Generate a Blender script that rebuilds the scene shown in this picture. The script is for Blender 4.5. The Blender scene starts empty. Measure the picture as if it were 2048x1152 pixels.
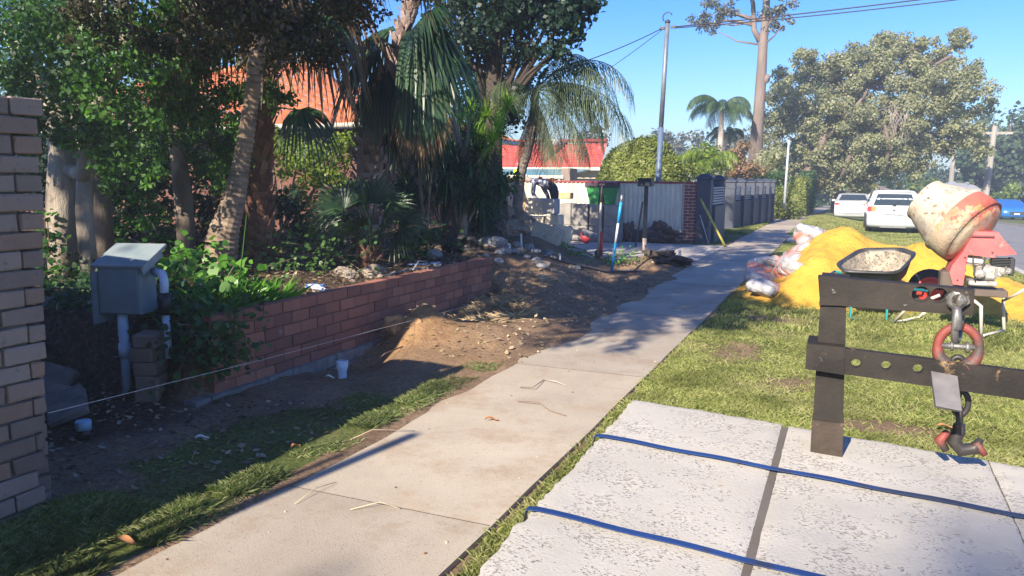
import bpy, bmesh, math, random
import numpy as np
from mathutils import Vector, Matrix, Euler
R=math.radians; PI=math.pi
rnd=random.Random(7); rg=np.random.default_rng(7)
sc=bpy.context.scene; C=sc.collection

# ------------------------------------------------------------------ camera, sky, sun
F=1550.; H=1.6; PITCH=R(8.0); ROLL=R(0.5); YAW=R(23.0)
fw=Vector((-math.sin(YAW)*math.cos(PITCH),math.cos(YAW)*math.cos(PITCH),-math.sin(PITCH)))
rt=Vector((math.cos(YAW),math.sin(YAW),0)); up=rt.cross(fw)
r2=rt*math.cos(ROLL)+up*math.sin(ROLL); u2=-rt*math.sin(ROLL)+up*math.cos(ROLL)
CAM=Vector((0,0,H))
cd=bpy.data.cameras.new('camera'); cam=bpy.data.objects.new('camera',cd); C.objects.link(cam)
cam.matrix_world=Matrix(((r2.x,u2.x,-fw.x,0),(r2.y,u2.y,-fw.y,0),(r2.z,u2.z,-fw.z,H),(0,0,0,1)))
cd.sensor_width=36; cd.lens=F*36/2048; cd.clip_end=3000; cd.clip_start=0.05
sc.camera=cam
SUN_EL=R(30); SUN_AZ=R(9.35)            # light travels towards +y turned 9.35 deg to +x
w=bpy.data.worlds.new("World"); sc.world=w; w.use_nodes=True
nt=w.node_tree; nt.nodes.clear()
sky=nt.nodes.new('ShaderNodeTexSky'); sky.sky_type='NISHITA'; sky.sun_disc=False
sky.sun_elevation=SUN_EL; sky.sun_rotation=PI+SUN_AZ; sky.ozone_density=5.0; sky.air_density=1.0; sky.dust_density=0.3
bg=nt.nodes.new('ShaderNodeBackground'); bg.inputs[1].default_value=0.11
wo=nt.nodes.new('ShaderNodeOutputWorld'); hs=nt.nodes.new('ShaderNodeHueSaturation'); hs.inputs['Saturation'].default_value=1.35; hs.inputs['Hue'].default_value=.517; hs.inputs['Value'].default_value=.88; nt.links.new(sky.outputs[0],hs.inputs['Color']); nt.links.new(hs.outputs[0],bg.inputs[0]); nt.links.new(bg.outputs[0],wo.inputs[0])
sd=bpy.data.lights.new('sun','SUN'); sd.energy=5.0; sd.angle=R(0.5); sd.color=(1.0,0.89,0.73)
so=bpy.data.objects.new('sun',sd); C.objects.link(so)
ldir=Vector((math.sin(SUN_AZ)*math.cos(SUN_EL),math.cos(SUN_AZ)*math.cos(SUN_EL),-math.sin(SUN_EL)))
so.rotation_euler=ldir.to_track_quat('-Z','Y').to_euler()
sc.view_settings.view_transform='Standard'; sc.view_settings.look='None'; sc.view_settings.exposure=1.4; sc.view_settings.gamma=1

# ------------------------------------------------------------------ helpers
def ray(px,py): return fw+r2*((px-1024)/F)+u2*((576-py)/F)
def aty(px,py,Y): d=ray(px,py); return CAM+d*(Y/d.y)
def atx(px,py,X): d=ray(px,py); return CAM+d*(X/d.x)
def gp(px,py,z=0.): d=ray(px,py); return CAM+d*((z-H)/d.z)
def ss(a,b,t):
    t=np.clip((np.asarray(t,dtype=float)-a)/(b-a),0,1); return t*t*(3-2*t)
def vnoise(x,y,s,seed=0):
    """cheap value noise, numpy, -1..1"""
    x=np.asarray(x,dtype=float)/s; y=np.asarray(y,dtype=float)/s
    xi=np.floor(x); yi=np.floor(y); xf=x-xi; yf=y-yi
    def h(a,b):
        v=np.sin(a*127.1+b*311.7+seed*74.7)*43758.5453; return (v-np.floor(v))*2-1
    u=xf*xf*(3-2*xf); v=yf*yf*(3-2*yf)
    return (h(xi,yi)*(1-u)+h(xi+1,yi)*u)*(1-v)+(h(xi,yi+1)*(1-u)+h(xi+1,yi+1)*u)*v
def gz(x,y):
    return -0.3*ss(16,30,y)*ss(-1.2,1.2,x)-0.022*np.clip(np.asarray(y,dtype=float)-36,0,90)
def gauss(x,y,cx,cy,rx,ry): return np.exp(-((x-cx)/rx)**2-((y-cy)/ry)**2)
def hgt(x,y,rough=True):
    x=np.asarray(x,dtype=float); y=np.asarray(y,dtype=float)
    z=gz(x,y)
    # raised garden bed on the left
    wob=0.25*vnoise(x,y,1.3,3)
    bed1=ss(-4.19,-4.32,x)*ss(4.0,4.3,y)*(1-ss(9.15,9.35,y))
    bed0=ss(-5.2,-6.0,x+wob*.5)*(1-ss(4.0,4.4,y))*ss(2.6,3.2,y)
    bed2=ss(-3.35,-5.0,x+wob)*ss(9.1,9.4,y)
    fade=(1-ss(12.2,15.2,y+wob))
    lvl=0.50+0.35*gauss(x,y,-6.6,13.8,2.0,2.2)
    z=z+np.maximum(np.maximum(bed0*.9,bed1),bed2)*lvl*fade
    z=z+0.35*ss(-6.2,-7.6,x)*(1-ss(16,19,y))*ss(12.2,15,y)
    z=z+0.30*gauss(x,y,-3.75,6.55,.22,.30)+0.15*gauss(x,y,-3.35,6.75,.55,.7)+.07*gauss(x,y,-3.0,7.6,.5,.6)
    z=z-0.22*gauss(x,y,-3.92,5.75,.22,.45)
    z=z+0.10*gauss(x,y,-3.6,8.6,.5,.5)+.1*gauss(x,y,-3.5,9.9,.6,.5)+.24*gauss(x,y,-4.0,10.3,.75,1.5)+.06*gauss(x,y,-3.1,9.2,.3,.2)
    z=z+0.16*gauss(x,y,-3.35,14.6,.5,.5)-0.12*gauss(x,y,-3.25,13.7,.5,.25)+.07*gauss(x,y,-2.8,13.6,.6,.5)
    z=z-0.05*gauss(x,y,-4.6,3.2,.5,.8)
    if rough:
        d=dirtw(x,y)
        near=(1-ss(20,26,y))
        n=vnoise(x,y,.45,1)*.5+vnoise(x,y,.17,2)*.35+vnoise(x,y,.08,5)*.25
        z=z+near*d*(0.035+.03*ss(8.5,9.5,y)*(1-ss(12.5,13.5,y)))*n+near*(1-d)*0.012*vnoise(x,y,.7,9)
        b=np.maximum(bed1,bed2)*fade
        z=z+b*0.05*n
    # paved strips: keep the soil a little lower than the slabs
    ins=ss(-2.72,-2.58,x)*(1-ss(-1.43,-1.36,x))
    cover=(ss(5.2,6.6,y)*(1-ss(12.5,13.6,y)))*(1-ss(-2.58,-2.30,x+.14*vnoise(x,y,.6,8)+.05*vnoise(x,y,.15,18)))*0.048
    cover=np.maximum(cover,(1-ss(-2.60,-2.46,x+.06*vnoise(x,y,.4,48)))*.046*ss(1.8,2.4,y)*(y<13))
    z=np.where((ins>0)&(y<24.8),z*(1-ins)+ins*(gz(x,y)-0.03+cover),z)
    drv=ss(14.7,15.0,y)*(1-ss(19.6,19.9,y))*ss(-9.3,-9.1,x)*(1-ss(-2.6,-2.5,x))
    z=z*(1-drv)+drv*-0.06
    cr=ss(21.7,21.9,y)*(1-ss(24.4,24.6,y))*ss(-1.5,-1.4,x)
    z=z-cr*.05
    rd=ss(2.98,3.06,x)*(1-ss(9.0,9.2,x))
    z=z-rd*.22
    return z
def dirtw(x,y):
    """1 = bare soil, 0 = grass"""
    x=np.asarray(x,dtype=float); y=np.asarray(y,dtype=float)
    n=.35*vnoise(x,y,.5,11)+.2*vnoise(x,y,.2,12)
    left=1-ss(-2.75,-2.45,x+.1*n-.45*ss(4.8,5.6,y)*(1-ss(13.5,14.5,y)))
    # grassy strip beside the path in the foreground
    g=ss(-3.75,-3.4,x+n*.5)*(1-ss(4.3,5.4,y+n))
    g=np.maximum(g,(1-ss(2.2,3.0,y+n))*.9)
    far=ss(19.5,20.5,y)
    d=left*(1-g*np.clip(.8+n*1.5,.15,1))*(1-far)
    d=np.maximum(d,ss(-2.74,-2.64,x+.1*n)*(x<-2.0)*(y<24))
    bare=np.maximum(gauss(x,y,-.85,7.4,.6,1.2),np.maximum(gauss(x,y,-.25,6.4,.6,.45),np.maximum(gauss(x,y,.35,5.5,.7,.3),gauss(x,y,-.6,9.4,.7,.6))))
    d=np.maximum(d,np.clip(bare*1.1+n*.5-.35,0,.75))
    d=np.maximum(d,.8*gauss(x,y,-.9,31.5,.9,2.0)*(y>25))
    d=np.maximum(d,.8*np.clip(gauss(x,y,.6,38,2.2,3.4),0,1))
    d=np.maximum(d,ss(-1.58,-1.42,x)*(1-ss(-1.40,-1.30,x+.1*n))*.7)
    return np.clip(d,0,1)
def hz(x,y): return float(hgt(x,y))

class M:
    def __init__(s): s.v=[]; s.f=[]; s.sm=[]
    def add(s,vs,fs,smooth=False):
        o=len(s.v); s.v.extend([tuple(q) for q in vs]); s.f.extend([tuple(i+o for i in q) for q in fs]); s.sm.extend([smooth]*len(fs)); return s
    def box(s,c,d,rot=None,bev=0.0,jit=0.0,taper=1.0):
        x,y,z=[q/2 for q in d]; b=min(bev,x*.9,y*.9,z*.9)
        Mx=rot if isinstance(rot,Matrix) else (Euler(rot).to_matrix() if rot else Matrix.Identity(3)); c=Vector(c)
        if b<=0:
            pts=[Vector((sx*x*(taper if sz<0 else 1),sy*y*(taper if sz<0 else 1),sz*z)) for sz in(-1,1) for sy in(-1,1) for sx in(-1,1)]
            fs=[(0,2,3,1),(4,5,7,6),(0,1,5,4),(2,6,7,3),(0,4,6,2),(1,3,7,5)]
        else:
            pts=[];idx={}
            for sx in(-1,1):
                for sy in(-1,1):
                    for sz in(-1,1):
                        tp=taper if sz<0 else 1
                        for k,(ax) in enumerate(((x,y-b,z-b),(x-b,y,z-b),(x-b,y-b,z))):
                            idx[(sx,sy,sz,k)]=len(pts); pts.append(Vector((sx*ax[0]*tp,sy*ax[1]*tp,sz*ax[2])))
            fs=[]
            def q(keys): fs.append(tuple(idx[k] for k in keys))
            for sx in(-1,1):
                k=[(sx,-1,-1,0),(sx,1,-1,0),(sx,1,1,0),(sx,-1,1,0)]; q(k if sx>0 else k[::-1])
            for sy in(-1,1):
                k=[(-1,sy,-1,1),(-1,sy,1,1),(1,sy,1,1),(1,sy,-1,1)]; q(k if sy>0 else k[::-1])
            for sz in(-1,1):
                k=[(-1,-1,sz,2),(1,-1,sz,2),(1,1,sz,2),(-1,1,sz,2)]; q(k if sz>0 else k[::-1])
            for sy in(-1,1):
                for sz in(-1,1):
                    k=[(-1,sy,sz,1),(1,sy,sz,1),(1,sy,sz,2),(-1,sy,sz,2)]; q(k if sy*sz<0 else k[::-1])
            for sx in(-1,1):
                for sz in(-1,1):
                    k=[(sx,-1,sz,0),(sx,1,sz,0),(sx,1,sz,2),(sx,-1,sz,2)]; q(k if sx*sz>0 else k[::-1])
                for sy in(-1,1):
                    k=[(sx,sy,-1,0),(sx,sy,1,0),(sx,sy,1,1),(sx,sy,-1,1)]; q(k if sx*sy>0 else k[::-1])
            for sx in(-1,1):
                for sy in(-1,1):
                    for sz in(-1,1):
                        k=[(sx,sy,sz,0),(sx,sy,sz,1),(sx,sy,sz,2)]; q(k if sx*sy*sz>0 else k[::-1])
        if jit: pts=[p+Vector((rnd.uniform(-jit,jit),rnd.uniform(-jit,jit),rnd.uniform(-jit,jit))) for p in pts]
        return s.add([c+Mx@p for p in pts],fs)
    def tube(s,pts,rad,n=8,cap=True,smooth=True,flat=None):
        pts=[Vector(p) for p in pts]; k=len(pts)
        if not hasattr(rad,'__len__'): rad=[rad]*k
        vs=[];ref=None
        for i,p in enumerate(pts):
            t=(pts[min(i+1,k-1)]-pts[max(i-1,0)])
            if t.length<1e-9: t=Vector((0,0,1))
            t.normalize()
            if ref is None:
                ref=Vector((0,0,1)).cross(t)
                if ref.length<.2: ref=Vector((1,0,0)).cross(t)
            ref=(ref-t*ref.dot(t)).normalized(); b=t.cross(ref)
            for j in range(n):
                a=2*PI*j/n; vs.append(p+(ref*math.cos(a)+b*math.sin(a)*(flat or 1))*rad[i])
        fs=[(i*n+j,i*n+(j+1)%n,(i+1)*n+(j+1)%n,(i+1)*n+j) for i in range(k-1) for j in range(n)]
        if cap: fs+= [tuple(range(n))[::-1],tuple((k-1)*n+j for j in range(n))]
        return s.add(vs,fs,smooth)
    def lathe(s,prof,c=(0,0,0),axis=(0,0,1),n=24,smooth=True,wob=0):
        a=Vector(axis).normalized(); r=a.orthogonal().normalized(); b=a.cross(r); c=Vector(c); vs=[]
        for (rad,t) in prof:
            for j in range(n):
                q=2*PI*j/n; rr=rad*(1+wob*rnd.uniform(-1,1)); vs.append(c+a*t+(r*math.cos(q)+b*math.sin(q))*rr)
        k=len(prof)
        fs=[(i*n+j,i*n+(j+1)%n,(i+1)*n+(j+1)%n,(i+1)*n+j) for i in range(k-1) for j in range(n)]
        return s.add(vs,fs,smooth)
    def prism(s,pts,d,holes=None):
        """closed outline pts (3-D, planar) extruded by vector d"""
        d=Vector(d); n=len(pts); p=[Vector(q) for q in pts]
        vs=p+[q+d for q in p]
        fs=[tuple(range(n))[::-1],tuple(range(n,2*n))]+[(i,(i+1)%n,n+(i+1)%n,n+i) for i in range(n)]
        return s.add(vs,fs)
    def rock(s,c,r,seed=0,n=10,sub=2,rough=.25):
        bm=bmesh.new(); bmesh.ops.create_icosphere(bm,subdivisions=sub,radius=1)
        q=random.Random(seed); offs=[Vector((q.gauss(0,1),q.gauss(0,1),q.gauss(0,1))).normalized() for _ in range(n)]; lim=[q.uniform(.62,.95) for _ in range(n)]
        c=Vector(c); vs=[]
        for v in bm.verts:
            p=v.co.copy()
            for o,l in zip(offs,lim):
                dd=p.dot(o)
                if dd>l: p-=o*(dd-l)
            p*=1+rough*.25*q.uniform(-1,1)+rough*.45*float(vnoise(p.x*2+seed,p.y*2+p.z*3.1,.9,seed))+rough*.3*float(vnoise(p.x+p.z*1.7,p.y*2+seed,.33,seed+1)); vs.append(c+Vector((p.x*r[0],p.y*r[1],p.z*r[2])))
        fs=[[v.index for v in f.verts] for f in bm.faces]; bm.free(); return s.add(vs,fs)
    def obj(s,name,mat,parent=None,loc=None,local=False,smooth=None):
        return link_mesh(name,s.v,s.f,mat,parent,loc,local,s.sm if smooth is None else [smooth]*len(s.f))
def wl(o):
    v=Vector((0,0,0))
    while o is not None: v+=o.location; o=o.parent
    return v
def link_mesh(name,vs,fs,mat,parent=None,loc=None,local=False,sm=None):
    me=bpy.data.meshes.new(name); off=Vector((0,0,0))
    if not local:
        off=wl(parent) if parent is not None else (Vector(loc) if loc is not None else off)
    if isinstance(vs,np.ndarray):
        nv=len(vs); k=fs.shape[1]; nf=len(fs)
        me.vertices.add(nv); me.vertices.foreach_set('co',(vs-np.array(off)).astype(np.float32).ravel())
        me.loops.add(nf*k); me.loops.foreach_set('vertex_index',fs.astype(np.int32).ravel())
        me.polygons.add(nf); me.polygons.foreach_set('loop_start',np.arange(0,nf*k,k,dtype=np.int32)); me.polygons.foreach_set('loop_total',np.full(nf,k,dtype=np.int32))
        me.update(calc_edges=True)
        if sm is not None and sm is True: me.polygons.foreach_set('use_smooth',np.ones(nf,dtype=bool))
    else:
        me.from_pydata([tuple(Vector(v)-off) for v in vs],[],fs)
        if sm is not None and any(sm): me.polygons.foreach_set('use_smooth',sm)
        me.update()
    o=bpy.data.objects.new(name,me); C.objects.link(o)
    if parent is not None: o.parent=parent
    elif loc is not None: o.location=loc
    if mat is not None: me.materials.append(mat)
    return o
def thing(name,label,cat,loc=(0,0,0),group=None,rotz=0):
    o=bpy.data.objects.new(name,None); o.empty_display_size=.2; C.objects.link(o); o.location=loc; o.rotation_euler=(0,0,rotz)
    return tag(o,label,cat,group)
def tag(o,label,cat,group=None):
    o['label']=label; o['category']=cat
    if group: o['group']=group
    return o
def struct(o): o['kind']='structure'; return o
def stuff(o,label=None,cat=None):
    o['kind']='stuff'
    if label: o['label']=label; o['category']=cat
    return o
def dup(root,loc,rotz=0,label=None,scale=None):
    r=root.copy(); C.objects.link(r); r.location=loc; r.rotation_euler=(0,0,rotz)
    if scale: r.scale=(scale,)*3
    if label: r['label']=label
    for ch in list(root.children):
        c=ch.copy(); C.objects.link(c); c.parent=r
        for g in ch.children:
            d=g.copy(); C.objects.link(d); d.parent=c
    return r

# ------------------------------------------------------------------ materials
def newmat(name):
    m=bpy.data.materials.new(name); m.use_nodes=True; t=m.node_tree; t.nodes.clear()
    out=t.nodes.new('ShaderNodeOutputMaterial'); b=t.nodes.new('ShaderNodeBsdfPrincipled'); t.links.new(b.outputs[0],out.inputs[0])
    return m,t,b,out
def ramp(t,fac,stops):
    r=t.nodes.new('ShaderNodeValToRGB'); e=r.color_ramp.elements
    while len(e)<len(stops): e.new(.5)
    for i,(p,c) in enumerate(stops): e[i].position=p; e[i].color=(*c,1)
    t.links.new(fac,r.inputs[0]); return r.outputs[0]
def noise(t,co,scale,detail=4,rough=.6,sc3=None):
    if sc3:
        mp=t.nodes.new('ShaderNodeMapping'); mp.inputs['Scale'].default_value=sc3; t.links.new(co,mp.inputs[0]); co=mp.outputs[0]
    n=t.nodes.new('ShaderNodeTexNoise'); n.inputs['Scale'].default_value=scale; n.inputs['Detail'].default_value=detail; n.inputs['Roughness'].default_value=rough
    t.links.new(co,n.inputs['Vector']); return n.outputs['Fac']
def mix(t,a,b,fac,mode='MIX'):
    m=t.nodes.new('ShaderNodeMix'); m.data_type='RGBA'; m.blend_type=mode
    for s,v in ((m.inputs['Factor'],fac),(m.inputs[6],a),(m.inputs[7],b)):
        if hasattr(v,'links') or hasattr(v,'is_linked'): t.links.new(v,s)
        elif isinstance(v,(int,float)): s.default_value=v
        else: s.default_value=(*v,1)
    return m.outputs[2]
def bump(t,b,h,dist,strength=1.0):
    n=t.nodes.new('ShaderNodeBump'); n.inputs['Distance'].default_value=dist; n.inputs['Strength'].default_value=strength
    t.links.new(h,n.inputs['Height']); t.links.new(n.outputs[0],b.inputs['Normal']); return n
def sep(t,co):
    s=t.nodes.new('ShaderNodeSeparateXYZ'); t.links.new(co,s.inputs[0]); return s.outputs
def math_(t,op,a,b=None,c=None):
    m=t.nodes.new('ShaderNodeMath'); m.operation=op
    for i,v in enumerate((a,b,c)):
        if v is None: continue
        if isinstance(v,(int,float)): m.inputs[i].default_value=v
        else: t.links.new(v,m.inputs[i])
    return m.outputs[0]
def pm(name,c1,c2,scale=8,rough=.8,bd=0.0,bs=None,metal=0,spots=None,island=None,lo=.35,hi=.65,sc3=None,coat=0,detail=4,rvar=0,spec=.5):
    m,t,b,_=newmat(name); co=t.nodes.new('ShaderNodeTexCoord').outputs['Object']
    col=ramp(t,noise(t,co,scale,detail,.6,sc3),[(lo,c1),(hi,c2)])
    if island:
        g=t.nodes.new('ShaderNodeNewGeometry'); col2=ramp(t,g.outputs['Random Per Island'],island); col=mix(t,col,col2,.72)
    if spots:
        for (c,s,p0,p1) in spots:
            f=ramp(t,noise(t,co,s,5,.65),[(p0,(0,0,0)),(p1,(1,1,1))]); col=mix(t,col,c,f)
    t.links.new(col,b.inputs['Base Color']); b.inputs['Roughness'].default_value=rough; b.inputs['Metallic'].default_value=metal
    if rvar:
        rr=t.nodes.new('ShaderNodeMapRange'); rr.inputs[3].default_value=rough-rvar; rr.inputs[4].default_value=rough+rvar; t.links.new(noise(t,co,scale*2,4),rr.inputs[0]); t.links.new(rr.outputs[0],b.inputs['Roughness'])
    if coat: b.inputs['Coat Weight'].default_value=coat
    if bd: bump(t,b,noise(t,co,bs or scale*4,5,.7,sc3),bd)
    b.inputs['Specular IOR Level'].default_value=spec
    return m
def leafm(name,cols,trans=.3,rough=.45,spec=.4,straw=None):
    m,t,b,out=newmat(name); g=t.nodes.new('ShaderNodeNewGeometry'); k=len(cols)
    col=ramp(t,g.outputs['Random Per Island'],[(i/(k-1) if k>1 else 0,c) for i,c in enumerate(cols)])
    co=t.nodes.new('ShaderNodeTexCoord').outputs['Object']
    col=mix(t,col,tuple(x*.55 for x in cols[0]),ramp(t,noise(t,co,1.6,3),[(.42,(0,0,0)),(.68,(.8,.8,.8))]))
    if straw: col=mix(t,col,straw,ramp(t,noise(t,co,1.1,5,.7),[(.50,(0,0,0)),(.66,(.55,.55,.55))]))
    t.links.new(col,b.inputs['Base Color']); b.inputs['Roughness'].default_value=rough; b.inputs['Specular IOR Level'].default_value=spec
    tr=t.nodes.new('ShaderNodeBsdfTranslucent'); t.links.new(mix(t,col,(1.6,1.9,.6),1,'MULTIPLY'),tr.inputs[0])
    ms=t.nodes.new('ShaderNodeMixShader'); ms.inputs[0].default_value=trans; t.links.new(b.outputs[0],ms.inputs[1]); t.links.new(tr.outputs[0],ms.inputs[2]); t.links.new(ms.outputs[0],out.inputs[0])
    return m
def flat(name,c,rough=.5,metal=0,coat=0,dirt=.25):
    m,t,b,_=newmat(name); co=t.nodes.new('ShaderNodeTexCoord').outputs['Object']
    col=ramp(t,noise(t,co,6,5,.7),[(.3,tuple(x*(1-dirt) for x in c)),(.7,c)])
    t.links.new(col,b.inputs['Base Color']); b.inputs['Roughness'].default_value=rough; b.inputs['Metallic'].default_value=metal; b.inputs['Coat Weight'].default_value=coat
    return m

# ground
def ground_material():
    m,t,b,_=newmat('ground'); co=t.nodes.new('ShaderNodeTexCoord').outputs['Object']
    at=t.nodes.new('ShaderNodeVertexColor'); at.layer_name='zone'; s=t.nodes.new('ShaderNodeSeparateColor'); t.links.new(at.outputs[0],s.inputs[0])
    grass=mix(t,ramp(t,noise(t,co,1.3,5),[(.35,(.10,.13,.035)),(.5,(.15,.18,.05)),(.68,(.24,.22,.10))]),(.05,.07,.02),ramp(t,noise(t,co,45,4),[(.4,(.7,.7,.7)),(.6,(0,0,0))]))
    dirt=mix(t,ramp(t,noise(t,co,2.2,6,.7),[(.3,(.17,.115,.075)),(.5,(.30,.20,.125)),(.7,(.42,.29,.18))]),(.10,.075,.055),ramp(t,noise(t,co,30,6,.75),[(.35,(.75,.75,.75)),(.55,(0,0,0))]))
    mulch=mix(t,ramp(t,noise(t,co,22,6,.8),[(.35,(.022,.018,.014)),(.5,(.07,.05,.035)),(.68,(.20,.14,.09))]),(.26,.23,.19),ramp(t,noise(t,co,60,3,.6),[(.62,(0,0,0)),(.7,(.6,.6,.6))]))
    orange=ramp(t,noise(t,co,9,6,.7),[(.3,(.20,.11,.055)),(.7,(.42,.26,.13))])
    nb=noise(t,co,7,5,.7)
    fac=math_(t,'ADD',s.outputs[0],math_(t,'MULTIPLY',math_(t,'SUBTRACT',nb,.5),.8))
    f1=ramp(t,fac,[(.4,(0,0,0)),(.6,(1,1,1))])
    c=mix(t,grass,dirt,f1); c=mix(t,c,mulch,s.outputs[1]); c=mix(t,c,orange,s.outputs[2])
    t.links.new(c,b.inputs['Base Color']); b.inputs['Roughness'].default_value=.95; b.inputs['Specular IOR Level'].default_value=.15
    bump(t,b,noise(t,co,40,7,.75),.03,.9)
    return m
def concrete(name,c1,c2,stain=(.30,.20,.12),bs=120):
    m,t,b,_=newmat(name); co=t.nodes.new('ShaderNodeTexCoord').outputs['Object']
    col=ramp(t,noise(t,co,.9,6,.65),[(.3,c1),(.7,c2)])
    col=mix(t,col,stain,ramp(t,noise(t,co,1.7,7,.75),[(.50,(0,0,0)),(.70,(.75,.75,.75))]))
    col=mix(t,col,tuple(x*.45 for x in c1),ramp(t,noise(t,co,90,3,.6),[(.60,(0,0,0)),(.70,(.7,.7,.7))]))
    g=t.nodes.new('ShaderNodeNewGeometry'); col=mix(t,col,ramp(t,g.outputs['Random Per Island'],[(0,(.82,.82,.82)),(1,(1.12,1.1,1.06))]),1,'MULTIPLY')
    t.links.new(col,b.inputs['Base Color']); b.inputs['Roughness'].default_value=.9
    bump(t,b,noise(t,co,bs,6,.7),.0035,.8); return m
MG=ground_material()
MPATH=concrete('path_concrete',(.33,.28,.22),(.47,.41,.325))
MDRV=concrete('driveway_concrete',(.33,.30,.26),(.44,.41,.36))
MASPH=pm('asphalt',(.16,.155,.15),(.24,.235,.23),3,.85,.004,200,spots=[((.09,.09,.09),60,.58,.66)])
MKERB=concrete('kerb_concrete',(.36,.34,.31),(.46,.44,.41))

# ------------------------------------------------------------------ the ground, path, drive, road, hills
def axis_vals(a,b,lo,hi,step,grow):
    v=list(np.arange(lo,hi+1e-6,step)); s=step
    while v[-1]<b: s*=grow; v.append(v[-1]+s)
    s=step; w_=[]; q=lo
    while q>a: s*=grow; q-=s; w_.append(q)
    return np.array(w_[::-1]+v)
xs=axis_vals(-300,300,-8.5,3.4,.07,1.12); ys=axis_vals(-25,330,1.2,16.5,.07,1.07)
X,Y=np.meshgrid(xs,ys); Z=hgt(X,Y)
nx,ny=len(xs),len(ys); V=np.stack([X.ravel(),Y.ravel(),Z.ravel()],1)
I=(np.arange(ny-1)[:,None]*nx+np.arange(nx-1)[None,:]).ravel(); FQ=np.stack([I,I+1,I+nx+1,I+nx],1)
ground=link_mesh('ground',V,FQ,MG,sm=True); struct(ground)
D=dirtw(X,Y); wob=.3*vnoise(X,Y,.6,21)
mul=np.maximum(ss(-4.2,-4.5,X+wob*.4)*ss(3.9,4.3,Y)*(1-ss(9,9.6,Y)), ss(-3.9,-4.9,X+wob)*ss(8.8,9.8,Y)*(1-ss(15,17,Y))*.3)
mul=np.maximum(mul,ss(-3.9,-4.4,X+wob)*(1-ss(4.0,4.6,Y))*.95); mul=np.maximum(mul,ss(-5.5,-7,X)*(1-ss(14,16,Y)))
org=np.clip(1.2*gauss(X,Y,-3.75,6.5,.35,.45)+.8*gauss(X,Y,-2.9,13.4,.8,.5)+.25*gauss(X,Y,-3.6,8.5,.8,1.6)+.35*gauss(X,Y,-3.1,6.4,.6,1.2)+wob*.3*gauss(X,Y,-3.3,7,1,2),0,1)
ca=ground.data.color_attributes.new('zone','FLOAT_COLOR','POINT')
ca.data.foreach_set('color',np.stack([D.ravel(),np.clip(mul,0,1).ravel(),org.ravel(),np.ones(nx*ny)],1).astype(np.float32).ravel())

m=M(); y=-5.9
while y<120:
    L=3.0 if y<60 else 6; n=6 if y<20 else 2; g=.0006
    x0,x1=-2.6,-1.41
    for i in range(n):
        pass
    ya,yb=y+g/2,y+L-g/2; seg=[ya+(yb-ya)*i/n for i in range(n+1)]
    vs=[]
    for q in seg:
        z=float(gz(-2,q))
        j0=.012*float(vnoise(q,3,.4,4)); j1=.012*float(vnoise(q,9,.4,4))
        vs+=[(x0+j0,q,z+.006),(x1+j1,q,z+.006),(x0+j0,q,z-.08),(x1+j1,q,z-.08)]
    fs=[(0,2,3,1),(4*n,4*n+1,4*n+3,4*n+2)]
    for i in range(n):
        a=4*i; fs+=[(a,a+1,a+5,a+4),(a+1,a+3,a+7,a+5),(a+2,a,a+4,a+6)]
    m.add(vs,fs); y+=L
struct(m.obj('footpath',MPATH))
m=M(); y=-5.9
while y<60:
    y+=3.0; z=float(gz(-2,y)); m.box((-2.005,y,z-.014),(1.17,.0045,.0435))
struct(m.obj('footpath_joints',flat('joint_dirt',(.10,.075,.055),.95)))
m=M()
for (xa,xb) in ((-9.0,-5.85),(-5.83,-2.62)):
    for (ya,yb) in ((15.0,17.3),(17.315,19.7)):
        m.box(((xa+xb)/2,(ya+yb)/2,-.04),(xb-xa,yb-ya,.09))
struct(m.obj('driveway',MDRV))
m=M()
for i in range(5):
    xa=-1.38+i*.87; xb=xa+.86
    za,zb=float(gz(xa,23)),float(gz(xb,23))
    m.add([(xa,21.9,float(gz(xa,21.9))+.012),(xb,21.9,float(gz(xb,21.9))+.012),(xb,24.4,float(gz(xb,24.4))+.012),(xa,24.4,float(gz(xa,24.4))+.012)],[(0,1,2,3)])
struct(m.obj('crossover',MDRV))
m=M(); yy=list(np.arange(-8,40,4))+list(np.arange(40,300,20)); cols=[3.22,5,7,8.95]
vs=[]
for q in yy:
    for x_ in cols: vs.append((x_,q,float(gz(min(x_,3),q))-.12+.03*math.sin((x_-3.2)/5.75*PI)))
m.add(vs,[(i*4+j,i*4+j+1,i*4+j+5,i*4+j+4) for i in range(len(yy)-1) for j in range(3)],True)
struct(m.obj('road',MASPH))
for (xa,xb) in ((3.02,3.22),(8.95,9.15)):
    m=M()
    for i in range(len(yy)-1):
        a,b_=yy[i],yy[i+1]-.015
        za,zb=float(gz(3,a)),float(gz(3,b_)); t0=.01
        if abs((a+b_)/2-22)<3 and xa<4: t0=-.08
        vs=[(xa,a,za+t0),(xb,a,za+t0-.02),(xb,a,za-.25),(xa,a,za-.25),(xa,b_,zb+t0),(xb,b_,zb+t0-.02),(xb,b_,zb-.25),(xa,b_,zb-.25)]
        m.add(vs,[(0,1,5,4),(1,2,6,5),(3,0,4,7),(0,3,2,1),(4,5,6,7)])
    struct(m.obj('kerb',MKERB))
# distant hills
m=M(); k=90; vs=[]
for i in range(k):
    a=-1.3+2.3*i/(k-1); r=300; x_=r*math.sin(a); y_=r*math.cos(a); hh=3.0+.9*math.sin(i*.31)+.6*math.sin(i*.83+1)
    vs+=[(x_,y_,-6),(x_,y_,hh),(x_*1.12,y_*1.12,-6)]
m.add(vs,[(3*i,3*i+3,3*i+4,3*i+1) for i in range(k-1)]+[(3*i+1,3*i+4,3*i+5,3*i+2) for i in range(k-1)],True)
struct(m.obj('hills',pm('hills',(.16,.20,.26),(.20,.24,.30),.01,1)))

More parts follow.
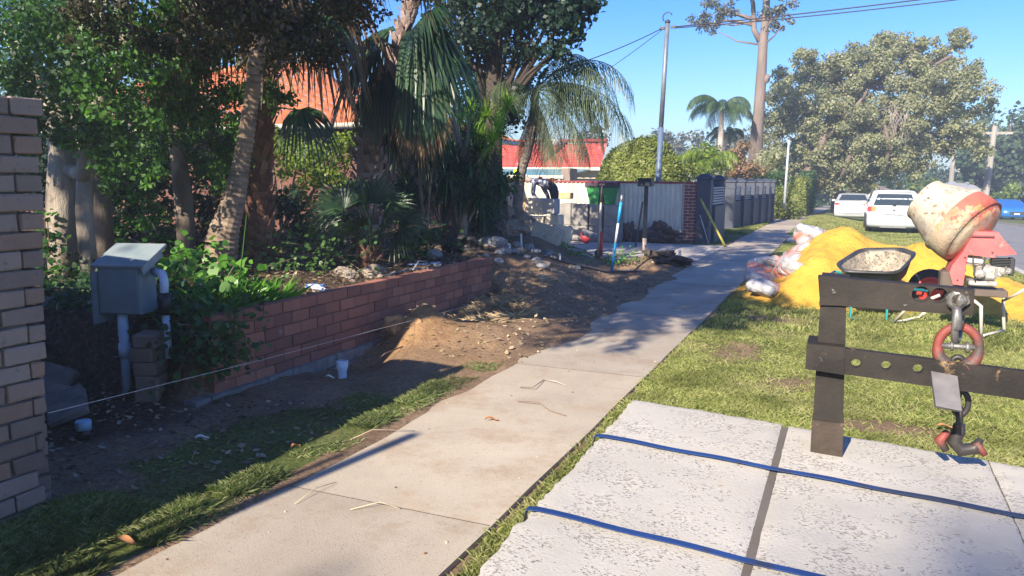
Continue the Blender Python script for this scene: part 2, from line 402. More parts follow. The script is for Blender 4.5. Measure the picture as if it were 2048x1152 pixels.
# ------------------------------------------------------------------ walls
BR_CREAM=pm('cream_brick',(.26,.20,.155),(.36,.29,.225),5,.9,.01,26,island=[(0,(.085,.068,.062)),(.35,(.16,.125,.10)),(.7,(.22,.18,.155)),(.85,(.20,.12,.08)),(1,(.14,.115,.105))],spots=[((.12,.10,.09),18,.60,.72)])
MORTAR=pm('dark_mortar',(.085,.08,.075),(.14,.13,.12),20,.95,.004)
BR_RED=pm('red_brick',(.22,.085,.06),(.30,.12,.08),9,.9,.004,60,island=[(0,(.17,.07,.055)),(.5,(.27,.105,.07)),(.85,(.36,.145,.09)),(1,(.42,.18,.11))],spots=[((.34,.30,.27),4,.64,.8)])
MORT_RED=pm('red_wall_mortar',(.12,.08,.065),(.18,.12,.10),20,.95,.004)
PAINT_CH=pm('charcoal_paint',(.030,.038,.056),(.045,.053,.075),4,.55,.003,60)
BR_FAR=pm('maroon_brick',(.16,.05,.04),(.24,.08,.06),7,.85)
def brick_run(m,p0,axis,normal,length,z0,courses,ch,bl,gap,depth,jit=.002,lean=0.0,z_of=None,endjit=0):
    a=Vector(axis).normalized(); n=Vector(normal).normalized(); rot=Matrix((a,n.cross(a)*-1 if False else Vector((0,0,1)).cross(a)*1,Vector((0,0,1)))).transposed()
    for c in range(courses):
        off=(bl/2 if c%2 else 0); s=-off; L=length+lean*(c+.5)/courses
        while s<L-.01:
            e=min(s+bl-gap,L); b0=max(s,0)
            if e-b0>.03:
                ctr=Vector(p0)+a*((b0+e)/2)+n*(-depth/2+rnd.uniform(-jit*1.6,jit*1.6))+Vector((0,0,z0+c*ch+ch/2))
                m.box(ctr,(e-b0+rnd.uniform(-1,1)*endjit,depth,ch-gap),rot,bev=.005,jit=jit)
            s+=bl
# cream boundary wall: front run beside the path, return run to the left
bw=thing('brick_boundary_wall','tall rough cream and brown brick wall at the left edge beside the pavement','wall',(-3.43,2.38,0))
m=M(); brick_run(m,(-3.43,-4.0,0),(0,1,0),(1,0,0),6.38,-.04,23,.0865,.245,.0115,.1,jit=.0035,lean=.14,endjit=.006)
m.obj('brick_face',BR_CREAM,bw)
m=M(); m.box((-3.51,-.80,.94),(.12,6.34,1.9)); m.obj('mortar',MORTAR,bw)
m=M(); brick_run(m,(-3.55,2.50,0),(-1,0,0),(0,1,0),9.5,-.04,23,.0865,.245,.013,.1,jit=.003); m.obj('return_wall',BR_CREAM,bw)
m=M(); m.box((-8.3,2.44,.94),(9.4,.09,1.9)); m.obj('return_core',MORTAR,bw)
# red retaining wall
rw=thing('retaining_wall','low red brick retaining wall holding back the raised garden bed','wall',(-4.15,4.15,0))
m=M(); brick_run(m,(-4.15,4.22,0),(0,1,0),(1,0,0),4.88,.0,6,.1,.225,.008,.1,jit=.003); m.obj('brick_face',BR_RED,rw)
m=M(); m.box((-4.215,6.66,.29),(.10,4.86,.56)); m.obj('mortar',MORT_RED,rw)
m=M(); brick_run(m,(-4.10,4.0,0),(0,1,0),(1,0,0),5.0,-.18,2,.105,.3,.01,.12,jit=.005)
m.obj('footing_course',pm('grey_footing',(.16,.14,.13),(.26,.24,.22),9,.95,.01,40),rw)

# ------------------------------------------------------------------ meter box and its surroundings
GREYM=pm('grey_green_metal',(.14,.19,.22),(.18,.24,.27),6,.5,.001,60,spots=[((.2,.2,.2),9,.66,.8)])
PVC=pm('pvc',(.40,.50,.62),(.50,.60,.72),6,.45)
PVCW=pm('white_pvc',(.55,.56,.58),(.68,.69,.7),6,.45)
DARKP=flat('dark_plastic',(.02,.02,.022),.5)
mb=thing('meter_box','grey green metal meter box with sloping lid on a white pipe','meter box',(-4.83,4.1,0),rotz=0)
bc=Vector((-4.84,4.12,.78))
rot=Euler((0,0,R(18))).to_matrix()
m=M(); m.box(bc,(.32,.22,.37),rot,bev=.006); m.obj('cabinet',GREYM,mb)
m=M(); ld=Euler((R(22),0,R(18))).to_matrix(); m.box(bc+Vector((0,.03,.235)),(.40,.36,.025),ld,bev=.004)
m.box(bc+rot@Vector((.196,.0,.19)),(.012,.30,.05),ld); m.obj('lid',pm('lid_metal',(.19,.24,.26),(.26,.30,.31),5,.45,.001,50),mb)
m=M(); m.box(bc+rot@Vector((0,-.117,-.01)),(.30,.014,.33),rot,bev=.003); dr=m.obj('door',GREYM,mb)
m=M(); m.box(bc+rot@Vector((0,-.124,.155)),(.30,.006,.008),rot); m.obj('hinge',GREYM,dr)
m=M(); m.box(bc+rot@Vector((-.165,-.05,-.06)),(.014,.26,.38),rot); m.obj('side_flap',GREYM,mb)
m=M(); m.tube([(-4.83,4.05,-.02),(-4.84,4.06,.28),(-4.845,4.06,.6)],[.033,.033,.038],14)
m.tube([(-4.84,4.06,.26),(-4.84,4.06,.37)],.043,14); m.obj('pipe',PVC,mb)
cp=thing('conduit','white pipe with black coupling bent into the back of the meter box','conduit',(-4.50,4.2,.1))
m=M(); m.tube([(-4.47,4.12,.28),(-4.50,4.14,.62)],.027,12); m.tube([(-4.505,4.14,.74),(-4.52,4.16,.84),(-4.56,4.18,.89),(-4.66,4.2,.90)],[.030,.032,.033,.033],12); m.obj('tube',PVC,cp)
m=M(); m.tube([(-4.50,4.14,.60),(-4.505,4.14,.76)],.044,14); m.obj('coupling',DARKP,cp)
cp.location=(-4.5,4.2,.1)
for i in range(5):
    m=M(); m.box((0,0,0),(.17,.2,.10),(0,0,R(20)+rnd.uniform(-.1,.1)),bev=.012,jit=.006)
    o=m.obj('rubble_brick',BR_CREAM,loc=(-4.55+rnd.uniform(-.02,.02),4.02,.03+i*.102),local=True)
    tag(o,['rough brown brick at the foot of the stack behind the meter box pipe','second brick from the ground in the stack behind the meter box pipe','middle brick of the stack behind the meter box pipe','second brick from the top in the stack behind the meter box pipe','topmost brick of the stack behind the meter box pipe'][i],'brick','bricks stacked behind the meter box')
for i,(x_,y_,a,tl,lb) in enumerate([(-5.05,3.55,.5,.5,'broken brown slab leaning in the shade left of the meter pole'),(-4.75,3.5,-.6,.35,'flat grey slab lying in the shade in front of the meter pole'),(-5.35,3.8,.2,.7,'grey slab tipped up beside the brick boundary wall')]):
    m=M(); m.box((0,0,0),(.36,.24,.06),(tl,.2,a),bev=.01,jit=.012)
    tag(m.obj('broken_slab',pm('slab%d'%i,(.15,.13,.11),(.24,.21,.18),8,.95,.006),loc=(x_,y_,hz(x_,y_)+.09),local=True),lb,'slab','broken slabs by the boundary wall')
# capped pipe
p=gp(168,868); p.z=hz(p.x,p.y)
t=thing('capped_pipe','short dark pipe with pale blue cap standing near the brick wall','pipe',tuple(p))
m=M(); m.lathe([(.0,0),(.04,0),(.04,.08),(0,.08)],p,n=16); m.obj('pipe',DARKP,t)
m=M(); m.lathe([(0,.068),(.046,.068),(.047,.118),(.043,.126),(0,.127)],p,n=18); m.obj('cap',pm('blue_cap',(.22,.42,.58),(.28,.5,.66),6,.4),t)
p=gp(685,752); p.z=hz(p.x,p.y)-.01
t=thing('vent_pipe','short flared pale blue pipe socket standing in the dug soil','pipe',tuple(p))
m=M(); m.lathe([(.035,0),(.035,.07),(.047,.10),(.047,.15),(.04,.15),(.03,.08),(.03,.02)],p,n=18); m.obj('socket',PVC,t)
m=M(); m.lathe([(.040,.144),(.049,.144),(.049,.153),(.040,.153)],p,n=18); m.obj('rim',PVCW,t)
for (px,py,Y0,h_,lb) in ((1043,520,11.2,.26,'thin white stake leaning in the soil mound'),(1020,552,10.6,.10,'short white peg low on the grey soil slope'),(1120,552,11.8,.12,'white peg in the dark soil beside the black hose')):
    q=aty(px,py,Y0); q.z=hz(q.x,q.y)-.02
    m=M(); m.tube([q,q+Vector((-.01,0,h_+.02))],.016,8); m.tube([q+Vector((-.012,0,h_)),q+Vector((-.012,0,h_+.03))],.02,8)
    tag(m.obj('marker_stake',PVCW,loc=q),lb,'stake')
# string line
a=atx(97,826,-3.40); b=aty(1005,592,8.9); mid=(a+b)/2-Vector((0,0,.01))
m=M(); m.tube([a,(a+mid)/2-Vector((0,0,.008)),mid,(b+mid)/2-Vector((0,0,.008)),b],.0015,5)
tag(m.obj('string_line',flat('string',(.62,.62,.58),.7),loc=a),'taut white builder\'s string stretched from the brick wall along the trench','string')
m=M(); q=b.copy(); q.z=hz(q.x,q.y)-.05; m.tube([q,b+Vector((0,0,.05))],.012,8)
tag(m.obj('wooden_peg',flat('peg',(.35,.25,.15),.8),loc=q),'small wooden peg holding the far end of the string line','peg')

# soil clod with roots at the trench edge
def clod(name,label,c,r,mat,seed,n=14):
    m=M(); m.rock(c,r,seed,n,3,.35); return tag(m.obj(name,mat,loc=(c[0],c[1],c[2]-r[2])),label,'soil clod')
ORS=pm('orange_soil',(.26,.14,.065),(.52,.31,.15),9,.95,.03,30)
q=gp(815,690); 
t=thing('soil_clod','pointed orange clod of soil and roots rising at the trench edge','soil clod',(-3.8,6.45,.2))
m=M()
pk=aty(815,634,6.45); base=Vector((pk.x,pk.y,.1))
m.tube([base+Vector((.02,0,-.05)),base+Vector((0,0,.12)),base*0+pk*.5+base*.5+Vector((.01,0,.02)),pk],[.17,.13,.07,.014],9)
for v in range(len(m.v)):
    x_,y_,z_=m.v[v]; m.v[v]=(x_+rnd.uniform(-.03,.03),y_+rnd.uniform(-.03,.03),z_+rnd.uniform(-.02,.02))
m.rock((pk.x-.08,pk.y-.1,.18),(.13,.12,.12),3,12,3,.3); m.rock((pk.x+.1,pk.y-.04,.2),(.14,.1,.11),5,12,3,.3)
m.obj('lump',ORS,t,smooth=False)
m=M()
for i in range(14):
    s=pk+Vector((rnd.uniform(-.12,.1),rnd.uniform(-.1,.05),rnd.uniform(-.2,.03))); e=s+Vector((rnd.uniform(-.22,.05),rnd.uniform(-.25,0),rnd.uniform(-.25,-.05)))
    m.tube([s,(s+e)/2+Vector((0,0,.03)),e],[.004,.003,.0015],4)
m.obj('roots',flat('roots',(.16,.09,.05),.9),t)

# ------------------------------------------------------------------ rosette / palm helpers
def strip(m,pts,wid,side,fold=0.0):
    """ribbon along pts; wid list; side = width direction"""
    o=[];n=len(pts)
    for i,p in enumerate(pts):
        o+=[p-side*wid[i],p+side*wid[i]]
    m.add(o,[(2*i,2*i+1,2*i+3,2*i+2) for i in range(n-1)])
def fan_leaf(m,hub,d,upv,Rr,nseg,spread,droop,q,w0=.018,cup=.25,split=.55):
    """fan leaf: d points outwards, upv leaf-plane normal"""
    d=d.normalized(); s=d.cross(upv).normalized(); upv=s.cross(d)
    for i in range(nseg):
        a=spread*(i/(nseg-1)-.5); L=Rr*(1-.25*abs(a)/(spread/2)**1)*q.uniform(.92,1.05)
        di=(d*math.cos(a)+s*math.sin(a)).normalized(); sd=di.cross(upv).normalized()
        pts=[];wid=[]
        for k,tt in enumerate((0,.3,.6,.85,1.0)):
            p=hub+di*(L*tt)+upv*(cup*L*tt*(1-tt)*.6)+Vector((0,0,-droop*L*max(0,tt-.35)**2*2.2*q.uniform(.8,1.2)))
            pts.append(p); wid.append(w0*(0.35,1.0,1.0,.55,.08)[k]*Rr/.6)
        # folded segment: two ribbons
        strip(m,pts,wid,sd*.92+upv*(.4 if i%2 else -.4))
def frond(m,base,az,el,L,q,nl=34,ll=.42,hang=1.0,arch=1.0,w=.012,rach=.012,fold=.5):
    """pinnate frond: rachis leaves base at elevation el and arches down; leaflets hang"""
    pts=[];h=Vector((math.cos(az),math.sin(az),0)); p=Vector(base); e=el; n=16
    for i in range(n+1):
        pts.append(p.copy()); p=p+(h*math.cos(e)+Vector((0,0,math.sin(e))))*(L/n); e-=arch*(el+1.2)/n*(.6+.8*i/n)
    m.tube(pts,[rach*(1-.8*i/n) for i in range(n+1)],5)
    side=h.cross(Vector((0,0,1))).normalized()
    for i in range(nl):
        t=.14+.86*i/(nl-1); f=t*n; k=min(int(f),n-1); P=pts[k].lerp(pts[k+1],f-k); T=(pts[k+1]-pts[k]).normalized()
        l=ll*(.55+.9*math.sin(PI*min(1,t*.9+.08)))*.8*q.uniform(.85,1.1)
        for sgn in(-1,1):
            out=(side*sgn*fold+T*.45+Vector((0,0,.12*q.uniform(-1,1)))).normalized()
            a=P; b_=P+out*l*.35+Vector((0,0,-hang*l*.10)); c_=P+out*l*.6+Vector((0,0,-hang*l*.42)); d_=P+out*l*.72+Vector((0,0,-hang*l*.85))+T*.05*q.uniform(-1,1)
            strip(m,[a,b_,c_,d_],[w*.6,w,w*.8,w*.12],T)
def rosette(m,c,d,Rr,n,q,w=.014,droop=.5,cone=1.9):
    d=Vector(d).normalized(); a=d.orthogonal().normalized(); b=d.cross(a)
    for i in range(n):
        ph=i*2.39996+q.uniform(-.2,.2); th=cone*((i+.5)/n)**.75; L=Rr*q.uniform(.8,1.08)
        di=d*math.cos(th)+(a*math.cos(ph)+b*math.sin(ph))*math.sin(th); sd=di.cross(Vector((0,0,1)))
        sd=sd.normalized() if sd.length>.1 else a
        pts=[c+di*(L*t)+Vector((0,0,-droop*L*t*t*q.uniform(.4,1)*abs(math.sin(th)))) for t in (0.03,.35,.7,1.0)]
        strip(m,pts,[w*.7,w,w*.7,w*.1],sd)
def leafquads(P,N,size,rg_,aspect=.42,updir=.35):
    """numpy: one folded leaf quad per point"""
    n=len(P); N=N+rg_.normal(0,.55,(n,3)); N[:,2]+=updir; N/=np.linalg.norm(N,axis=1,keepdims=True)+1e-9
    T=rg_.normal(0,1,(n,3)); T-=N*(T*N).sum(1,keepdims=True); T/=np.linalg.norm(T,axis=1,keepdims=True)+1e-9
    B=np.cross(N,T); s=(size*rg_.uniform(.6,1.25,n))[:,None]
    V=np.empty((n,4,3)); V[:,0]=P; V[:,1]=P+T*s*.5+B*s*aspect-N*s*.08; V[:,2]=P+T*s; V[:,3]=P+T*s*.5-B*s*aspect-N*s*.08
    return V.reshape(-1,3)
def clump_points(clumps,dens,rg_,shell=.55):
    Ps=[];Ns=[]
    for (c,r,*e) in clumps:
        r3=np.array(r if hasattr(r,'__len__') else (r,r,r)); k=max(8,int(dens*(r3.prod()**(2/3))*(e[0] if e else 1)))
        d=rg_.normal(0,1,(k,3)); d/=np.linalg.norm(d,axis=1,keepdims=True); rad=(shell+(1.06-shell)*rg_.random(k)**.6)[:,None]
        sub=rg_.random(k)<.0
        Ps.append(np.array(c)+d*r3*rad); Ns.append(d)
    return np.concatenate(Ps),np.concatenate(Ns)
def foliage(name,clumps,dens,size,mat,parent,seed,aspect=.42,shell=.55,updir=.35,label=None):
    g=np.random.default_rng(seed); P,N=clump_points(clumps,(dens if dens<4 else 1.0)*13./size**2,g,shell); V=leafquads(P,N,size,g,aspect,updir)
    Fq=np.arange(len(V)).reshape(-1,4); return link_mesh(name,V,Fq,mat,parent)
def subclumps(c,r,n,q,rs=(.25,.45),flatten=.8):
    """many small clumps spread through an ellipsoid -> uneven outline"""
    out=[]
    for i in range(n):
        while True:
            d=Vector((q.uniform(-1,1),q.uniform(-1,1),q.uniform(-1,1)))
            if .25<d.length<1: break
        k=q.uniform(*rs)*min(r[0],r[2]); out.append(((c[0]+d.x*r[0],c[1]+d.y*r[1],c[2]+d.z*r[2]),(k,k,k*flatten)))
    return out
def limbs(m,start,targets,r0,q,n=5):
    for c in targets:
        s=Vector(start); e=Vector(c); mid=s.lerp(e,.5)+Vector((q.uniform(-.1,.1),q.uniform(-.1,.1),q.uniform(.0,.25)))*(e-s).length
        pts=[s.lerp(mid,i/3) for i in range(3)]+[mid.lerp(e,i/3) for i in range(4)]
        m.tube(pts,[r0*(1-.13*i) for i in range(7)],5)
BARK=pm('grey_brown_bark',(.13,.10,.075),(.30,.24,.19),5,.9,.03,20,sc3=(1,1,.25))
BARKP=pm('pale_bark',(.22,.18,.14),(.42,.36,.29),5,.9,.03,16,sc3=(1,1,.3),spots=[((.10,.08,.06),6,.58,.7)])
GUMB=pm('gum_bark',(.11,.08,.065),(.21,.16,.135),1.2,.85,.03,5,sc3=(1,1,.3),spots=[((.16,.11,.08),2.2,.6,.7)])
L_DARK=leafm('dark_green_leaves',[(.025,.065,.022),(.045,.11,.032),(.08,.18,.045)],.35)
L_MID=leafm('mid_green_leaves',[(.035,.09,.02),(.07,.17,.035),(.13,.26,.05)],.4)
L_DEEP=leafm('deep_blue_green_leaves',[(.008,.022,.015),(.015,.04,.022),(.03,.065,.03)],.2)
L_OLIVE=leafm('olive_gum_leaves',[(.20,.22,.12),(.28,.29,.15),(.36,.35,.20),(.38,.34,.26)],.4,.6)
L_HEDGE=leafm('yellow_green_hedge_leaves',[(.14,.17,.035),(.21,.24,.05),(.29,.31,.09)],.35)
L_BAM=leafm('bright_bamboo_leaves',[(.10,.16,.02),(.18,.25,.03),(.28,.33,.05)],.4)
L_FAN=leafm('fan_palm_green',[(.02,.05,.025),(.035,.08,.035),(.06,.11,.05)],.22,.4)
L_FAND=leafm('dead_fan_brown',[(.09,.055,.03),(.16,.10,.055),(.24,.16,.09)],.2,.7)
L_FROND=leafm('queen_palm_green',[(.06,.09,.05),(.10,.135,.075),(.15,.18,.10)],.3,.4)
L_FRNDFAR=leafm('far_palm_green',[(.04,.08,.03),(.07,.12,.05),(.11,.16,.07)],.3,.4)
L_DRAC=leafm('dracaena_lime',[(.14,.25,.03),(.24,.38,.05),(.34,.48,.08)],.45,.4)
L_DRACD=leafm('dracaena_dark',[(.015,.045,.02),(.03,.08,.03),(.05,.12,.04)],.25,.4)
L_IVY=leafm('ivy_green',[(.04,.13,.015),(.08,.22,.025),(.14,.30,.04)],.3,.35)
L_FAR=leafm('far_green_leaves',[(.04,.075,.035),(.07,.115,.05),(.10,.15,.06)],.25,.6)
L_RED=leafm('russet_leaves',[(.26,.12,.07),(.30,.19,.10),(.26,.24,.11)],.3)
L_BLUEG=leafm('grey_blue_leaves',[(.08,.10,.08),(.13,.145,.12),(.19,.19,.16)],.25)

# ------------------------------------------------------------------ garden palms and trees on the left
q=random.Random(11)
def ground_at(px,py,Y):
    p=aty(px,py,Y); p.z=hz(p.x,p.y); return p
# palm with ringed pale trunk (leaning), foreground of bed
def ringed_trunk(m,pts,rads,ring=.05,amp=.006,n=16):
    P=[Vector(p) for p in pts]; L=[0]
    for i in range(1,len(P)): L.append(L[-1]+(P[i]-P[i-1]).length)
    k=int(L[-1]/ring); out=[];rr=[]
    for i in range(k*2+1):
        s=L[-1]*i/(k*2); j=max(j for j in range(len(P)) if L[j]<=s+1e-9); j=min(j,len(P)-2); t=(s-L[j])/(L[j+1]-L[j])
        a=P[max(j-1,0)];b=P[j];c=P[j+1];d=P[min(j+2,len(P)-1)]
        out.append(.5*((2*b)+(c-a)*t+(2*a-5*b+4*c-d)*t*t+(3*b-a-3*c+d)*t**3)); rr.append(rads[j]*(1-t)+rads[j+1]*t+(amp if i%2 else -amp)*rnd.uniform(.5,1.5))
    m.tube(out,rr,n,smooth=False)
    return out
PALMT=pm('ringed_palm_trunk',(.16,.115,.08),(.32,.235,.165),4,.9,.015,12,sc3=(.6,.6,3.5),spots=[((.12,.09,.07),5,.6,.72)])
pA=thing('palm_tree','leaning palm with pale ringed trunk swelling at its base, nearest the red brick wall','palm tree',tuple(ground_at(432,535,6.4)))
b0=ground_at(432,535,6.4)-Vector((0,0,.05))
m=M(); path=[b0,aty(447,470,6.4),aty(468,400,6.45),aty(482,330,6.5),aty(497,240,6.5),aty(512,130,6.5),aty(522,20,6.5)]
ringed_trunk(m,path,[.20,.16,.115,.09,.08,.075,.07],.055,.006); m.obj('trunk',PALMT,pA)
topA=path[-1]+Vector((0,0,.5))
for i,(az,el,L) in enumerate([(2.9,.5,2.2),(3.6,.2,2.2),(4.3,.4,2.0),(.3,.5,2.0),(-.5,.1,2.1),(-1.1,.5,1.9),(1.4,.8,2.1),(2.2,.3,2.3),(5.0,-.2,1.8),(3.2,-.3,1.9)]):
    m=M(); frond(m,topA,az,el,L,q,26,.5,1.0,1.1,.016); m.obj('frond',L_FROND if i%3 else L_FAND,pA)
# palm with reddish boots behind, brown thatch and fans
BOOT=pm('red_brown_boots',(.13,.055,.035),(.30,.15,.09),7,.95,.02,30,island=[(0,(.09,.04,.03)),(.5,(.22,.10,.06)),(1,(.38,.22,.15))])
def booted_trunk(m,pts,rads,q,step=.09,per=7,bl=.17,bw_=.06):
    P=[Vector(p) for p in pts]; m.tube(P,[r*.85 for r in rads],10,smooth=False)
    tot=sum((P[i+1]-P[i]).length for i in range(len(P)-1)); k=int(tot/step)
    for i in range(k):
        s=tot*i/k; j=0
        while j<len(P)-2 and s>(P[j+1]-P[j]).length: s-=(P[j+1]-P[j]).length; j+=1
        t=s/(P[j+1]-P[j]).length; c=P[j].lerp(P[j+1],t); r=rads[j]*(1-t)+rads[j+1]*t
        for u in range(per):
            a=2*PI*(u+.5*(i%2))/per+q.uniform(-.2,.2); o=Vector((math.cos(a),math.sin(a),0)); sd=Vector((-math.sin(a),math.cos(a),0))
            l=bl*q.uniform(.6,1.2)
            p0=c+o*r*.7; p1=c+o*(r+.02)+Vector((0,0,l*.5)); p2=c+o*(r+.055*q.uniform(.5,1.5))+Vector((0,0,l))
            w=bw_*q.uniform(.8,1.2); th=o*.018
            vs=[p0-sd*w,p0+sd*w,p1-sd*w*.7,p1+sd*w*.7,p2-sd*w*.4,p2+sd*w*.4]; vs+=[v-th for v in vs]
            m.add(vs,[(0,1,3,2),(2,3,5,4),(7,6,8,9),(9,8,10,11),(0,2,8,6),(2,4,10,8),(3,1,7,9),(5,3,9,11),(4,5,11,10)])
b1=ground_at(520,490,7.6)
pB=thing('palm_tree','palm with reddish brown shaggy boots on its trunk, behind the leaning ringed palm','palm tree',tuple(b1))
m=M(); booted_trunk(m,[b1,aty(517,380,7.6),aty(520,270,7.6),aty(525,150,7.6),aty(530,20,7.6)],[.17,.15,.15,.17,.2],q,.1,7,.2,.06); m.obj('trunk',BOOT,pB)
hub=aty(528,45,7.6)
for i in range(20):     # brown dead skirt
    m=M(); a=2*PI*i/20*1.0+q.uniform(-.2,.2); d=Vector((math.cos(a),math.sin(a),q.uniform(-.9,.2))); h0=hub+Vector((0,0,q.uniform(.0,1.0)))
    l=q.uniform(.5,1.1); tip=h0+d.normalized()*l
    m.tube([h0,h0.lerp(tip,.5)+Vector((0,0,.06)),tip],[.014,.011,.008],5)
    fan_leaf(m,tip,(d+Vector((0,0,-.5))),Vector((0,0,1)),q.uniform(.6,.85),18,2.2,.9,q,.02); m.obj('dead_fan',L_FAND,pB)
for i,(px,py,tx,ty_) in enumerate([(555,215,655,275),(470,110,330,130),(480,90,300,50),(560,60,720,60),(500,50,420,0)]):
    m=M(); s=aty(px,py,7.4); e=aty(tx,ty_,7.3+.3*math.sin(i)); hb=s.lerp(e,.45)+Vector((0,0,.12)); m.tube([aty(528,120,7.6),s,hb],[.016,.013,.009],5)
    fan_leaf(m,hb,(e-hb)+Vector((0,0,.12)),Vector((0,-.3,1)),.60,26,2.7,1.0,q,.018); m.obj('fan_frond',L_FAN,pB)
# thick fan palm
b2=ground_at(738,500,9.4)
pC=thing('fan_palm','stout fan palm with rough shaggy trunk and long hanging fan leaves','palm tree',tuple(b2))
m=M(); booted_trunk(m,[b2,aty(738,400,9.4),aty(741,300,9.4),aty(765,180,9.3),aty(800,90,9.3),aty(825,20,9.3),aty(835,-60,9.3)],[.2,.22,.23,.16,.09,.08,.08],q,.12,8,.20,.055)
m.obj('trunk',pm('shaggy_fan_palm_trunk',(.15,.10,.085),(.38,.29,.25),6,.95,.02,30,island=[(0,(.08,.05,.045)),(.5,(.25,.17,.14)),(1,(.46,.36,.32))]),pC)
fans=[(770,130,740,340,.95),(800,140,800,360,1.05),(830,120,870,330,1.0),(850,80,930,150,.9),(790,60,700,90,1.0),(760,100,650,170,.9),(840,60,900,-30,.9),
      (800,170,770,380,.9),(840,150,850,400,1.0),(830,60,960,90,.9),(800,110,840,290,1.0)]
for i,(px,py,tx,ty_,rr) in enumerate(fans):
    m=M(); Y0=9.2+.35*math.sin(i*2.1); s=aty(px,py,Y0); e=aty(tx,ty_,Y0-.2); o=aty(800,100,9.3)
    m.tube([o,o.lerp(s,.6)+Vector((0,0,.08)),s],[.02,.016,.012],5)
    d=e-s; fan_leaf(m,s,d,Vector((.1,-1,.35)) if d.z<-.5 else Vector((0,-.4,1)),rr,30,1.25 if d.z<-.5 else 2.5,.25 if d.z<-.5 else .9,q,.02)
    m.obj('dead_fan' if i in(1,8) else 'fan_frond',L_FAND if i in(1,8) else L_FAN,pC)
m=M()   # hanging grey threads
for i in range(70):
    s=aty(848+q.gauss(0,14),60+q.uniform(0,60),9.1); l=q.uniform(.9,1.75); e=s+Vector((q.gauss(.12,.08),q.gauss(0,.05),-l)); sd=Vector((1,0,0)); md=s.lerp(e,.5)+Vector((-.06,0,0))
    strip(m,[s,md,e],[.006,.007,.002],sd)
m.obj('hanging_strands',leafm('grey_strands',[(.09,.11,.09),(.17,.19,.16),(.28,.26,.20)],.2),pC)
# low fan palm in front
b3=ground_at(738,500,8.2)
pD=thing('dwarf_fan_palm','low dark fan palm with red brown base and spreading fans in the garden bed','palm',tuple(b3))
m=M(); booted_trunk(m,[b3-Vector((0,0,.05)),b3+Vector((0,0,.22))],[.12,.10],q,.05,7,.16,.045); m.obj('stem',BOOT,pD)
h0=b3+Vector((0,0,.2))
for i,(tx,ty_,Y0,rr) in enumerate([(860,440,8.1,.75),(800,400,7.9,.7),(640,360,8.0,.8),(690,340,8.4,.75),(760,340,8.5,.8),(820,370,8.6,.7),(640,420,8.3,.6),(700,440,7.7,.55),(780,450,7.7,.55),(600,380,8.4,.6),(730,380,7.8,.7)]):
    m=M(); e=aty(tx,ty_,Y0); d=e-h0; hb=h0+d*.5+Vector((0,0,.10)); m.tube([h0,h0+d*.25+Vector((0,0,.09)),hb],[.012,.010,.008],5)
    fan_leaf(m,hb,d+Vector((0,0,-.1)),Vector((d.x*-.3,-.7,.7)),rr*.72,34,3.3,.35,q,.013); m.obj('fan_frond',L_FAN,pD)
# queen palm, slender, leaning right, at the end of the bed
bq=ground_at(1030,440,14.2)
pQ=thing('queen_palm','slender queen palm with smooth grey leaning trunk and drooping feathery fronds beside the red roof','palm tree',tuple(bq))
m=M(); tp=aty(1072,180,14.0); path=[bq,aty(1040,360,14.2),aty(1056,300,14.1),aty(1066,240,14.0),tp]
ringed_trunk(m,path,[.11,.10,.09,.09,.07],.12,.004,12); m.obj('trunk',pm('grey_palm_trunk',(.12,.10,.09),(.26,.22,.19),4,.9,.01,14,sc3=(1,1,2.5)),pQ)
for i,(az,el,L,hg) in enumerate([(.15,.75,1.9,1),(.0,.25,1.9,1.1),(-.35,-.1,1.7,1.2),(.6,.5,1.8,1),(-.7,.3,1.6,1.1),(.25,-.5,1.6,1.2),(1.2,.6,1.6,1),(2.8,.5,1.3,1),(3.3,.0,1.1,1.2),(-1.3,.2,1.4,1.2),(-.1,-.8,1.5,1.2),(.5,.0,1.9,1.1),(-1.9,.5,1.2,1),(-.2,.6,2.0,1.1),(.05,1.0,1.7,1.)]):
    m=M(); frond(m,tp,az+R(-15),el*q.uniform(.8,1.2),L*(1.28 if i in(0,1,2,13) else q.uniform(.85,1.1)),q,46,.55*q.uniform(.8,1.1),1.15,1.2*q.uniform(.8,1.15),.010,.014); m.obj('frond',L_FROND,pQ)
for i in range(9):
    m=M(); a=q.uniform(-.5,3.6); frond(m,tp-Vector((0,0,.15)),a,-1.2,q.uniform(.8,1.5),q,22,.4,1.2,.1,.010,.012); m.obj('dead_frond',L_FAND,pQ)
# dracaena with lime heads
DSTEM=pm('dracaena_stem',(.20,.17,.14),(.36,.32,.28),6,.9,.01,20)
dr_heads=[(900,128,11.2,.36),(972,232,11.0,.34),(996,262,10.9,.36),(958,268,11.0,.32),(985,288,10.8,.36),(942,222,11.1,.30),(1015,215,11.1,.34),(898,190,11.4,.3),(880,230,11.2,.3)]
db=ground_at(925,440,11.3)
dT=thing('dracaena','tall dracaena with lime green spiky heads on bare grey branches above the dark shrubbery','shrub',tuple(db))
m=M(); fork=aty(925,330,11.2); m.tube([db,db.lerp(fork,.5),fork],[.09,.07,.055],8)
for (px,py,Y0,r_) in dr_heads:
    e=aty(px,py,Y0); m.tube([fork,fork.lerp(e,.5)+Vector((0,0,-.12)),e],[.045,.03,.022],6)
m.obj('stem',DSTEM,dT)
for (px,py,Y0,r_) in dr_heads:
    m=M(); rosette(m,aty(px,py,Y0),(q.uniform(-.3,.3),-.4,1),r_*.98,70,q,.014,.5,2.0); m.obj('leaf_head',L_DRAC if py>200 and px>930 or py<140 else L_DRACD,dT)
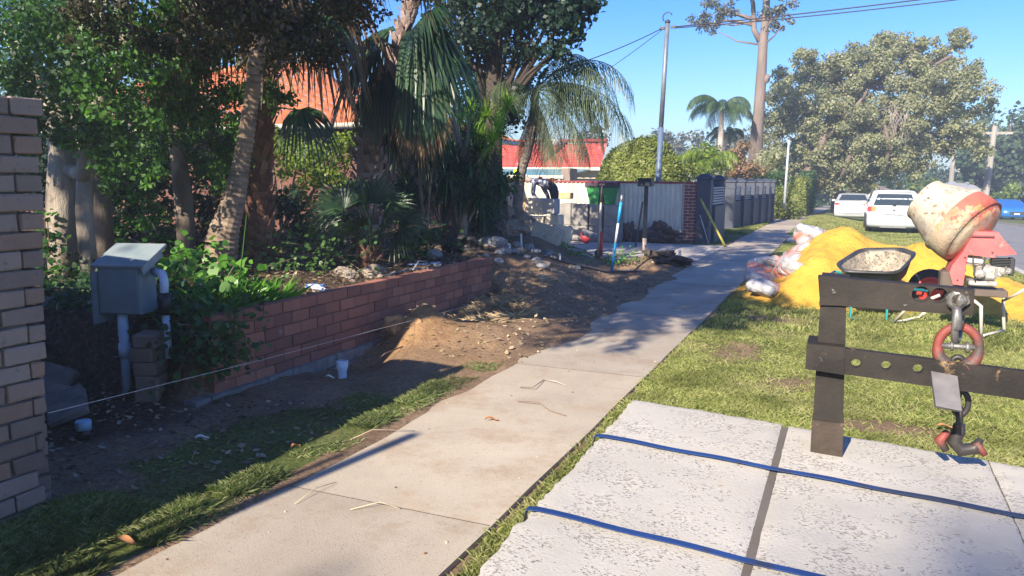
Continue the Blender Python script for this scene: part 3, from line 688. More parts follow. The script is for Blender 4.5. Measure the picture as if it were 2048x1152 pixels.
# dark spiky shrubbery
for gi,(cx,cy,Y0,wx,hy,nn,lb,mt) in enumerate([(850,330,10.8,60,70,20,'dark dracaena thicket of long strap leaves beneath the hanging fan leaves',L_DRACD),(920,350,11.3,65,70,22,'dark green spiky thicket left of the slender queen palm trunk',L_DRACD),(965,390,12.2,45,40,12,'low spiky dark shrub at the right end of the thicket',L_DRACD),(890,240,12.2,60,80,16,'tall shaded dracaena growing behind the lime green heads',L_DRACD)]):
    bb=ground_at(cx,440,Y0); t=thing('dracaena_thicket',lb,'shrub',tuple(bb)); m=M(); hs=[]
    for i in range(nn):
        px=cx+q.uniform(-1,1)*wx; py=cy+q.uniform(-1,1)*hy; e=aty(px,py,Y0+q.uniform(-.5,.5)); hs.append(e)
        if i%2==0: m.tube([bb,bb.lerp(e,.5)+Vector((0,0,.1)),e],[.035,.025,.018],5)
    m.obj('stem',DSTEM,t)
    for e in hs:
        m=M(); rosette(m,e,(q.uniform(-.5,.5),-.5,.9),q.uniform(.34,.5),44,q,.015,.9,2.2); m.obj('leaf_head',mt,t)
# big dark tree above
bt=ground_at(1000,440,13.6)
t=thing('dense_tree','big dense dark leafy tree towering over the middle of the garden','tree',tuple(bt))
m=M(); s=aty(985,250,13.4); m.tube([bt,aty(985,340,13.5),s,aty(990,100,13.4),aty(1000,-80,13.3)],[.22,.19,.17,.14,.1],10,smooth=False)
cl=[]
for (px,py,Y0,r_) in [(1000,60,13.2,.75),(920,70,13.0,.6),(1080,50,13.2,.7),(1140,30,13.0,.5),(1160,60,12.9,.25),(900,10,13.2,.6),(960,0,13.2,.8),(1040,-20,13.2,.8),(1110,-40,13.4,.8),(1170,-60,13.2,.6),(980,150,13.6,.6),(1040,130,13.3,.5),(930,160,13.6,.55),(1000,220,13.8,.55),(960,240,13.8,.5),(1100,110,13.0,.32),(1130,95,13.,.25),(1000,-120,13.3,1.2),(900,-100,13,.9),(1120,-150,13.4,1.1),(880,60,13.3,.4),(1160,10,13.,.4)]:
    c=aty(px,py,Y0); cl+=subclumps((c.x,c.y,c.z),(r_,r_,r_),7,q,(.4,.62))
    m.tube([s,s.lerp(c,.6)+Vector((0,0,.15)),c],[.06,.035,.02],5)
for i in range(30):  # unseen upper clumps added to shade the fence, pillars and verge
    c=Vector((q.uniform(-6.2,-3.0),q.uniform(7.5,13),q.uniform(6.4,8.8))) if i<20 else Vector((q.uniform(-3.0,.5),q.uniform(7.2,8.8),q.uniform(7.4,8.2))); r_=q.uniform(.6,.9); cl+=subclumps(c,(r_,r_,r_*.7),6,q,(.4,.6)); m.tube([aty(1000,-80,13.3),tuple(c)],[.08,.02],5)
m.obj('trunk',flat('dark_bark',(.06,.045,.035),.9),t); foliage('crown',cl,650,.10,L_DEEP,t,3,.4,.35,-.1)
m=M()
# left-side trees: pale trunks and dense foliage
for i,(pts,rr,lb) in enumerate([
    ([(128,505),(122,400),(128,300),(110,230),(60,150),(20,60)],[.17,.15,.14,.13,.10,.08],'pale smooth forked tree trunk nearest the brick boundary wall'),
    ([(176,500),(168,420),(172,330),(185,240),(230,150),(260,40)],[.09,.08,.08,.07,.06,.05],'thin pale trunk just right of the forked trunk'),
    ([(205,495),(200,400),(175,320),(160,240),(150,120),(140,0)],[.14,.13,.14,.13,.12,.1],'thick shaded brown trunk behind the two pale trunks'),
    ([(375,470),(365,380),(355,300),(350,200),(350,60)],[.12,.11,.1,.1,.08],'dark slender trunk half hidden by leaves left of the ringed palm')]):
    Y0=[5.6,5.5,6.6,7.4][i]; bb=ground_at(pts[0][0],pts[0][1],Y0)
    t=thing('leafy_tree',lb+' under dense green foliage','tree',tuple(bb))
    m=M(); P=[bb-Vector((0,0,.1))]+[aty(a,b,Y0+.1*j) for j,(a,b) in enumerate(pts[1:])]; m.tube(P,[r_*(1+.06*q.uniform(-1,1)) for r_ in rr],12,smooth=True)
    if i==0: m.tube([P[2]+Vector((.05,0,-.2)),aty(165,350,5.5),aty(172,300,5.5),aty(190,200,5.6)],[.09,.075,.06,.05],8)
    m.obj('trunk',BARKP if i<2 else BARK,t)
    crowns=[[(60,120,.5),(20,200,.4),(100,60,.5),(30,40,.45),(160,110,.42),(105,235,.22),(130,270,.16),(20,270,.25)],
            [(240,190,.38),(290,150,.4),(210,250,.28),(270,270,.28),(230,90,.45),(320,80,.4),(200,330,.14),(300,340,.16)],
            [(150,60,.5),(200,30,.5),(90,10,.5),(250,10,.5),(180,200,.35),(60,200,.4),(230,350,.26),(210,280,.3),(140,150,.4),(280,400,.2),(30,130,.4)],
            [(470,260,.2),(480,190,.24),(500,150,.26),(455,300,.2),(560,190,.2),(350,220,.42),(410,260,.42),(440,300,.36),(330,290,.38),(390,330,.32),(450,240,.3),(300,220,.4),(440,360,.28),(350,150,.4),(420,190,.3),(400,100,.4),(300,100,.4),(470,330,.2)]][i]
    cl=[]
    for (px,py,r_) in crowns:
        c=aty(px,py,Y0+q.uniform(-.5,.7)); cl+=subclumps((c.x,c.y,c.z),(r_,r_,r_*.9),8,q,(.42,.65))
    foliage('crown',cl,1150,.06,L_MID if i in(1,3) else L_DARK,t,20+i,.36,.3)
# back shrubs (dark) filling between trunks
def shrub(name,lb,cat,clpx,mat,seed,size=.07,dens=900,sub=7,group=None,stem=True,rs=(.42,.65)):
    c0=aty(*clpx[0][:3]); bb=Vector((c0.x,c0.y,hz(c0.x,c0.y))); t=thing(name,lb,cat,tuple(bb),group); qq=random.Random(seed); cl=[]; m=M()
    for (px,py,Y0,r_) in clpx:
        c=aty(px,py,Y0); cl+=subclumps((c.x,c.y,c.z),(r_*1.1,r_*1.1,r_),sub,qq,rs)
        m.tube([(bb.x,bb.y,bb.z-.05),tuple(bb.lerp(c,.6)),tuple(c)],[.03,.02,.01],5)
    foliage('foliage',cl,dens,size,mat,t,seed,.4,.35); m.obj('stem',BARK,t); return t
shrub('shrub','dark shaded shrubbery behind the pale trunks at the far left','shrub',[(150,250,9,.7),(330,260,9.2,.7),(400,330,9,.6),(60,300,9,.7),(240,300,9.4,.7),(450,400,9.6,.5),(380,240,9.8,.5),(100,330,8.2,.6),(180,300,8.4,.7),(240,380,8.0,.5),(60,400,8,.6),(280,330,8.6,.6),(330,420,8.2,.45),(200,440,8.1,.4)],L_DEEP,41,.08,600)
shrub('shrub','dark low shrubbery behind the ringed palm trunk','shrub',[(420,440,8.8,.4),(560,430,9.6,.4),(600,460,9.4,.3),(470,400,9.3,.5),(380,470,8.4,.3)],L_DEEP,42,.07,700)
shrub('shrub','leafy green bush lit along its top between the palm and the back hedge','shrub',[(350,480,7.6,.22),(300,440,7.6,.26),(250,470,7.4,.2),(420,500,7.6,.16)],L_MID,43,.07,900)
shrub('hedge','bright yellow green hedge behind the garden under the orange roof','hedge',[(560,330,12.0,.45),(610,350,12.0,.5),(660,330,12.,.5),(600,300,12.2,.4),(690,290,12.2,.35),(640,400,12.0,.4),(580,400,12.0,.4),(540,280,12.2,.3),(670,380,12.,.4)],L_BAM,44,.075,950)
shrub('shrub','shaded green clump at the foot of the fan palm','shrub',[(660,470,9.0,.25),(700,500,8.6,.16),(620,490,8.7,.2),(800,500,9.0,.2),(850,490,9.4,.25)],L_DARK,45,.06,1000)
shrub('shrub','small dark green bush at the end of the bed beside the boulder','shrub',[(965,440,12.6,.25),(945,460,12.3,.2),(990,400,12.8,.28),(1010,360,13.,.22)],L_DARK,46,.07,900)
# canopy added in place of a finger over the lens, and for shade
added_canopy_t=thing('added_canopy','added dark brown and green canopy over the wall, mostly unseen, shading the path','tree',(-5.0,1.0,0))
m=M(); m.tube([(-5.0,1.0,0),(-4.9,1.2,1.8),(-4.6,1.6,3.0),(-3.6,3.0,3.5),(-2.6,4.0,3.7)],[.16,.14,.11,.07,.03],8)
cl=[]
for (x_,y_,z_,r_) in [(-4.6,3.6,3.25,.5),(-3.9,4.2,3.35,.5),(-3.2,4.4,3.35,.45),(-2.6,4.4,3.5,.4),(-4.4,4.6,3.5,.55),(-3.5,5.0,3.75,.5),(-2.9,5.2,3.9,.4),(-5.4,3.4,3.2,.55),(-4.9,2.6,3.4,.6),(-3.9,2.8,3.6,.6),(-3.0,3.2,3.7,.5),(-5.8,4.4,3.6,.6),(-2.3,4.6,3.75,.35)]:
    cl+=subclumps((x_,y_,z_),(r_,r_,r_*.7),9,q,(.4,.6)); m.tube([(-4.2,2.4,3.25),((-4.2+x_)/2,(2.4+y_)/2,(3.25+z_)/2+.1),(x_,y_,z_)],[.04,.025,.012],5)
m.tube([(-4.9,1.2,1.8),(-4.8,1.6,3.6),(-4.5,2.6,5.0)],[.13,.11,.07],8)
cln=[]
for i in range(26):
    y_=q.uniform(4.2,5.6); f_=q.random(); px_=120+740*f_; py_=q.uniform(-60,95) if px_<640 else q.uniform(-70,40); c=aty(px_,py_,y_); cln+=subclumps(tuple(c),(.26,.26,.2),7,q,(.45,.7)); m.tube([(-3.6,3.0,3.5),tuple((Vector((-3.6,3.0,3.5))+c)/2+Vector((0,0,.1))),tuple(c)],[.03,.015,.006],4)
for i in range(96):  # unseen clumps put in above the view to shade the path
    x_,y_,z_=(q.uniform(-6.0,-3.3),q.uniform(.5,4.2),q.uniform(4.9,6.3)) if i<20 else (q.uniform(-4.1,-2.62),q.uniform(-.6,8.6),q.uniform(4.8,6.0)); r_=q.uniform(.5,.8); x_+=.0
    cl+=subclumps((x_,y_,z_),(r_,r_,r_*.6),6,q,(.4,.6)); m.tube([(-4.5,2.6,5.0),((-4.5+x_)/2,(2.6+y_)/2,(5.0+z_)/2+.1),(x_,y_,z_)],[.05,.03,.012],5)
m.obj('trunk',BARK,added_canopy_t); LBG=leafm('added_brown_green_leaves',[(.034,.027,.018),(.058,.042,.026),(.04,.075,.025)],.25); foliage('crown',cl,800,.085,LBG,added_canopy_t,71,.34,.3,-.3); foliage('added_lower_crown',cln,1.0,.045,LBG,added_canopy_t,72,.30,.2,-.3)
# unseen trees put in behind the camera to shade the garden and pallet
def shade_tree(x_,y_,h_,r_,seed,lb,n=26,mat=None,dens=40,leaf=.22):
    t=thing('unseen_shade_tree',lb,'tree',(x_,y_,0)); qq=random.Random(seed); m=M(); m.tube([(x_,y_,-.1),(x_+.1,y_,h_*.4),(x_,y_+.1,h_*.8)],[.2,.15,.08],8)
    cl=subclumps((x_,y_,h_),(r_,r_,r_*.6),n,qq,(.25,.42)); limbs(m,(x_,y_,h_*.45),[c[0] for c in cl[:10]],.06,qq)
    m.obj('trunk',BARK,t); foliage('crown',cl,dens,leaf,mat or L_DARK,t,seed,.42,.2); return t
shade_tree(-12.2,-3.5,6.2,3.0,81,'unseen leafy tree added in the yard behind the brick wall to shade the garden',16)
shade_tree(-10.0,-7.5,8.2,2.8,82,'unseen taller leafy tree added behind the photographer to the left to shade the garden',30)
shade_tree(-15,0.0,6.0,2.8,83,'unseen leafy tree added at the far left of the yard behind the brick wall to shade the garden',12)
shade_tree(-3.3,-24.3,14.0,2.6,84,'unseen tall tree added behind the photographer to shade the pallet',30)  # added only to throw soft shade on the near pallet

# ------------------------------------------------------------------ houses
def tile_mat(name,c1,c2,c3,pale=None):
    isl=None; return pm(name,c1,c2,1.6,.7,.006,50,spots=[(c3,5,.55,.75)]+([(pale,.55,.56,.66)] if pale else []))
def tile_roof(m,p0,u,v,lu,lv,hip0=0,hip1=0,tw=.30,th=.36):
    """tiled slope: u along the eave, v up the slope; hip0/hip1 shrink the ends towards the ridge (m)"""
    p0=Vector(p0); u=Vector(u).normalized(); v=Vector(v).normalized(); n=u.cross(v).normalized()
    rows=int(lv/th)
    for r in range(rows):
        cols=int(lu/tw*6); prev=None
        for e,(t,hh) in enumerate(((r*th,.045),((r+1)*th+.03,.0))):
            a=hip0*t/lv; b=lu-hip1*t/lv; row=[]
            for c in range(cols+1):
                s=a+(b-a)*c/cols; wv=abs(math.sin(PI*s/tw+ (PI/2 if r%2 else 0)))
                row.append(p0+u*s+v*t+n*(hh+.035*wv))
            if prev is not None:
                o=len(m.v); k=cols+1
                m.add(prev+row,[(i,i+1,k+i+1,k+i) for i in range(cols)])
                m.add([q_-n*.05 for q_ in prev]+prev,[(i,i+1,k+i+1,k+i) for i in range(cols)])
            prev=row
T_OR=tile_mat('orange_tiles',(.38,.12,.05),(.47,.16,.065),(.24,.085,.05))
T_RED=tile_mat('red_tiles',(.40,.065,.045),(.48,.095,.06),(.26,.05,.04),(.50,.26,.22))  # pale patches are sun glare painted into the tile colour
WALLC=pm('cream_render',(.58,.52,.42),(.66,.60,.50),3,.85)
BRH=pm('house_brick',(.10,.045,.035),(.16,.07,.05),14,.9,.004,40)
TRIM=flat('cream_trim',(.62,.58,.50),.5)
h1=thing('house','brick house with a bright orange tiled roof half hidden behind the palms','house',(-14,14.2,0))
m=M(); m.box((-15.2,17.0,1.25),(12.0,7.0,2.7)); w1=m.obj('wall',BRH,h1)
m=M(); sl=Vector((0,math.cos(R(22)),math.sin(R(22))))
tile_roof(m,(-21.8,12.8,2.62),(1,0,0),sl,13.0,4.7,3.9,3.9)
r1=m.obj('roof',T_OR,h1)
m=M(); hv=Vector((-math.cos(R(22)),0,math.sin(R(22)))); tile_roof(m,(-8.8,12.8,2.62),(0,1,0),hv,8.7,4.2,4.3,4.3); m.obj('hip_slope',T_OR,r1)
m=M(); a=Vector((-8.8,12.8,2.72)); b=Vector((-12.7,17.15,4.5)); m.tube([a,b],.11,8); m.tube([b,Vector((-17.9,17.15,4.5))],.11,8); m.obj('ridge_cap',T_OR,r1)
m=M(); m.tube([(-21.8,12.75,2.60),(-8.75,12.75,2.60)],.06,6); m.tube([(-8.75,12.75,2.60),(-8.75,21.4,2.60)],.06,6); m.obj('gutter',TRIM,h1)
h2=thing('house','cream house with a red tiled roof behind the cream fence','house',(-12,34,0))
m=M(); m.box((-13.5,37.6,1.0),(10.0,7.0,2.5)); m.obj('wall',WALLC,h2)
m=M(); sl=Vector((0,math.cos(R(20)),math.sin(R(20))))
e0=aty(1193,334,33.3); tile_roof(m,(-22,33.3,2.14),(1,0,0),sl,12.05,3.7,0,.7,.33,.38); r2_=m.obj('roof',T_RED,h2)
m=M(); m.tube([(-22,36.8,3.48),(-10.7,36.8,3.48)],.11,6); a=aty(1082,326,33.6)+Vector((0,-.05,.12)); m.tube([a,(-12.6,36.6,3.46)],.07,6); m.obj('ridge_cap',flat('ridge_red',(.30,.05,.045),.7),r2_)
m=M(); c=aty(1106,284,36); m.lathe([(0,.35),(.30,.33),(.36,.22),(.28,.05),(.16,0),(.16,-.4)],c-Vector((0,0,.2)),n=14); m.obj('roof_vent',flat('vent_metal',(.6,.6,.58),.4),r2_)
m=M(); m.box((-16,33.22,2.08),(12.1,.10,.13)); m.obj('fascia',TRIM,h2)
m=M(); m.box((-15.5,31.2,1.88),(10.3,3.6,.04),(R(5),0,0)); aw=m.obj('patio_roof',pm('teal_sheet',(.10,.26,.27),(.15,.33,.33),2,.45),h2)
m=M(); m.box((-15.5,29.42,1.70),(10.4,.09,.12)); m.obj('beam',flat('beam_cream',(.6,.55,.42),.6),aw)
for x_ in (-10.5,-13.8,-17.5):
    m=M(); m.box((x_,29.5,.8),(.1,.1,1.75)); m.obj('post',TRIM,aw)
m=M(); m.box((-10.22,29.9,1.62),(.35,.9,.85)); m.obj('meter_cupboard',flat('brown_panel',(.25,.18,.15),.7),h2)

# ------------------------------------------------------------------ cream sheet fence
FCREAM=pm('cream_fence_sheet',(.54,.51,.43),(.62,.59,.51),1.5,.5,spots=[((.42,.38,.32),3,.62,.8)])
fn=thing('sheet_fence','long cream ribbed steel fence with a red brown cap rail behind the limestone blocks','fence',(-8,20.5,0))
for pi in range(9):
    x1=-3.86-pi*2.4; x0=x1-2.36; z0=float(gz(-4,20)); m=M(); pts=[]; n=int(2.36/.125)
    for i in range(n+1):
        xa=x0+i*.125
        for dx,dy in ((0,0),(.025,0),(.045,-.035),(.08,-.035),(.10,0)): pts.append((xa+dx,20.5+dy))
    pts=[p for p in pts if p[0]<=x1]
    k=len(pts); m.add([(x_,y_,z0-.02) for x_,y_ in pts]+[(x_,y_,z0+1.52) for x_,y_ in pts],[(i,i+1,k+i+1,k+i) for i in range(k-1)]); m.obj('panel',FCREAM,fn)
    m=M(); m.box((x1+.02,20.5,.76),(.05,.07,1.55)); m.obj('post',FCREAM,fn)
m=M(); m.box((-14.6,20.5,1.545),(21.5,.09,.055),bev=.008); m.obj('cap_rail',flat('red_cap',(.26,.045,.05),.5),fn)
m=M(); m.box((-14.6,20.46,.02),(21.5,.05,.05)); m.obj('bottom_rail',flat('red_cap2',(.22,.05,.05),.6),fn)

# ------------------------------------------------------------------ charcoal pillar fence
def pier(m,x_,y_,w_,h_,z0): m.box((x_,y_,z0+h_/2),(w_,w_,h_),bev=.012)
def piercap(m,x_,y_,w_,z): 
    m.box((x_,y_,z+.03),(w_+.07,w_+.07,.06),bev=.01); a=w_/2+.0
    m.add([(x_-a,y_-a,z+.06),(x_+a,y_-a,z+.06),(x_+a,y_+a,z+.06),(x_-a,y_+a,z+.06),(x_-a*.35,y_-a*.35,z+.14),(x_+a*.35,y_-a*.35,z+.14),(x_+a*.35,y_+a*.35,z+.14),(x_-a*.35,y_+a*.35,z+.14)],[(0,1,5,4),(1,2,6,5),(2,3,7,6),(3,0,4,7),(4,5,6,7)])
def slats(m,a,b,z0,z1,n,th=.02,hh=.6):
    a=Vector(a);b=Vector(b);d=b-a; rot=Matrix.Rotation(math.atan2(d.y,d.x),3,'Z'); p=(z1-z0)/n
    for i in range(n): m.box((a+b)/2+Vector((0,0,z0+p*(i+.5))),(d.length,th,p*hh),rot)
SLAT=flat('pale_grey_slat',(.34,.36,.40),.5)
def pillar(x_,y_,w_,h_,root,brick=False):
    z0=float(gz(x_,y_)); m=M(); pier(m,x_,y_,w_,h_,z0-.1); t=m.obj('pillar',PAINT_CH,root)
    m=M(); piercap(m,x_,y_,w_,z0+h_-.1); m.obj('cap',PAINT_CH,t)
    m=M(); m.box((x_,y_,z0+h_-.27),(w_+.03,w_+.03,.05)); m.obj('band',PAINT_CH,t)
    if brick:
        m=M(); brick_run(m,(x_-w_/2-.32,y_-w_/2+.07,0),(1,0,0),(0,-1,0),.34,z0-.0,19,.083,.235,.016,.08,jit=.002); m.obj('brick_edge',BR_FAR,t)
        m=M(); m.box((x_-w_/2-.15,y_-w_/2+.112,.78),(.335,.06,1.56)); m.obj('pointing',pm('pale_mortar',(.42,.36,.33),(.5,.44,.4),9,.9),t)
def infill(a,b,root,h_=1.45,low=.95):
    a=Vector(a);b=Vector(b); z0=float(gz((a.x+b.x)/2,(a.y+b.y)/2)); d=b-a; rot=Matrix.Rotation(math.atan2(d.y,d.x),3,'Z'); c=(a+b)/2
    m=M(); m.box((c.x,c.y,z0+low/2-.05),(d.length,.14,low+.1),rot); t=m.obj('wall_base',PAINT_CH,root)
    m=M(); slats(m,a,b,z0+low+.02,z0+h_,7,.03,.62); m.obj('slats',SLAT,t)
pf=thing('pillar_fence','two charcoal pillars with a slat panel and maroon brick edge, ending the cream fence','fence',(-3.3,20.5,0))
pillar(-3.32,20.5,.36,1.74,pf,True); pillar(-3.28,22.6,.32,1.72,pf); infill((-3.14,20.75,0),(-3.12,22.45,0),pf)
pf=thing('pillar_fence','row of six far charcoal pillars with slat panels beside the pavement','fence',(-3.5,26.2,0))
prev=None
for i,(px,Y0) in enumerate([(1460,26.2),(1480,27.4),(1500,28.6),(1515.5,29.8),(1529.5,31.0),(1540,32.2)]):
    c=aty(px,400,Y0); pillar(c.x,Y0,.33,1.66,pf)
    if prev: infill((prev.x+.02,prev.y+.17,0),(c.x+.02,Y0-.17,0),pf)
    prev=Vector((c.x,Y0,0))
m=M(); a=aty(1432,420,27.5); m.box((a.x-.25,26.9,.45),(1.1,.12,1.1)); tag(m.obj('rendered_wall',pm('pale_grey_render',(.34,.35,.38),(.42,.43,.46),2,.8),loc=(a.x-.25,26.9,-.1)),'low pale grey rendered wall closing the gap before the far charcoal pillars','wall')

# ------------------------------------------------------------------ poles and wires
GALV=pm('galvanised_steel',(.13,.145,.17),(.20,.22,.25),4,.45,metal=.3)
t=thing('service_pole','tall grey steel service pole with two wires rising behind the cream fence','pole',(-4.9,21.6,0))
lo=aty(1317,362,21.6); tpp=aty(1335,47,21.6); bs=lo+(lo-tpp)*(lo.z/(tpp.z-lo.z)); md=aty(1322,255,21.6)
m=M(); m.tube([bs,md],.075,14); m.obj('lower_sleeve',flat('blue_grey_paint',(.10,.14,.22),.5),t)
m=M(); m.tube([md,tpp],[.065,.06],14); m.obj('pole',GALV,t)
m=M(); m.lathe([(.06,0),(.075,.02),(.07,.07),(.03,.10),(0,.10)],tpp,n=12)
hk=[tpp+Vector((math.cos(a)*.13,0,.16+math.sin(a)*.13)) for a in [PI*1.25-i*.35 for i in range(11)]]; m.tube(hk,.015,6)
m.box(tpp+Vector((-.14,0,-.12)),(.14,.08,.07)); m.box(tpp+Vector((.16,0,-.1)),(.14,.07,.06)); m.obj('wire_bracket',flat('dark_steel',(.03,.035,.05),.5),t)
def wire(a,b,sag,r,lb,n=14):
    a=Vector(a);b=Vector(b); pts=[a.lerp(b,i/n)-Vector((0,0,sag*4*(i/n)*(1-i/n))) for i in range(n+1)]
    m=M(); m.tube(pts,r,5); tag(m.obj('overhead_wire',flat('wire_black',(.03,.02,.03),.6),loc=a),lb,'wire','overhead wires')
wire(tpp+Vector((-.15,0,-.12)),aty(1040,160,17),.12,.012,'upper service wire running left from the steel pole to the trees')
wire(tpp+Vector((-.15,0,-.16)),aty(1120,196,24),.1,.009,'lower thin wire running left from the steel pole')
wire(tpp+Vector((.18,0,-.1)),aty(2300,-62,20.0),.06,.016,'upper of the two twin wires running right from the steel pole')
wire(tpp+Vector((.18,0,-.13)),aty(2300,-52,20.0),.09,.014,'lower of the two twin wires running right from the steel pole')
WOODP=pm('weathered_pole',(.22,.20,.17),(.34,.31,.27),3,.9,.01,8,sc3=(1,1,.1))
def upole(px0,py0,px1,py1,Y0,r,lb,arm=True,mat=WOODP):
    a=aty(px0,py0,Y0); b=aty(px1,py1,Y0); b0=Vector((a.x,a.y,float(gz(a.x,a.y))-.1)); t=thing('power_pole',lb,'pole',tuple(b0)); m=M(); m.tube([b0,a,b],[r*1.1,r*1.05,r*.75],8); m.obj('pole',mat,t)
    if arm:
        s=Y0/90.; m=M(); m.box(b-Vector((0,0,.35*s*2)),(2.6*s*1.2,.12*s*2,.12*s*2)); ar=m.obj('crossarm',mat,t)
        for dx in(-1.4,-.1,1.3):
            m=M(); c=b+Vector((dx*s,0,-.35*s*2)); m.lathe([(.05*s*2,0),(.09*s*2,.12*s*2),(.05*s*2,.26*s*2),(.1*s*2,.38*s*2),(0,.5*s*2)],c,n=8); m.obj('insulator',flat('insulator',(.10,.09,.09),.4),ar)
    return b
pb=upole(1970,400,1990,252,62,.22,'leaning grey power pole with a crossarm beside the dark green trees at the right')
pc=upole(1901,375,1909,295,95,.26,'pale power pole seen under the big gum foliage gap',False)
upole(1856,370,1861,325,120,.25,'short far power pole left of the pale one',False)
upole(1914,365,1925,300,120,.2,'dark leaning far power pole right of the pale one',False)
wire(pb+Vector((-1.2,0,-.5)),aty(1830,318,110),.5,.03,'far wire running left from the crossarm pole')
wire(pb+Vector((1.2,0,-.5)),aty(2200,250,60),.3,.03,'far wire running right from the crossarm pole')
t=thing('street_lamp_pole','slender pale metal pole standing in front of the clipped hedge','pole',tuple(gp(1569,412,-.1)))
m=M(); a=aty(1568,418,34); b=aty(1578,279,34); m.tube([a,b],[.06,.04],8); m.obj('pole',flat('pale_metal',(.45,.47,.5),.4),t); m=M(); m.box(b+Vector((.0,0,.03)),(.1,.1,.06)); m.obj('cap',DARKP,t)
t.location=(a.x,34,a.z)
for ch in t.children: ch.data.transform(Matrix.Translation(gp(1569,412,-.1)-Vector((a.x,34,a.z))))

# ------------------------------------------------------------------ far vegetation
def hgt0(x,y): return float(gz(x,y))
def bigtree(name,lb,trunk,cr,Y0,mat,seed,bark=GUMB,dens=22,leaf=.30,sub=9,rs=(.3,.55),shell=.1,branches=True,group=None,asp=.42):
    a=aty(trunk[0][0],trunk[0][1],Y0); b0=Vector((a.x,Y0,hgt0(a.x,Y0)-.2)); t=thing(name,lb,'tree',tuple(b0),group); qq=random.Random(seed)
    m=M(); P=[b0]+[aty(px,py,Y0) for (px,py,r_) in trunk[1:]]; m.tube(P,[p[2] for p in trunk],10,smooth=True); cl=[]
    for (px,py,r_,*o) in cr:
        c=aty(px,py,Y0+(o[0] if o else qq.uniform(-r_,r_))); cl+=subclumps((c.x,c.y,c.z),(r_*1.15,r_*1.1,r_*.85),sub,qq,rs)
        if branches:
            s=min(P[1:],key=lambda p:(p-c).length+ (3 if p.z>c.z else 0)); mid=s.lerp(c,.5)+Vector((0,0,-.08*(c-s).length)); m.tube([s,mid,c],[.085*Y0/55,.05*Y0/55,.02*Y0/55],5)
    m.obj('trunk',bark,t); foliage('crown',cl,dens,leaf,mat,t,seed,asp,shell); return t
# tall bare gum
bigtree('gum_tree','very tall gum tree with a straight bare pinkish trunk and a small high crown',[(1510,330,.42),(1511,300,.38),(1518,220,.31),(1522,160,.29),(1526,90,.25),(1531,40,.21),(1534,-20,.18),(1538,-90,.15)],
 [(1420,35,.9),(1440,15,.9),(1405,42,.6),(1460,20,.5),(1545,35,.7),(1560,10,.8),(1570,45,.5),(1535,60,.4),(1480,-30,1.3),(1560,-50,1.6),(1500,-110,2.),(1425,58,.35)],46,L_BLUEG,101,GUMB,1.3,.14,8)
tg=bpy.data.objects['gum_tree']; m=M()
f0=aty(1520,82,46)
m.tube([f0,aty(1508,60,46),aty(1507,30,46),aty(1506,8,46),aty(1500,-20,46)],[.18,.15,.14,.12,.1],7); m.tube([aty(1505,38,46),aty(1480,30,46),aty(1450,22,46)],[.12,.09,.05],6); m.tube([aty(1510,52,46),aty(1475,42,46),aty(1440,40,46)],[.1,.07,.04],6)
m.tube([aty(1527,60,46),aty(1545,40,46),aty(1556,25,46)],[.1,.07,.04],6); m.rock(aty(1532,158,46),(.28,.2,.28),3,8,2,.2)
m.obj('limb',GUMB,tg)
# broad grey olive gum
crw=[]
qq=random.Random(5)
outline=[(1560,200,1.6),(1560,260,1.6),(1550,320,1.5),(1590,160,1.3),(1612,130,1.0),(1610,115,.8),(1640,190,1.8),(1620,240,2.),(1600,300,1.8),(1660,150,1.7),(1700,130,1.8),(1720,150,1.5),(1745,110,1.6),(1750,90,.9),(1790,110,1.6),(1795,95,.8),(1830,110,1.2),(1845,85,.5),(1870,120,1.3),(1905,80,1.0),(1925,85,.7),(1900,120,1.0),(1925,160,1.4),(1935,210,1.4),(1930,250,1.4),(1945,290,1.2),(1900,190,2.),(1860,180,2.),(1800,170,2.2),(1740,190,2.2),(1690,210,2.),(1860,250,2.),(1810,240,2.2),(1750,260,2.2),(1700,270,2.),(1650,270,2.),(1640,320,1.8),(1700,330,2.),(1760,320,2.),(1820,290,1.6),(1880,280,1.3),(1800,340,1.3),(1740,360,1.2),(1690,365,1.2),(1610,350,1.5),(1580,340,1.4),(1660,350,1.4),(1850,300,1.2),(1855,325,.5),(1575,235,1.4)]
crw=[(a,b,r_*.92) for a,b,r_ in outline]
bigtree('gum_tree','broad spreading grey olive gum tree filling the view behind the two white cars',[(1600,400,.55),(1618,350,.5),(1640,300,.45),(1668,230,.42),(1710,190,.35),(1730,175,.25)],crw,55,L_OLIVE,102,GUMB,1.7,.165,17,(.24,.52),.0)
tb=bpy.data.objects['gum_tree.001']; m=M()
for (P,rr) in [([(1655,275),(1690,240),(1730,190),(1735,178)],.14),([(1690,240),(1700,222)],.2),([(1640,310),(1650,260)],.25),([(1770,330),(1790,260),(1800,210)],.14),([(1780,300),(1770,250)],.1),([(1685,350),(1700,310)],.15),([(1870,130),(1905,110)],.1)]:
    m=M(); m.tube([aty(a,b,53.2) for a,b in P],[rr*(1-.2*i) for i in range(len(P))],7); m.obj('branch',GUMB,tb)
m=M()
for i in range(34):
    s=aty(1795+qq.uniform(-20,20),205+qq.uniform(0,25),52.2); e=s+Vector((qq.uniform(-1,1)*.8,0,-qq.uniform(.8,2.2))); m.tube([s,s.lerp(e,.5)+Vector((qq.uniform(-.2,.2),0,0)),e],[.014,.010,.006],3,cap=False)
m.obj('hanging_twigs',pm('grey_dead_wood',(.24,.20,.17),(.36,.31,.27),3,.9),tb)
bigtree('gum_tree','second thick trunk under the grey olive gum, left of the white sedan',[(1675,395,.45),(1676,370,.42),(1682,340,.4),(1690,320,.3)],[(1660,330,1.2),(1700,335,1.3),(1650,300,1.4),(1720,350,.9),(1640,345,.9)],62,L_OLIVE,103,GUMB,16,.26)
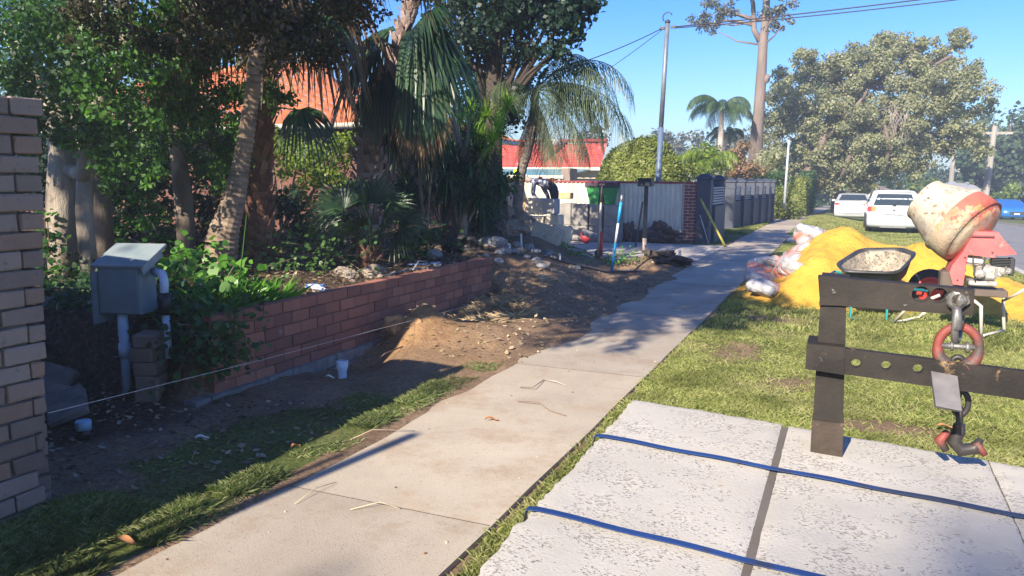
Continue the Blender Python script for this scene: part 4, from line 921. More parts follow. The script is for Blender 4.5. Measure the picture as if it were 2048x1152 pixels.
# far queen palms
def farpalm(px,py0,py1,Y0,L,n,lb,seed,mat=L_FRNDFAR,tr=.16):
    a=aty(px-4,py0,Y0); b0=Vector((a.x,Y0,hgt0(a.x,Y0)-.1)); tp=aty(px,py1,Y0); t=thing('queen_palm',lb,'palm tree',tuple(b0)); qq=random.Random(seed)
    m=M(); m.tube([b0,a,tp],[tr*1.1,tr,tr*.85],9); m.obj('trunk',pm('far_palm_trunk',(.28,.24,.20),(.40,.35,.30),3,.9),t)
    for i in range(n):
        m=M(); frond(m,tp,2*PI*i/n+qq.uniform(-.2,.2),qq.uniform(.25,1.3),L*qq.uniform(.85,1.1),qq,64,L*.25,1.15,1.12,.016*L/2.2,.025); m.obj('frond',mat,t)
farpalm(1444,300,222,45,2.35,13,'tall queen palm with arching fronds left of the bare gum trunk',201)
farpalm(1452,300,268,47,1.3,10,'shorter palm crown just below the tall far queen palm',202)
# distant belts and shrubs
def fshrub(name,lb,cat,cr,Y0,mat,seed,dens=40,leaf=.15,sub=8,rs=(.4,.65)):
    a=aty(cr[0][0],cr[0][1],Y0); b0=Vector((a.x,Y0,hgt0(a.x,Y0))); t=thing(name,lb,cat,tuple(b0)); qq=random.Random(seed); cl=[]; m=M()
    for (px,py,r_) in cr:
        c=aty(px,py,Y0+qq.uniform(-r_,r_)*.6); cl+=subclumps((c.x,c.y,c.z),(r_*1.2,r_*1.1,r_),sub,qq,rs); m.tube([b0-Vector((0,0,.1)),b0.lerp(c,.6),c],[.08,.05,.02],5)
    m.obj('trunk',BARK,t); foliage('crown',cl,dens,leaf,mat,t,seed,.42,.2); return t
# round clipped bush behind the fence
cb=aty(1283,345,24.2); t=thing('round_bush','big dome shaped yellow green clipped bush behind the cream fence','bush',(cb.x,24.2,0))
g=np.random.default_rng(9); n=34000; d=g.normal(0,1,(n,3)); d/=np.linalg.norm(d,axis=1,keepdims=True); d[:,2]=np.abs(d[:,2])
az=np.arctan2(d[:,1],d[:,0]); bumpy=1+.035*np.sin(az*7+d[:,2]*5)+.03*np.sin(az*13+2)*d[:,2]+.03*vnoise(d[:,0]*3,d[:,2]*3,.5,3)
rad=(g.random(n)**.35)[:,None]*.12+.90
Pp=np.array([cb.x,24.2,.9])+d*np.array([1.42,1.4,1.95])*rad*bumpy[:,None]
link_mesh('foliage',leafquads(Pp,d,.085,g,.42,.2),np.arange(n*4).reshape(-1,4),L_HEDGE,t)
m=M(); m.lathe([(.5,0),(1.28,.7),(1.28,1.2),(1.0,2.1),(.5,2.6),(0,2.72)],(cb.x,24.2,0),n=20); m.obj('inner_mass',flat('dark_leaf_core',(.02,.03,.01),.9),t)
fshrub('shrub','yellow green shrub joined to the right side of the round bush','shrub',[(1355,345,.40),(1340,352,.4),(1372,350,.35)],25,L_HEDGE,111,160,.08)
fshrub('palm_shrub','bright yellow green feathery palm shrub behind the charcoal pillars','shrub',[(1412,318,.55),(1422,330,.5),(1400,335,.5)],32,L_BAM,112,60,.2)
tpal=bpy.data.objects['palm_shrub']
for i in range(13):
    m=M(); frond(m,aty(1412+q.uniform(-12,12),330,31.6),q.uniform(0,6.3),q.uniform(.6,1.3),1.5,q,26,.5,.8,1.1,.02,.015); m.obj('frond',L_BAM,tpal)
fshrub('shrub','russet red shrub above the far charcoal pillars','shrub',[(1480,315,.6),(1472,332,.7),(1495,338,.6)],38,L_RED,113,45,.14)
fshrub('shrub','mixed green shrubs behind the charcoal pillars under the bare gum','shrub',[(1440,330,.9),(1520,320,1.0),(1530,350,.9),(1500,355,.8),(1450,350,.8),(1545,340,.9),(1425,345,.7)],40,L_OLIVE,114,45,.15)
fshrub('shrub','dark olive shrub between the round bush and the feathery palm shrub','shrub',[(1385,330,.6),(1378,340,.6),(1392,350,.6)],36,L_HEDGE,115,45,.15)
fshrub('tree','grey distant tree above the round bush','tree',[(1345,285,1.4),(1325,290,1.2),(1360,292,1.2)],75,L_BLUEG,116,16,.3)
fshrub('tree','grey distant trees between the queen palm and the round bush','tree',[(1385,300,1.5),(1465,290,1.6),(1470,300,1.5),(1440,305,1.5),(1490,285,1.3)],70,L_BLUEG,117,16,.3)
fshrub('palm_shrub','pale bushy palm above the red roof right of the drooping fronds','palm',[(1190,268,.7),(1180,275,.6)],45,L_BLUEG,118,30,.25)
def hedgebox(lb,px0,px1,py0,py1,Y0,dep,mat,seed,n=9000,leaf=.09):
    a=aty(px0,py0,Y0); b=aty(px1,py1,Y0); zg=hgt0(a.x,Y0); t=thing('hedge',lb,'hedge',((a.x+b.x)/2,Y0+dep/2,zg)); g=np.random.default_rng(seed)
    P=np.stack([g.uniform(a.x,b.x,n),g.uniform(Y0,Y0+dep,n),g.uniform(zg,a.z,n)],1); ax=g.integers(0,5,n); N=np.zeros((n,3))
    P[ax==0,1]=Y0;N[ax==0,1]=-1;P[ax==1,0]=b.x;N[ax==1,0]=1;P[ax==2,2]=a.z;N[ax==2,2]=1;P[ax==3,0]=a.x;N[ax==3,0]=-1;P[ax==4,0]=b.x;N[ax==4,0]=1
    P+=g.normal(0,.05,(n,3)); link_mesh('foliage',leafquads(P,N,leaf,g,.45,.1),np.arange(n*4).reshape(-1,4),mat,t)
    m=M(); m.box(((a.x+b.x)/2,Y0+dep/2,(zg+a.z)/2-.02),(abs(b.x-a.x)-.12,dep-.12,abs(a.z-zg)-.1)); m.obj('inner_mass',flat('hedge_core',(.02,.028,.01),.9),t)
hedgebox('clipped yellow green hedge beside the pavement beyond the charcoal fence',1573,1607,358,420,41,5,L_HEDGE,121)
hedgebox('darker clipped hedge behind the yellow green one',1600,1618,345,415,47,8,L_DARK,122)
fshrub('shrub','leafy green bush on the verge at the end of the charcoal fence','shrub',[(1560,405,.7),(1555,425,.6),(1575,425,.5),(1585,430,.4),(1550,390,.5)],35.5,L_HEDGE,123,120,.09)
fshrub('shrub','dark green shrub touching the last charcoal pillar','shrub',[(1553,375,.6),(1562,365,.6),(1548,400,.5)],38,L_DARK,124,80,.11)
for i,(lb,cr,Y0,mt) in enumerate([
 ('dense dark green trees at the right edge behind the crossarm pole',[(2010,300,3.2),(2040,290,3.5),(2030,340,3.2),(1990,330,2.6),(2060,330,3.5),(2000,365,2.4),(2040,375,2.4)],88,L_FAR),
 ('darker tree left of the crossarm pole',[(1962,330,2.4),(1970,355,2.2),(1955,350,1.8),(1950,310,1.8)],100,L_FAR),
 ('low hazy trees under the gap in the gum foliage',[(1830,350,2.2),(1850,360,2.2),(1870,362,2.),(1810,360,2.),(1885,365,1.6)],120,L_FAR),
 ('bright green low bush in front of the far house roofs',[(1825,368,1.3),(1845,370,1.3),(1835,362,1.2)],105,L_BAM),
 ('shaded dark tree row beyond the parked sedan',[(1690,375,2.2),(1720,372,2.2),(1640,370,2.2),(1660,385,1.8),(1750,370,2.2),(1700,350,3.),(1740,345,3.),(1655,345,3.)],95,L_DARK)]):
    fshrub('tree',lb,'tree',cr,Y0,mt,130+i,5,.5,10)
def farhouse(lb,x0px,x1px,top,eave,Y0,roofc,wallc,fascia=(.5,.5,.5)):
    a=aty(x0px,top,Y0); b=aty(x1px,eave,Y0); zg=hgt0(a.x,Y0); t=thing('house',lb,'house',((a.x+b.x)/2,Y0+4,zg)); w_=b.x-a.x
    m=M(); m.box(((a.x+b.x)/2,Y0+4.5,(zg+b.z)/2),(w_*.94,8,b.z-zg)); wl_=m.obj('wall',wallc,t)
    m=M(); rx=w_*.22; m.add([(a.x,Y0,b.z),(b.x,Y0,b.z),(b.x,Y0+9,b.z),(a.x,Y0+9,b.z),(a.x+rx,Y0+4.5,a.z),(b.x-rx,Y0+4.5,a.z)],[(0,1,5,4),(1,2,5),(2,3,4,5),(3,0,4),(3,2,1,0)]); m.obj('roof',roofc,t)
    for k in range(3):
        m=M(); xx=a.x+w_*(.2+.3*k); m.box((xx,Y0+.48,(zg+b.z)/2),(w_*.12,.06,(b.z-zg)*.42)); f=m.obj('window',TRIM,t); m=M(); m.box((xx,Y0+.44,(zg+b.z)/2),(w_*.10,.04,(b.z-zg)*.34)); m.obj('pane',flat('far_glass',(.04,.05,.06),.15),f)
farhouse('low house with a pale grey roof behind the mixer drum',1895,1965,362,380,84,pm('grey_roof',(.30,.31,.34),(.38,.39,.42),1,.6),WALLC)
farhouse('low house with a dark grey roof right of the white hatchback',1800,1870,370,384,110,pm('dark_roof',(.20,.20,.22),(.28,.28,.30),1,.6),WALLC)
farhouse('pale house under the gum foliage between the two white cars',1690,1790,372,382,85,pm('brown_roof',(.20,.15,.13),(.28,.22,.19),1,.7),WALLC)
# picket-like far fence and dark fence by the blue car
m=M()
a=aty(1960,408,80); b=aty(2060,412,80)
for i in range(26):
    x_=a.x+(b.x-a.x)*i/25; m.box((x_,80,hgt0(x_,80)+.8),(.34,.04,1.7))
tag(m.obj('board_fence',flat('dark_boards',(.06,.065,.07),.8),loc=(a.x,80,hgt0(a.x,80))),'dark board fence behind the blue car','fence')
t=thing('fence','row of pale brown far fence posts right of the white hatchback','fence',tuple(gp(1830,400,-1)))
for i in range(7):
    m=M(); c=aty(1825+i*8,390,70); m.box((c.x,70,hgt0(c.x,70)+.7),(.22,.12,1.5)); m.obj('post',flat('fence_brown',(.38,.30,.26),.8),t)
fshrub('shrub','small bright bush behind the blue car','shrub',[(2012,388,.8),(2016,395,.7),(2008,398,.7)],76,L_BAM,140,18,.25)

# ------------------------------------------------------------------ cars
def car(name,lb,loc,rotz,sil,W0,paint,parts_fn,wheels,wr=.32,roofw=.66,zshoulder=.95,ztop=1.6):
    t=thing(name,lb,'car',loc,rotz=rotz); cx=sum(p[0] for p in sil)/len(sil); cz=.7
    def hw(z): return W0/2*(1-.05*max(0,(.6-z))/.6) if z<zshoulder else W0/2*(1-(1-roofw/ (1.0))*.62*((z-zshoulder)/(ztop-zshoulder))**1.1)
    def S(l,z,tt,off=0):
        k=abs(tt)**5; l2=l+(cx-l)*.045*k; z2=z+(cz-z)*.05*k; d=Vector((l-cx,0,z-cz)).normalized()*off
        return Vector((tt*hw(z)+ (0),l2+d.x,z2+d.z))
    n=14; ts=[math.sin(PI/2*(2*i/n-1)) for i in range(n+1)]
    m=M(); k=len(sil); vs=[S(l,z,tt) for tt in ts for (l,z) in sil]
    m.add(vs,[(i*k+j,i*k+(j+1)%k,(i+1)*k+(j+1)%k,(i+1)*k+j) for i in range(n) for j in range(k)],True)
    m.add([S(l,z,-1) for l,z in sil],[tuple(range(k))[::-1]]); m.add([S(l,z,1) for l,z in sil],[tuple(range(k))])
    body=m.obj('body',paint,t,local=True)
    def patch(nm,pa,pb,t0,t1,mat,off=.012,parent=t,nn=8,curve=0,local=True,inset=0):
        m=M(); vs=[]
        for i in range(5):
            f=i/4; l=pa[0]+(pb[0]-pa[0])*f; z=pa[1]+(pb[1]-pa[1])*f
            a=t0+inset*f; b=t1-inset*f
            for j in range(nn+1): vs.append(S(l,z,a+(b-a)*j/nn,off))
        m.add(vs,[(i*(nn+1)+j,i*(nn+1)+j+1,(i+1)*(nn+1)+j+1,(i+1)*(nn+1)+j) for i in range(4) for j in range(nn)],True); return m.obj(nm,mat,parent,local=True)
    parts_fn(t,patch,S,hw)
    for (l) in wheels:
        for sx in(-1,1):
            m=M(); c=Vector((sx*(W0/2-.10),l,wr)); m.lathe([(wr*.6,-.11),(wr*.95,-.11),(wr,-.07),(wr,.07),(wr*.95,.11),(wr*.6,.11)],c,(1,0,0),22); wh=m.obj('wheel',RUB,t,local=True)
            m=M(); m.lathe([(0,.02),(wr*.2,.05),(wr*.6,.09),(wr*.64,.115),(wr*.6,.10)],c,(sx,0,0),12); m.obj('rim',flat('alloy',(.35,.35,.36),.3,.6),wh,local=True)
    return t
RUB=pm('tyre_rubber',(.018,.018,.02),(.035,.035,.036),12,.9)
WHT=flat('white_car_paint',(.50,.52,.54),.25,0,.8,.03); BLU=flat('blue_car_paint',(.02,.16,.50),.25,.2,.8,.05)
GLS=flat('tinted_glass',(.035,.05,.06),.06); BLKP=flat('black_bumper',(.03,.03,.035),.6); LRED=flat('red_lamp',(.50,.03,.03),.25); LOR=flat('orange_lamp',(.75,.22,.04),.25); LCL=flat('clear_lamp',(.7,.7,.72),.2); PLATE=flat('number_plate',(.55,.60,.68),.5)
def hatch_parts(t,patch,S,hw):
    w=patch('rear_window',(.10,1.06),(.40,1.47),-.80,.80,GLS,.012,inset=.05); 
    m=M(); m.tube([S(.12,1.08,-.02,.03),S(.22,1.2,.25,.03)],.012,4); m.tube([S(.10,1.05,-.06,.03),S(.10,1.05,.06,.03)],.03,6); m.obj('wiper',DARKP,w,local=True)
    for sx in(-1,1):
        a,b=(sx*.99,sx*.70) if sx>0 else (-.99,-.70)
        a,b=min(a,b),max(a,b)
        l=patch('tail_lamp',(.03,.82),(.06,1.02),a,b,LRED,.02,nn=5)
        if sx<0: patch('indicator',(.035,.84),(.055,1.0),-.84,-.66,LOR,.028,l,4)
        else: patch('indicator',(.035,.84),(.055,1.0),.66,.84,LOR,.028,l,4)
    patch('bumper',(.16,.2),(.04,.40),-.93,.93,BLKP,.01)
    patch('bumper_skid',(.10,.24),(.05,.31),-.5,.5,flat('silver_trim',(.45,.45,.46),.4),.02)
    rc=patch('plate_recess',(.0,.52),(.0,.72),-.45,.45,flat('recess_white',(.62,.64,.66),.35),.012,inset=.08)  # recess in a lighter plain white than the body paint
    patch('number_plate',(.0,.535),(.0,.66),-.24,.24,PLATE,.02,rc,4); patch('garnish',(.0,.70),(.0,.735),-.34,.34,flat('chrome',(.3,.3,.32),.2,.9),.022,rc,6)
    m=M(); c=S(.0,.90,0,.018); m.lathe([(0,.012),(.045,.01),(.05,0)],c,(0,-1,0),12); m.obj('badge',flat('badge_chrome',(.6,.6,.62),.2,.8),t,local=True)
    patch('spoiler',(.47,1.53),(.58,1.59),-.88,.88,WHT,.03)
    patch('tailgate_seam',(.0,.775),(.0,.785),-.80,.80,flat('seam',(.2,.2,.21),.6),.012)
    for sx in(-1,1):
        m=M(); z0,z1=1.05,1.47; ys=[(.55,z0),(3.15,z0),(2.5,z1),(.75,z1)]; m.add([(sx*(hw(z)+.012-.02),l,z) for l,z in ys],[(0,1,2,3)]); m.obj('side_window',GLS,t,local=True)
        m=M(); m.box((sx*(hw(1.05)+.10),2.9,1.08),(.2,.1,.14),bev=.03); m.obj('mirror',WHT,t,local=True)
        m=M(); m.lathe([(.0,0),(.38,0),(.38,.02)],(sx*(hw(.5)-.012),.82,.34),(sx,0,0),18); m.obj('wheel_arch',BLKP,t,local=True)
    # a seat glimpsed through the glass would sit behind the tint: head restraints
    for sx in(-.4,.35):
        m=M(); m.box((sx,1.1,1.2),(.26,.1,.2),bev=.04); m.obj('head_restraint',DARKP,t,local=True)
hs_=[(.12,.24),(.04,.34),(0,.5),(-.005,.72),(.03,.92),(.10,1.06),(.26,1.3),(.42,1.50),(.62,1.60),(1.2,1.63),(2.0,1.60),(2.6,1.50),(3.3,1.10),(4.0,.98),(4.26,.78),(4.3,.45),(4.2,.24)]
y0=31.8; a=aty(1785,463,y0); car('white_hatchback','white hatchback seen from behind, nearer of the two white cars parked on the verge',(a.x,y0,float(gz(a.x,y0+1))-.0),R(0),hs_,1.80,WHT,hatch_parts,[.82,3.45],.34,ztop=1.62)
def sedan_parts(t,patch,S,hw):
    patch('rear_window',(.62,1.09),(1.17,1.355),-.82,.82,GLS,.035,inset=.06)
    for sx in(-1,1):
        a,b=sorted((sx*.98,sx*.55)); patch('tail_lamp',(.0,.86),(.02,.96),a,b,LRED,.02,nn=5)
    patch('bumper',(.12,.2),(.01,.42),-.9,.9,BLKP,.01); patch('bumper_strip',(.02,.36),(.0,.385),-.5,.5,LCL,.02)
    patch('number_plate',(.0,.80),(.0,.90),-.22,.22,PLATE,.015,nn=4)
    for sx in(-1,1):
        m=M(); ys=[(1.0,1.03),(3.3,1.03),(2.7,1.34),(1.4,1.36)]; m.add([(sx*(hw(z)-.01),l,z) for l,z in ys],[(0,1,2,3)]); m.obj('side_window',GLS,t,local=True)
        m=M(); m.box((sx*(hw(1.0)+.10),3.1,1.02),(.2,.1,.13),bev=.03); m.obj('mirror',WHT,t,local=True)
ss_=[(.12,.2),(.02,.3),(0,.5),(0,.85),(.04,1.0),(.18,1.06),(.6,1.08),(1.2,1.37),(1.7,1.45),(2.3,1.44),(2.9,1.32),(3.5,1.02),(4.3,.92),(4.6,.7),(4.62,.35),(4.5,.2)]
y0=45; a=aty(1704,440,y0); car('white_sedan','white sedan with slim red tail lamps parked beyond the hatchback on the dry verge',(a.x,y0,float(gz(a.x,y0+1))-.0),R(0),ss_,1.82,WHT,sedan_parts,[.95,3.75],.33,ztop=1.46)
def front_parts(t,patch,S,hw):
    patch('windscreen',(3.30,1.10),(2.78,1.34),-.84,.84,GLS,.012,inset=.05)
    for sx in(-1,1):
        a,b=sorted((sx*.97,sx*.60)); patch('headlamp',(4.58,.62),(4.45,.78),a,b,LCL,.02,nn=5)
    patch('grille',(4.61,.40),(4.60,.62),-.5,.5,BLKP,.015); patch('number_plate',(4.62,.42),(4.61,.52),-.2,.2,PLATE,.03,nn=4)
    for sx in(-1,1):
        m=M(); ys=[(1.0,1.03),(3.3,1.03),(2.7,1.34),(1.4,1.36)]; m.add([(sx*(hw(z)-.01),l,z) for l,z in ys],[(0,1,2,3)]); m.obj('side_window',GLS,t,local=True)
y0=64; a=aty(2014,430,y0); car('blue_car','bright blue car facing the camera on the far verge at the right edge','' and 0 or (a.x,y0+4,float(gz(a.x,y0))-.05),R(186),ss_,1.80,BLU,front_parts,[.95,3.75],.33,ztop=1.46)

# ------------------------------------------------------------------ sand heap and cement bags
SAND=pm('yellow_sand',(.48,.27,.03),(.66,.40,.055),1.2,.95,.035,24,spots=[((.40,.20,.03),3,.58,.75)])
xs=np.arange(-1.75,2.85,.035); ys=np.arange(9.9,13.9,.035); X,Y=np.meshgrid(xs,ys)
hgs=.95*np.exp(-((X+.02)/.72)**2-((Y-12.1)/.85)**2)+.72*np.exp(-((X-1.15)/.70)**2-((Y-12.1)/.65)**2)+.20*np.exp(-((X+.1)/.9)**2-((Y-11.0)/.45)**2)+.34*np.exp(-((X-2.0)/.55)**2-((Y-11.5)/.7)**2)+.10*np.exp(-((X+.9)/.5)**2-((Y-11.7)/.5)**2)+.16*np.exp(-((X+.4)/.5)**2-((Y-11.2)/.5)**2)+.10*np.exp(-((X-2.4)/.3)**2-((Y-10.9)/.4)**2)
hgs=hgs-.035+ (.07*vnoise(X,Y,.36,31)+.028*vnoise(X,Y,.17,32)+.016*vnoise(X,Y,.07,33))*np.clip(hgs*3,0,1)
ZZ=hgt(X,Y,False)+hgs-.012
nx,ny=len(xs),len(ys); I=(np.arange(ny-1)[:,None]*nx+np.arange(nx-1)[None,:]).ravel(); FQ=np.stack([I,I+1,I+nx+1,I+nx],1)
keep=(hgs.ravel()[FQ].max(1)>-.02); Vv=np.stack([X.ravel(),Y.ravel(),ZZ.ravel()],1)
tag(link_mesh('sand_heap',Vv,FQ[keep],SAND,loc=(.3,11.8,0),sm=True),'long heap of bright yellow sand dumped on the grass verge','sand heap')
def bagmat():
    m,t,b,_=newmat('cement_bag_plastic'); co=t.nodes.new('ShaderNodeTexCoord').outputs['Object']; o=sep(t,co)
    band=math_(t,'LESS_THAN',math_(t,'ABSOLUTE',math_(t,'SUBTRACT',o[0],.05)),.085)
    st=math_(t,'LESS_THAN',math_(t,'FRACT',math_(t,'MULTIPLY',math_(t,'ADD',o[0],o[1]),7)),.45)
    n=noise(t,co,7,4); w=ramp(t,n,[(.3,(.30,.30,.33)),(.7,(.52,.51,.52))])
    org=mix(t,(.55,.17,.10),(.50,.42,.40),math_(t,'MULTIPLY',st,.55)); c=mix(t,w,org,band)
    pr=math_(t,'LESS_THAN',math_(t,'ABSOLUTE',math_(t,'SUBTRACT',o[0],-.12)),.03); c=mix(t,c,(.72,.30,.22),math_(t,'MULTIPLY',pr,.8))
    t.links.new(c,b.inputs['Base Color']); b.inputs['Roughness'].default_value=.38; bump(t,b,noise(t,co,18,5,.75),.04,.9); return m
BAGM=bagmat()
def bag_mesh(seed):
    qq=random.Random(seed); m=M(); nu,nv=48,40; L,Wd,Hh=.27,.19,.075
    vs=[]; crs=[(qq.uniform(-1,1),qq.uniform(-1,1),qq.uniform(0,PI),qq.uniform(12,26)) for _ in range(7)]
    for i in range(nu+1):
        u=-1+2*i/nu
        for j in range(nv):
            a=2*PI*j/nv; e=(1-abs(u)**3.2)**.5 if abs(u)<1 else 0; cw=Wd*(.86+.14*e); ch=Hh*e+.006
            x_=L*u; y_=cw*math.copysign(abs(math.cos(a))**.6,math.cos(a)); z_=ch*math.copysign(abs(math.sin(a))**.9,math.sin(a))
            k=0
            for (cx_,cy_,an,fr) in crs:
                d_=(x_-cx_*L)*math.cos(an)+(y_-cy_*Wd)*math.sin(an); k+=.010*math.exp(-abs(d_)*fr*1.6)*(1 if qq else 1)
            k=k-.018+.018*abs(float(vnoise(x_+z_,y_,.07,seed)))+.02*float(vnoise(x_+z_,y_,.16,seed+3))+.008*abs(float(vnoise(x_,y_-z_,.035,seed+5)))
            s_=1 if z_>=0 else -1; vs.append((x_+k*.5*(1 if u>0 else -1),y_*(1+k*1.5),z_+s_*k*(.4+.6*e)))
    m.add(vs,[(i*nv+j,(i+1)*nv+j,(i+1)*nv+(j+1)%nv,i*nv+(j+1)%nv) for i in range(nu) for j in range(nv)]+[tuple(range(nv)),tuple(nu*nv+j for j in range(nv))[::-1]],True)
    return m
bags=[(1535,575,10.9,.10,.25,'crumpled clear plastic bag lowest at the front of the bag pile'),
 (1520,548,11.5,.12,.6,'blue shaded bag at the left end of the bag pile'),
 (1548,528,11.9,.18,-.2,'pale bag lying on top of the left end bag'),
 (1580,548,11.3,.20,1.0,'orange striped bag slumped at the middle front of the pile'),
 (1582,520,11.8,.28,.3,'orange and white bag stacked over the striped slumped bag'),
 (1606,516,12.0,.38,1.2,'orange bag with a white end band half way up the pile'),
 (1616,492,12.2,.52,.9,'orange bag resting high against the sand heap'),
 (1620,470,12.4,.66,.5,'white bag, topmost of the cement bags'),
 (1643,478,12.5,.62,-.3,'white bag with a red corner at the right of the topmost bag')]
for i,(px,py,Y0,z_,rz_,lb) in enumerate(bags):
    p=aty(px,py,Y0); m=bag_mesh(i+1); o=m.obj('cement_bag',BAGM,loc=p,local=True); o.rotation_euler=(R([10,20,-15,35,-25,45,40,20,-20][i]),R([5,-20,12,30,-10,20,-30,15,25][i]),rz_+R(60)); o.scale=(1.1,1.1,1.15)
    tag(o,lb,'bag','cement bags piled against the sand')
# under-bags support so that the pile rests on something
for i,(px,py,Y0,lb) in enumerate([(1590,560,11.8,'half buried bag under the orange bags at the foot of the pile'),(1612,540,12.1,'buried bag under the upper orange bag beside the sand')]):
    p=aty(px,py,Y0); m=bag_mesh(20+i); o=m.obj('cement_bag',BAGM,loc=p,local=True); o.rotation_euler=(.2,.1,1.0); o.scale=(1.15,1.2,1.5); tag(o,lb,'bag','cement bags piled against the sand')

# ------------------------------------------------------------------ wheelbarrow
TRAY=pm('black_tray',(.02,.02,.022),(.05,.05,.05),6,.45,.002,50,spots=[((.30,.28,.25),9,.60,.72)])
CEM=pm('dried_cement',(.22,.19,.15),(.42,.36,.27),9,.95,.012,60,spots=[((.09,.085,.08),34,.50,.62),((.50,.40,.26),20,.60,.70)])
TEAL=flat('teal_paint',(.02,.26,.27),.45); STEELP=pm('pale_tube_steel',(.42,.38,.33),(.58,.54,.48),6,.6,spots=[((.25,.13,.07),6,.6,.7)])
wb=thing('wheelbarrow','black wheelbarrow with a cement splashed tray standing before the yellow sand','wheelbarrow',(.4,9.9,0))
rim=[aty(1676,527,9.95),aty(1722,498,10.5),aty(1800,497,10.5),aty(1830,507,10.25),aty(1795,545,9.65),aty(1690,541,9.6)]
cen=sum(rim,Vector())/6; nrm=(rim[2]-rim[0]).cross(rim[1]-rim[3]).normalized(); nrm=nrm if nrm.z>0 else -nrm
def roundpoly(P,k,fr=.22):
    o=[];n=len(P)
    for i in range(n):
        a,b,c=P[i-1],P[i],P[(i+1)%n]; s=b.lerp(a,fr); e=b.lerp(c,fr)
        for j in range(k+1):
            t=j/k; o.append(s*(1-t)**2+b*2*t*(1-t)+e*t*t)
    return o
r0=roundpoly(rim,4); k=len(r0); m=M()
prof=[(1.07,-.012),(1.075,.006),(1.0,.008),(.96,-.03),(.80,-.20),(.62,-.27),(.0,-.28)]
vs=[]
for (s_,d_) in prof: vs+=[cen+(p-cen)*s_+nrm*d_ for p in r0]
m.add(vs,[(i*k+j,i*k+(j+1)%k,(i+1)*k+(j+1)%k,(i+1)*k+j) for i in range(len(prof)-1) for j in range(k)],True)
prof2=[(1.07,-.012),(.985,-.035),(.83,-.22),(.64,-.295),(0,-.30)]; vs=[]
for (s_,d_) in prof2: vs+=[cen+(p-cen)*s_+nrm*d_ for p in r0]
m.add(vs,[(i*k+j,(i+1)*k+j,(i+1)*k+(j+1)%k,i*k+(j+1)%k) for i in range(len(prof2)-1) for j in range(k)],True)
m.obj('tray',TRAY,wb)
m=M(); vs=[]; pr=[(.955,-.032),(.79,-.19),(.60,-.255),(.0,-.265)]
for (s_,d_) in pr: vs+=[cen+(p-cen)*(s_-.012)+nrm*(d_+.006) for p in r0]
m.add(vs,[(i*k+j,i*k+(j+1)%k,(i+1)*k+(j+1)%k,(i+1)*k+j) for i in range(3) for j in range(k)],True); m.obj('cement_crust',CEM,wb)
m=M(); wc=aty(1858,580,11.0); wc.z=.27; WS=1.25
m.lathe([(.12*WS,-.045),(.17*WS,-.05),(.20*WS,-.035),(.205*WS,0),(.20*WS,.035),(.17*WS,.05),(.12*WS,.045)],wc,(-.15,1,0),28); wh=m.obj('wheel',RUB,wb)
m=M(); m.lathe([(0,.07),(.03,.075),(.05,.055),(.10*WS,.045),(.125*WS,.062),(.13*WS,.05)],wc,(.15,-1,0),22); m.obj('rim',flat('red_rim',(.62,.04,.03),.4),wh)
fl=[Vector((-.05,9.75,.50)),Vector((.5,9.8,.42)),Vector((1.0,10.5,.30)),wc+Vector((0,-.08,0))]; fr_=[Vector((-.05,10.35,.50)),Vector((.5,10.3,.42)),Vector((.95,10.75,.30)),wc+Vector((0,.08,0))]
m=M(); m.tube(fl,.016,8); m.tube(fr_,.016,8); m.tube([fl[0],fl[0]+Vector((-.10,-.45,-.03))],.016,8); m.tube([fr_[0],fr_[0]+Vector((-.12,-.5,-.03))],.016,8); m.obj('frame',TEAL,wb)
for (px,py,Y0) in ((1772,642,9.85),(1700,640,9.8)):
    m=M(); f_=aty(px,py,Y0); f_.z=hz(f_.x,f_.y); m.tube([f_+Vector((.0,0,.45)),f_+Vector((0,0,.02)),f_+Vector((.10,0,.01))],.014,8); m.obj('leg',TEAL,wb)
for s_ in(fl[0],fr_[0]):
    m=M(); e=s_+(Vector((-.10,-.45,-.03)) if s_ is fl[0] else Vector((-.12,-.5,-.03))); m.tube([e,e+Vector((-.02,-.12,0))],.021,8); m.obj('grip',DARKP,wb)

# ------------------------------------------------------------------ cement mixer
DRUM=pm('drum_cement_paint',(.38,.32,.23),(.50,.45,.35),2.2,.85,.012,26,spots=[((.42,.13,.09),2.6,.62,.67),((.24,.14,.09),13,.565,.62),((.34,.30,.25),3.5,.52,.66),((.13,.11,.10),14,.60,.70),((.54,.50,.41),6,.56,.66)])
DRUM2=pm('drum_red_flaking',(.42,.12,.09),(.44,.33,.24),2.0,.8,.012,24,lo=.38,hi=.5,spots=[((.46,.38,.27),3.2,.46,.56),((.55,.27,.10),5,.56,.64),((.10,.08,.07),13,.62,.72)])
HOODR=pm('faded_red_paint',(.52,.075,.075),(.62,.12,.115),3,.5,.002,40,spots=[((.45,.25,.22),8,.62,.75)])
_t=DRUM2.node_tree; _b=[n for n in _t.nodes if n.type=='BSDF_PRINCIPLED'][0]; _src=_b.inputs['Base Color'].links[0].from_socket
_co=_t.nodes.new('ShaderNodeTexCoord').outputs['Object']; _z=sep(_t,_co)
_f=math_(_t,'ADD',math_(_t,'MULTIPLY',math_(_t,'SUBTRACT',_z[2],1.20),4.0),math_(_t,'MULTIPLY',math_(_t,'SUBTRACT',noise(_t,_co,8,6,.75),.5),4.2))
_c=mix(_t,_src,(.46,.085,.06),ramp(_t,_f,[(.28,(0,0,0)),(.5,(.9,.9,.9))])); _c=mix(_t,_c,(.50,.24,.08),ramp(_t,_f,[(.05,(0,0,0)),(.2,(.8,.8,.8)),(.38,(.6,.6,.6)),(.5,(0,0,0))]) if False else ramp(_t,_f,[(.0,(0,0,0)),(.16,(.7,.7,.7)),(.34,(0,0,0))]))
_t.links.new(_c,_b.inputs['Base Color'])
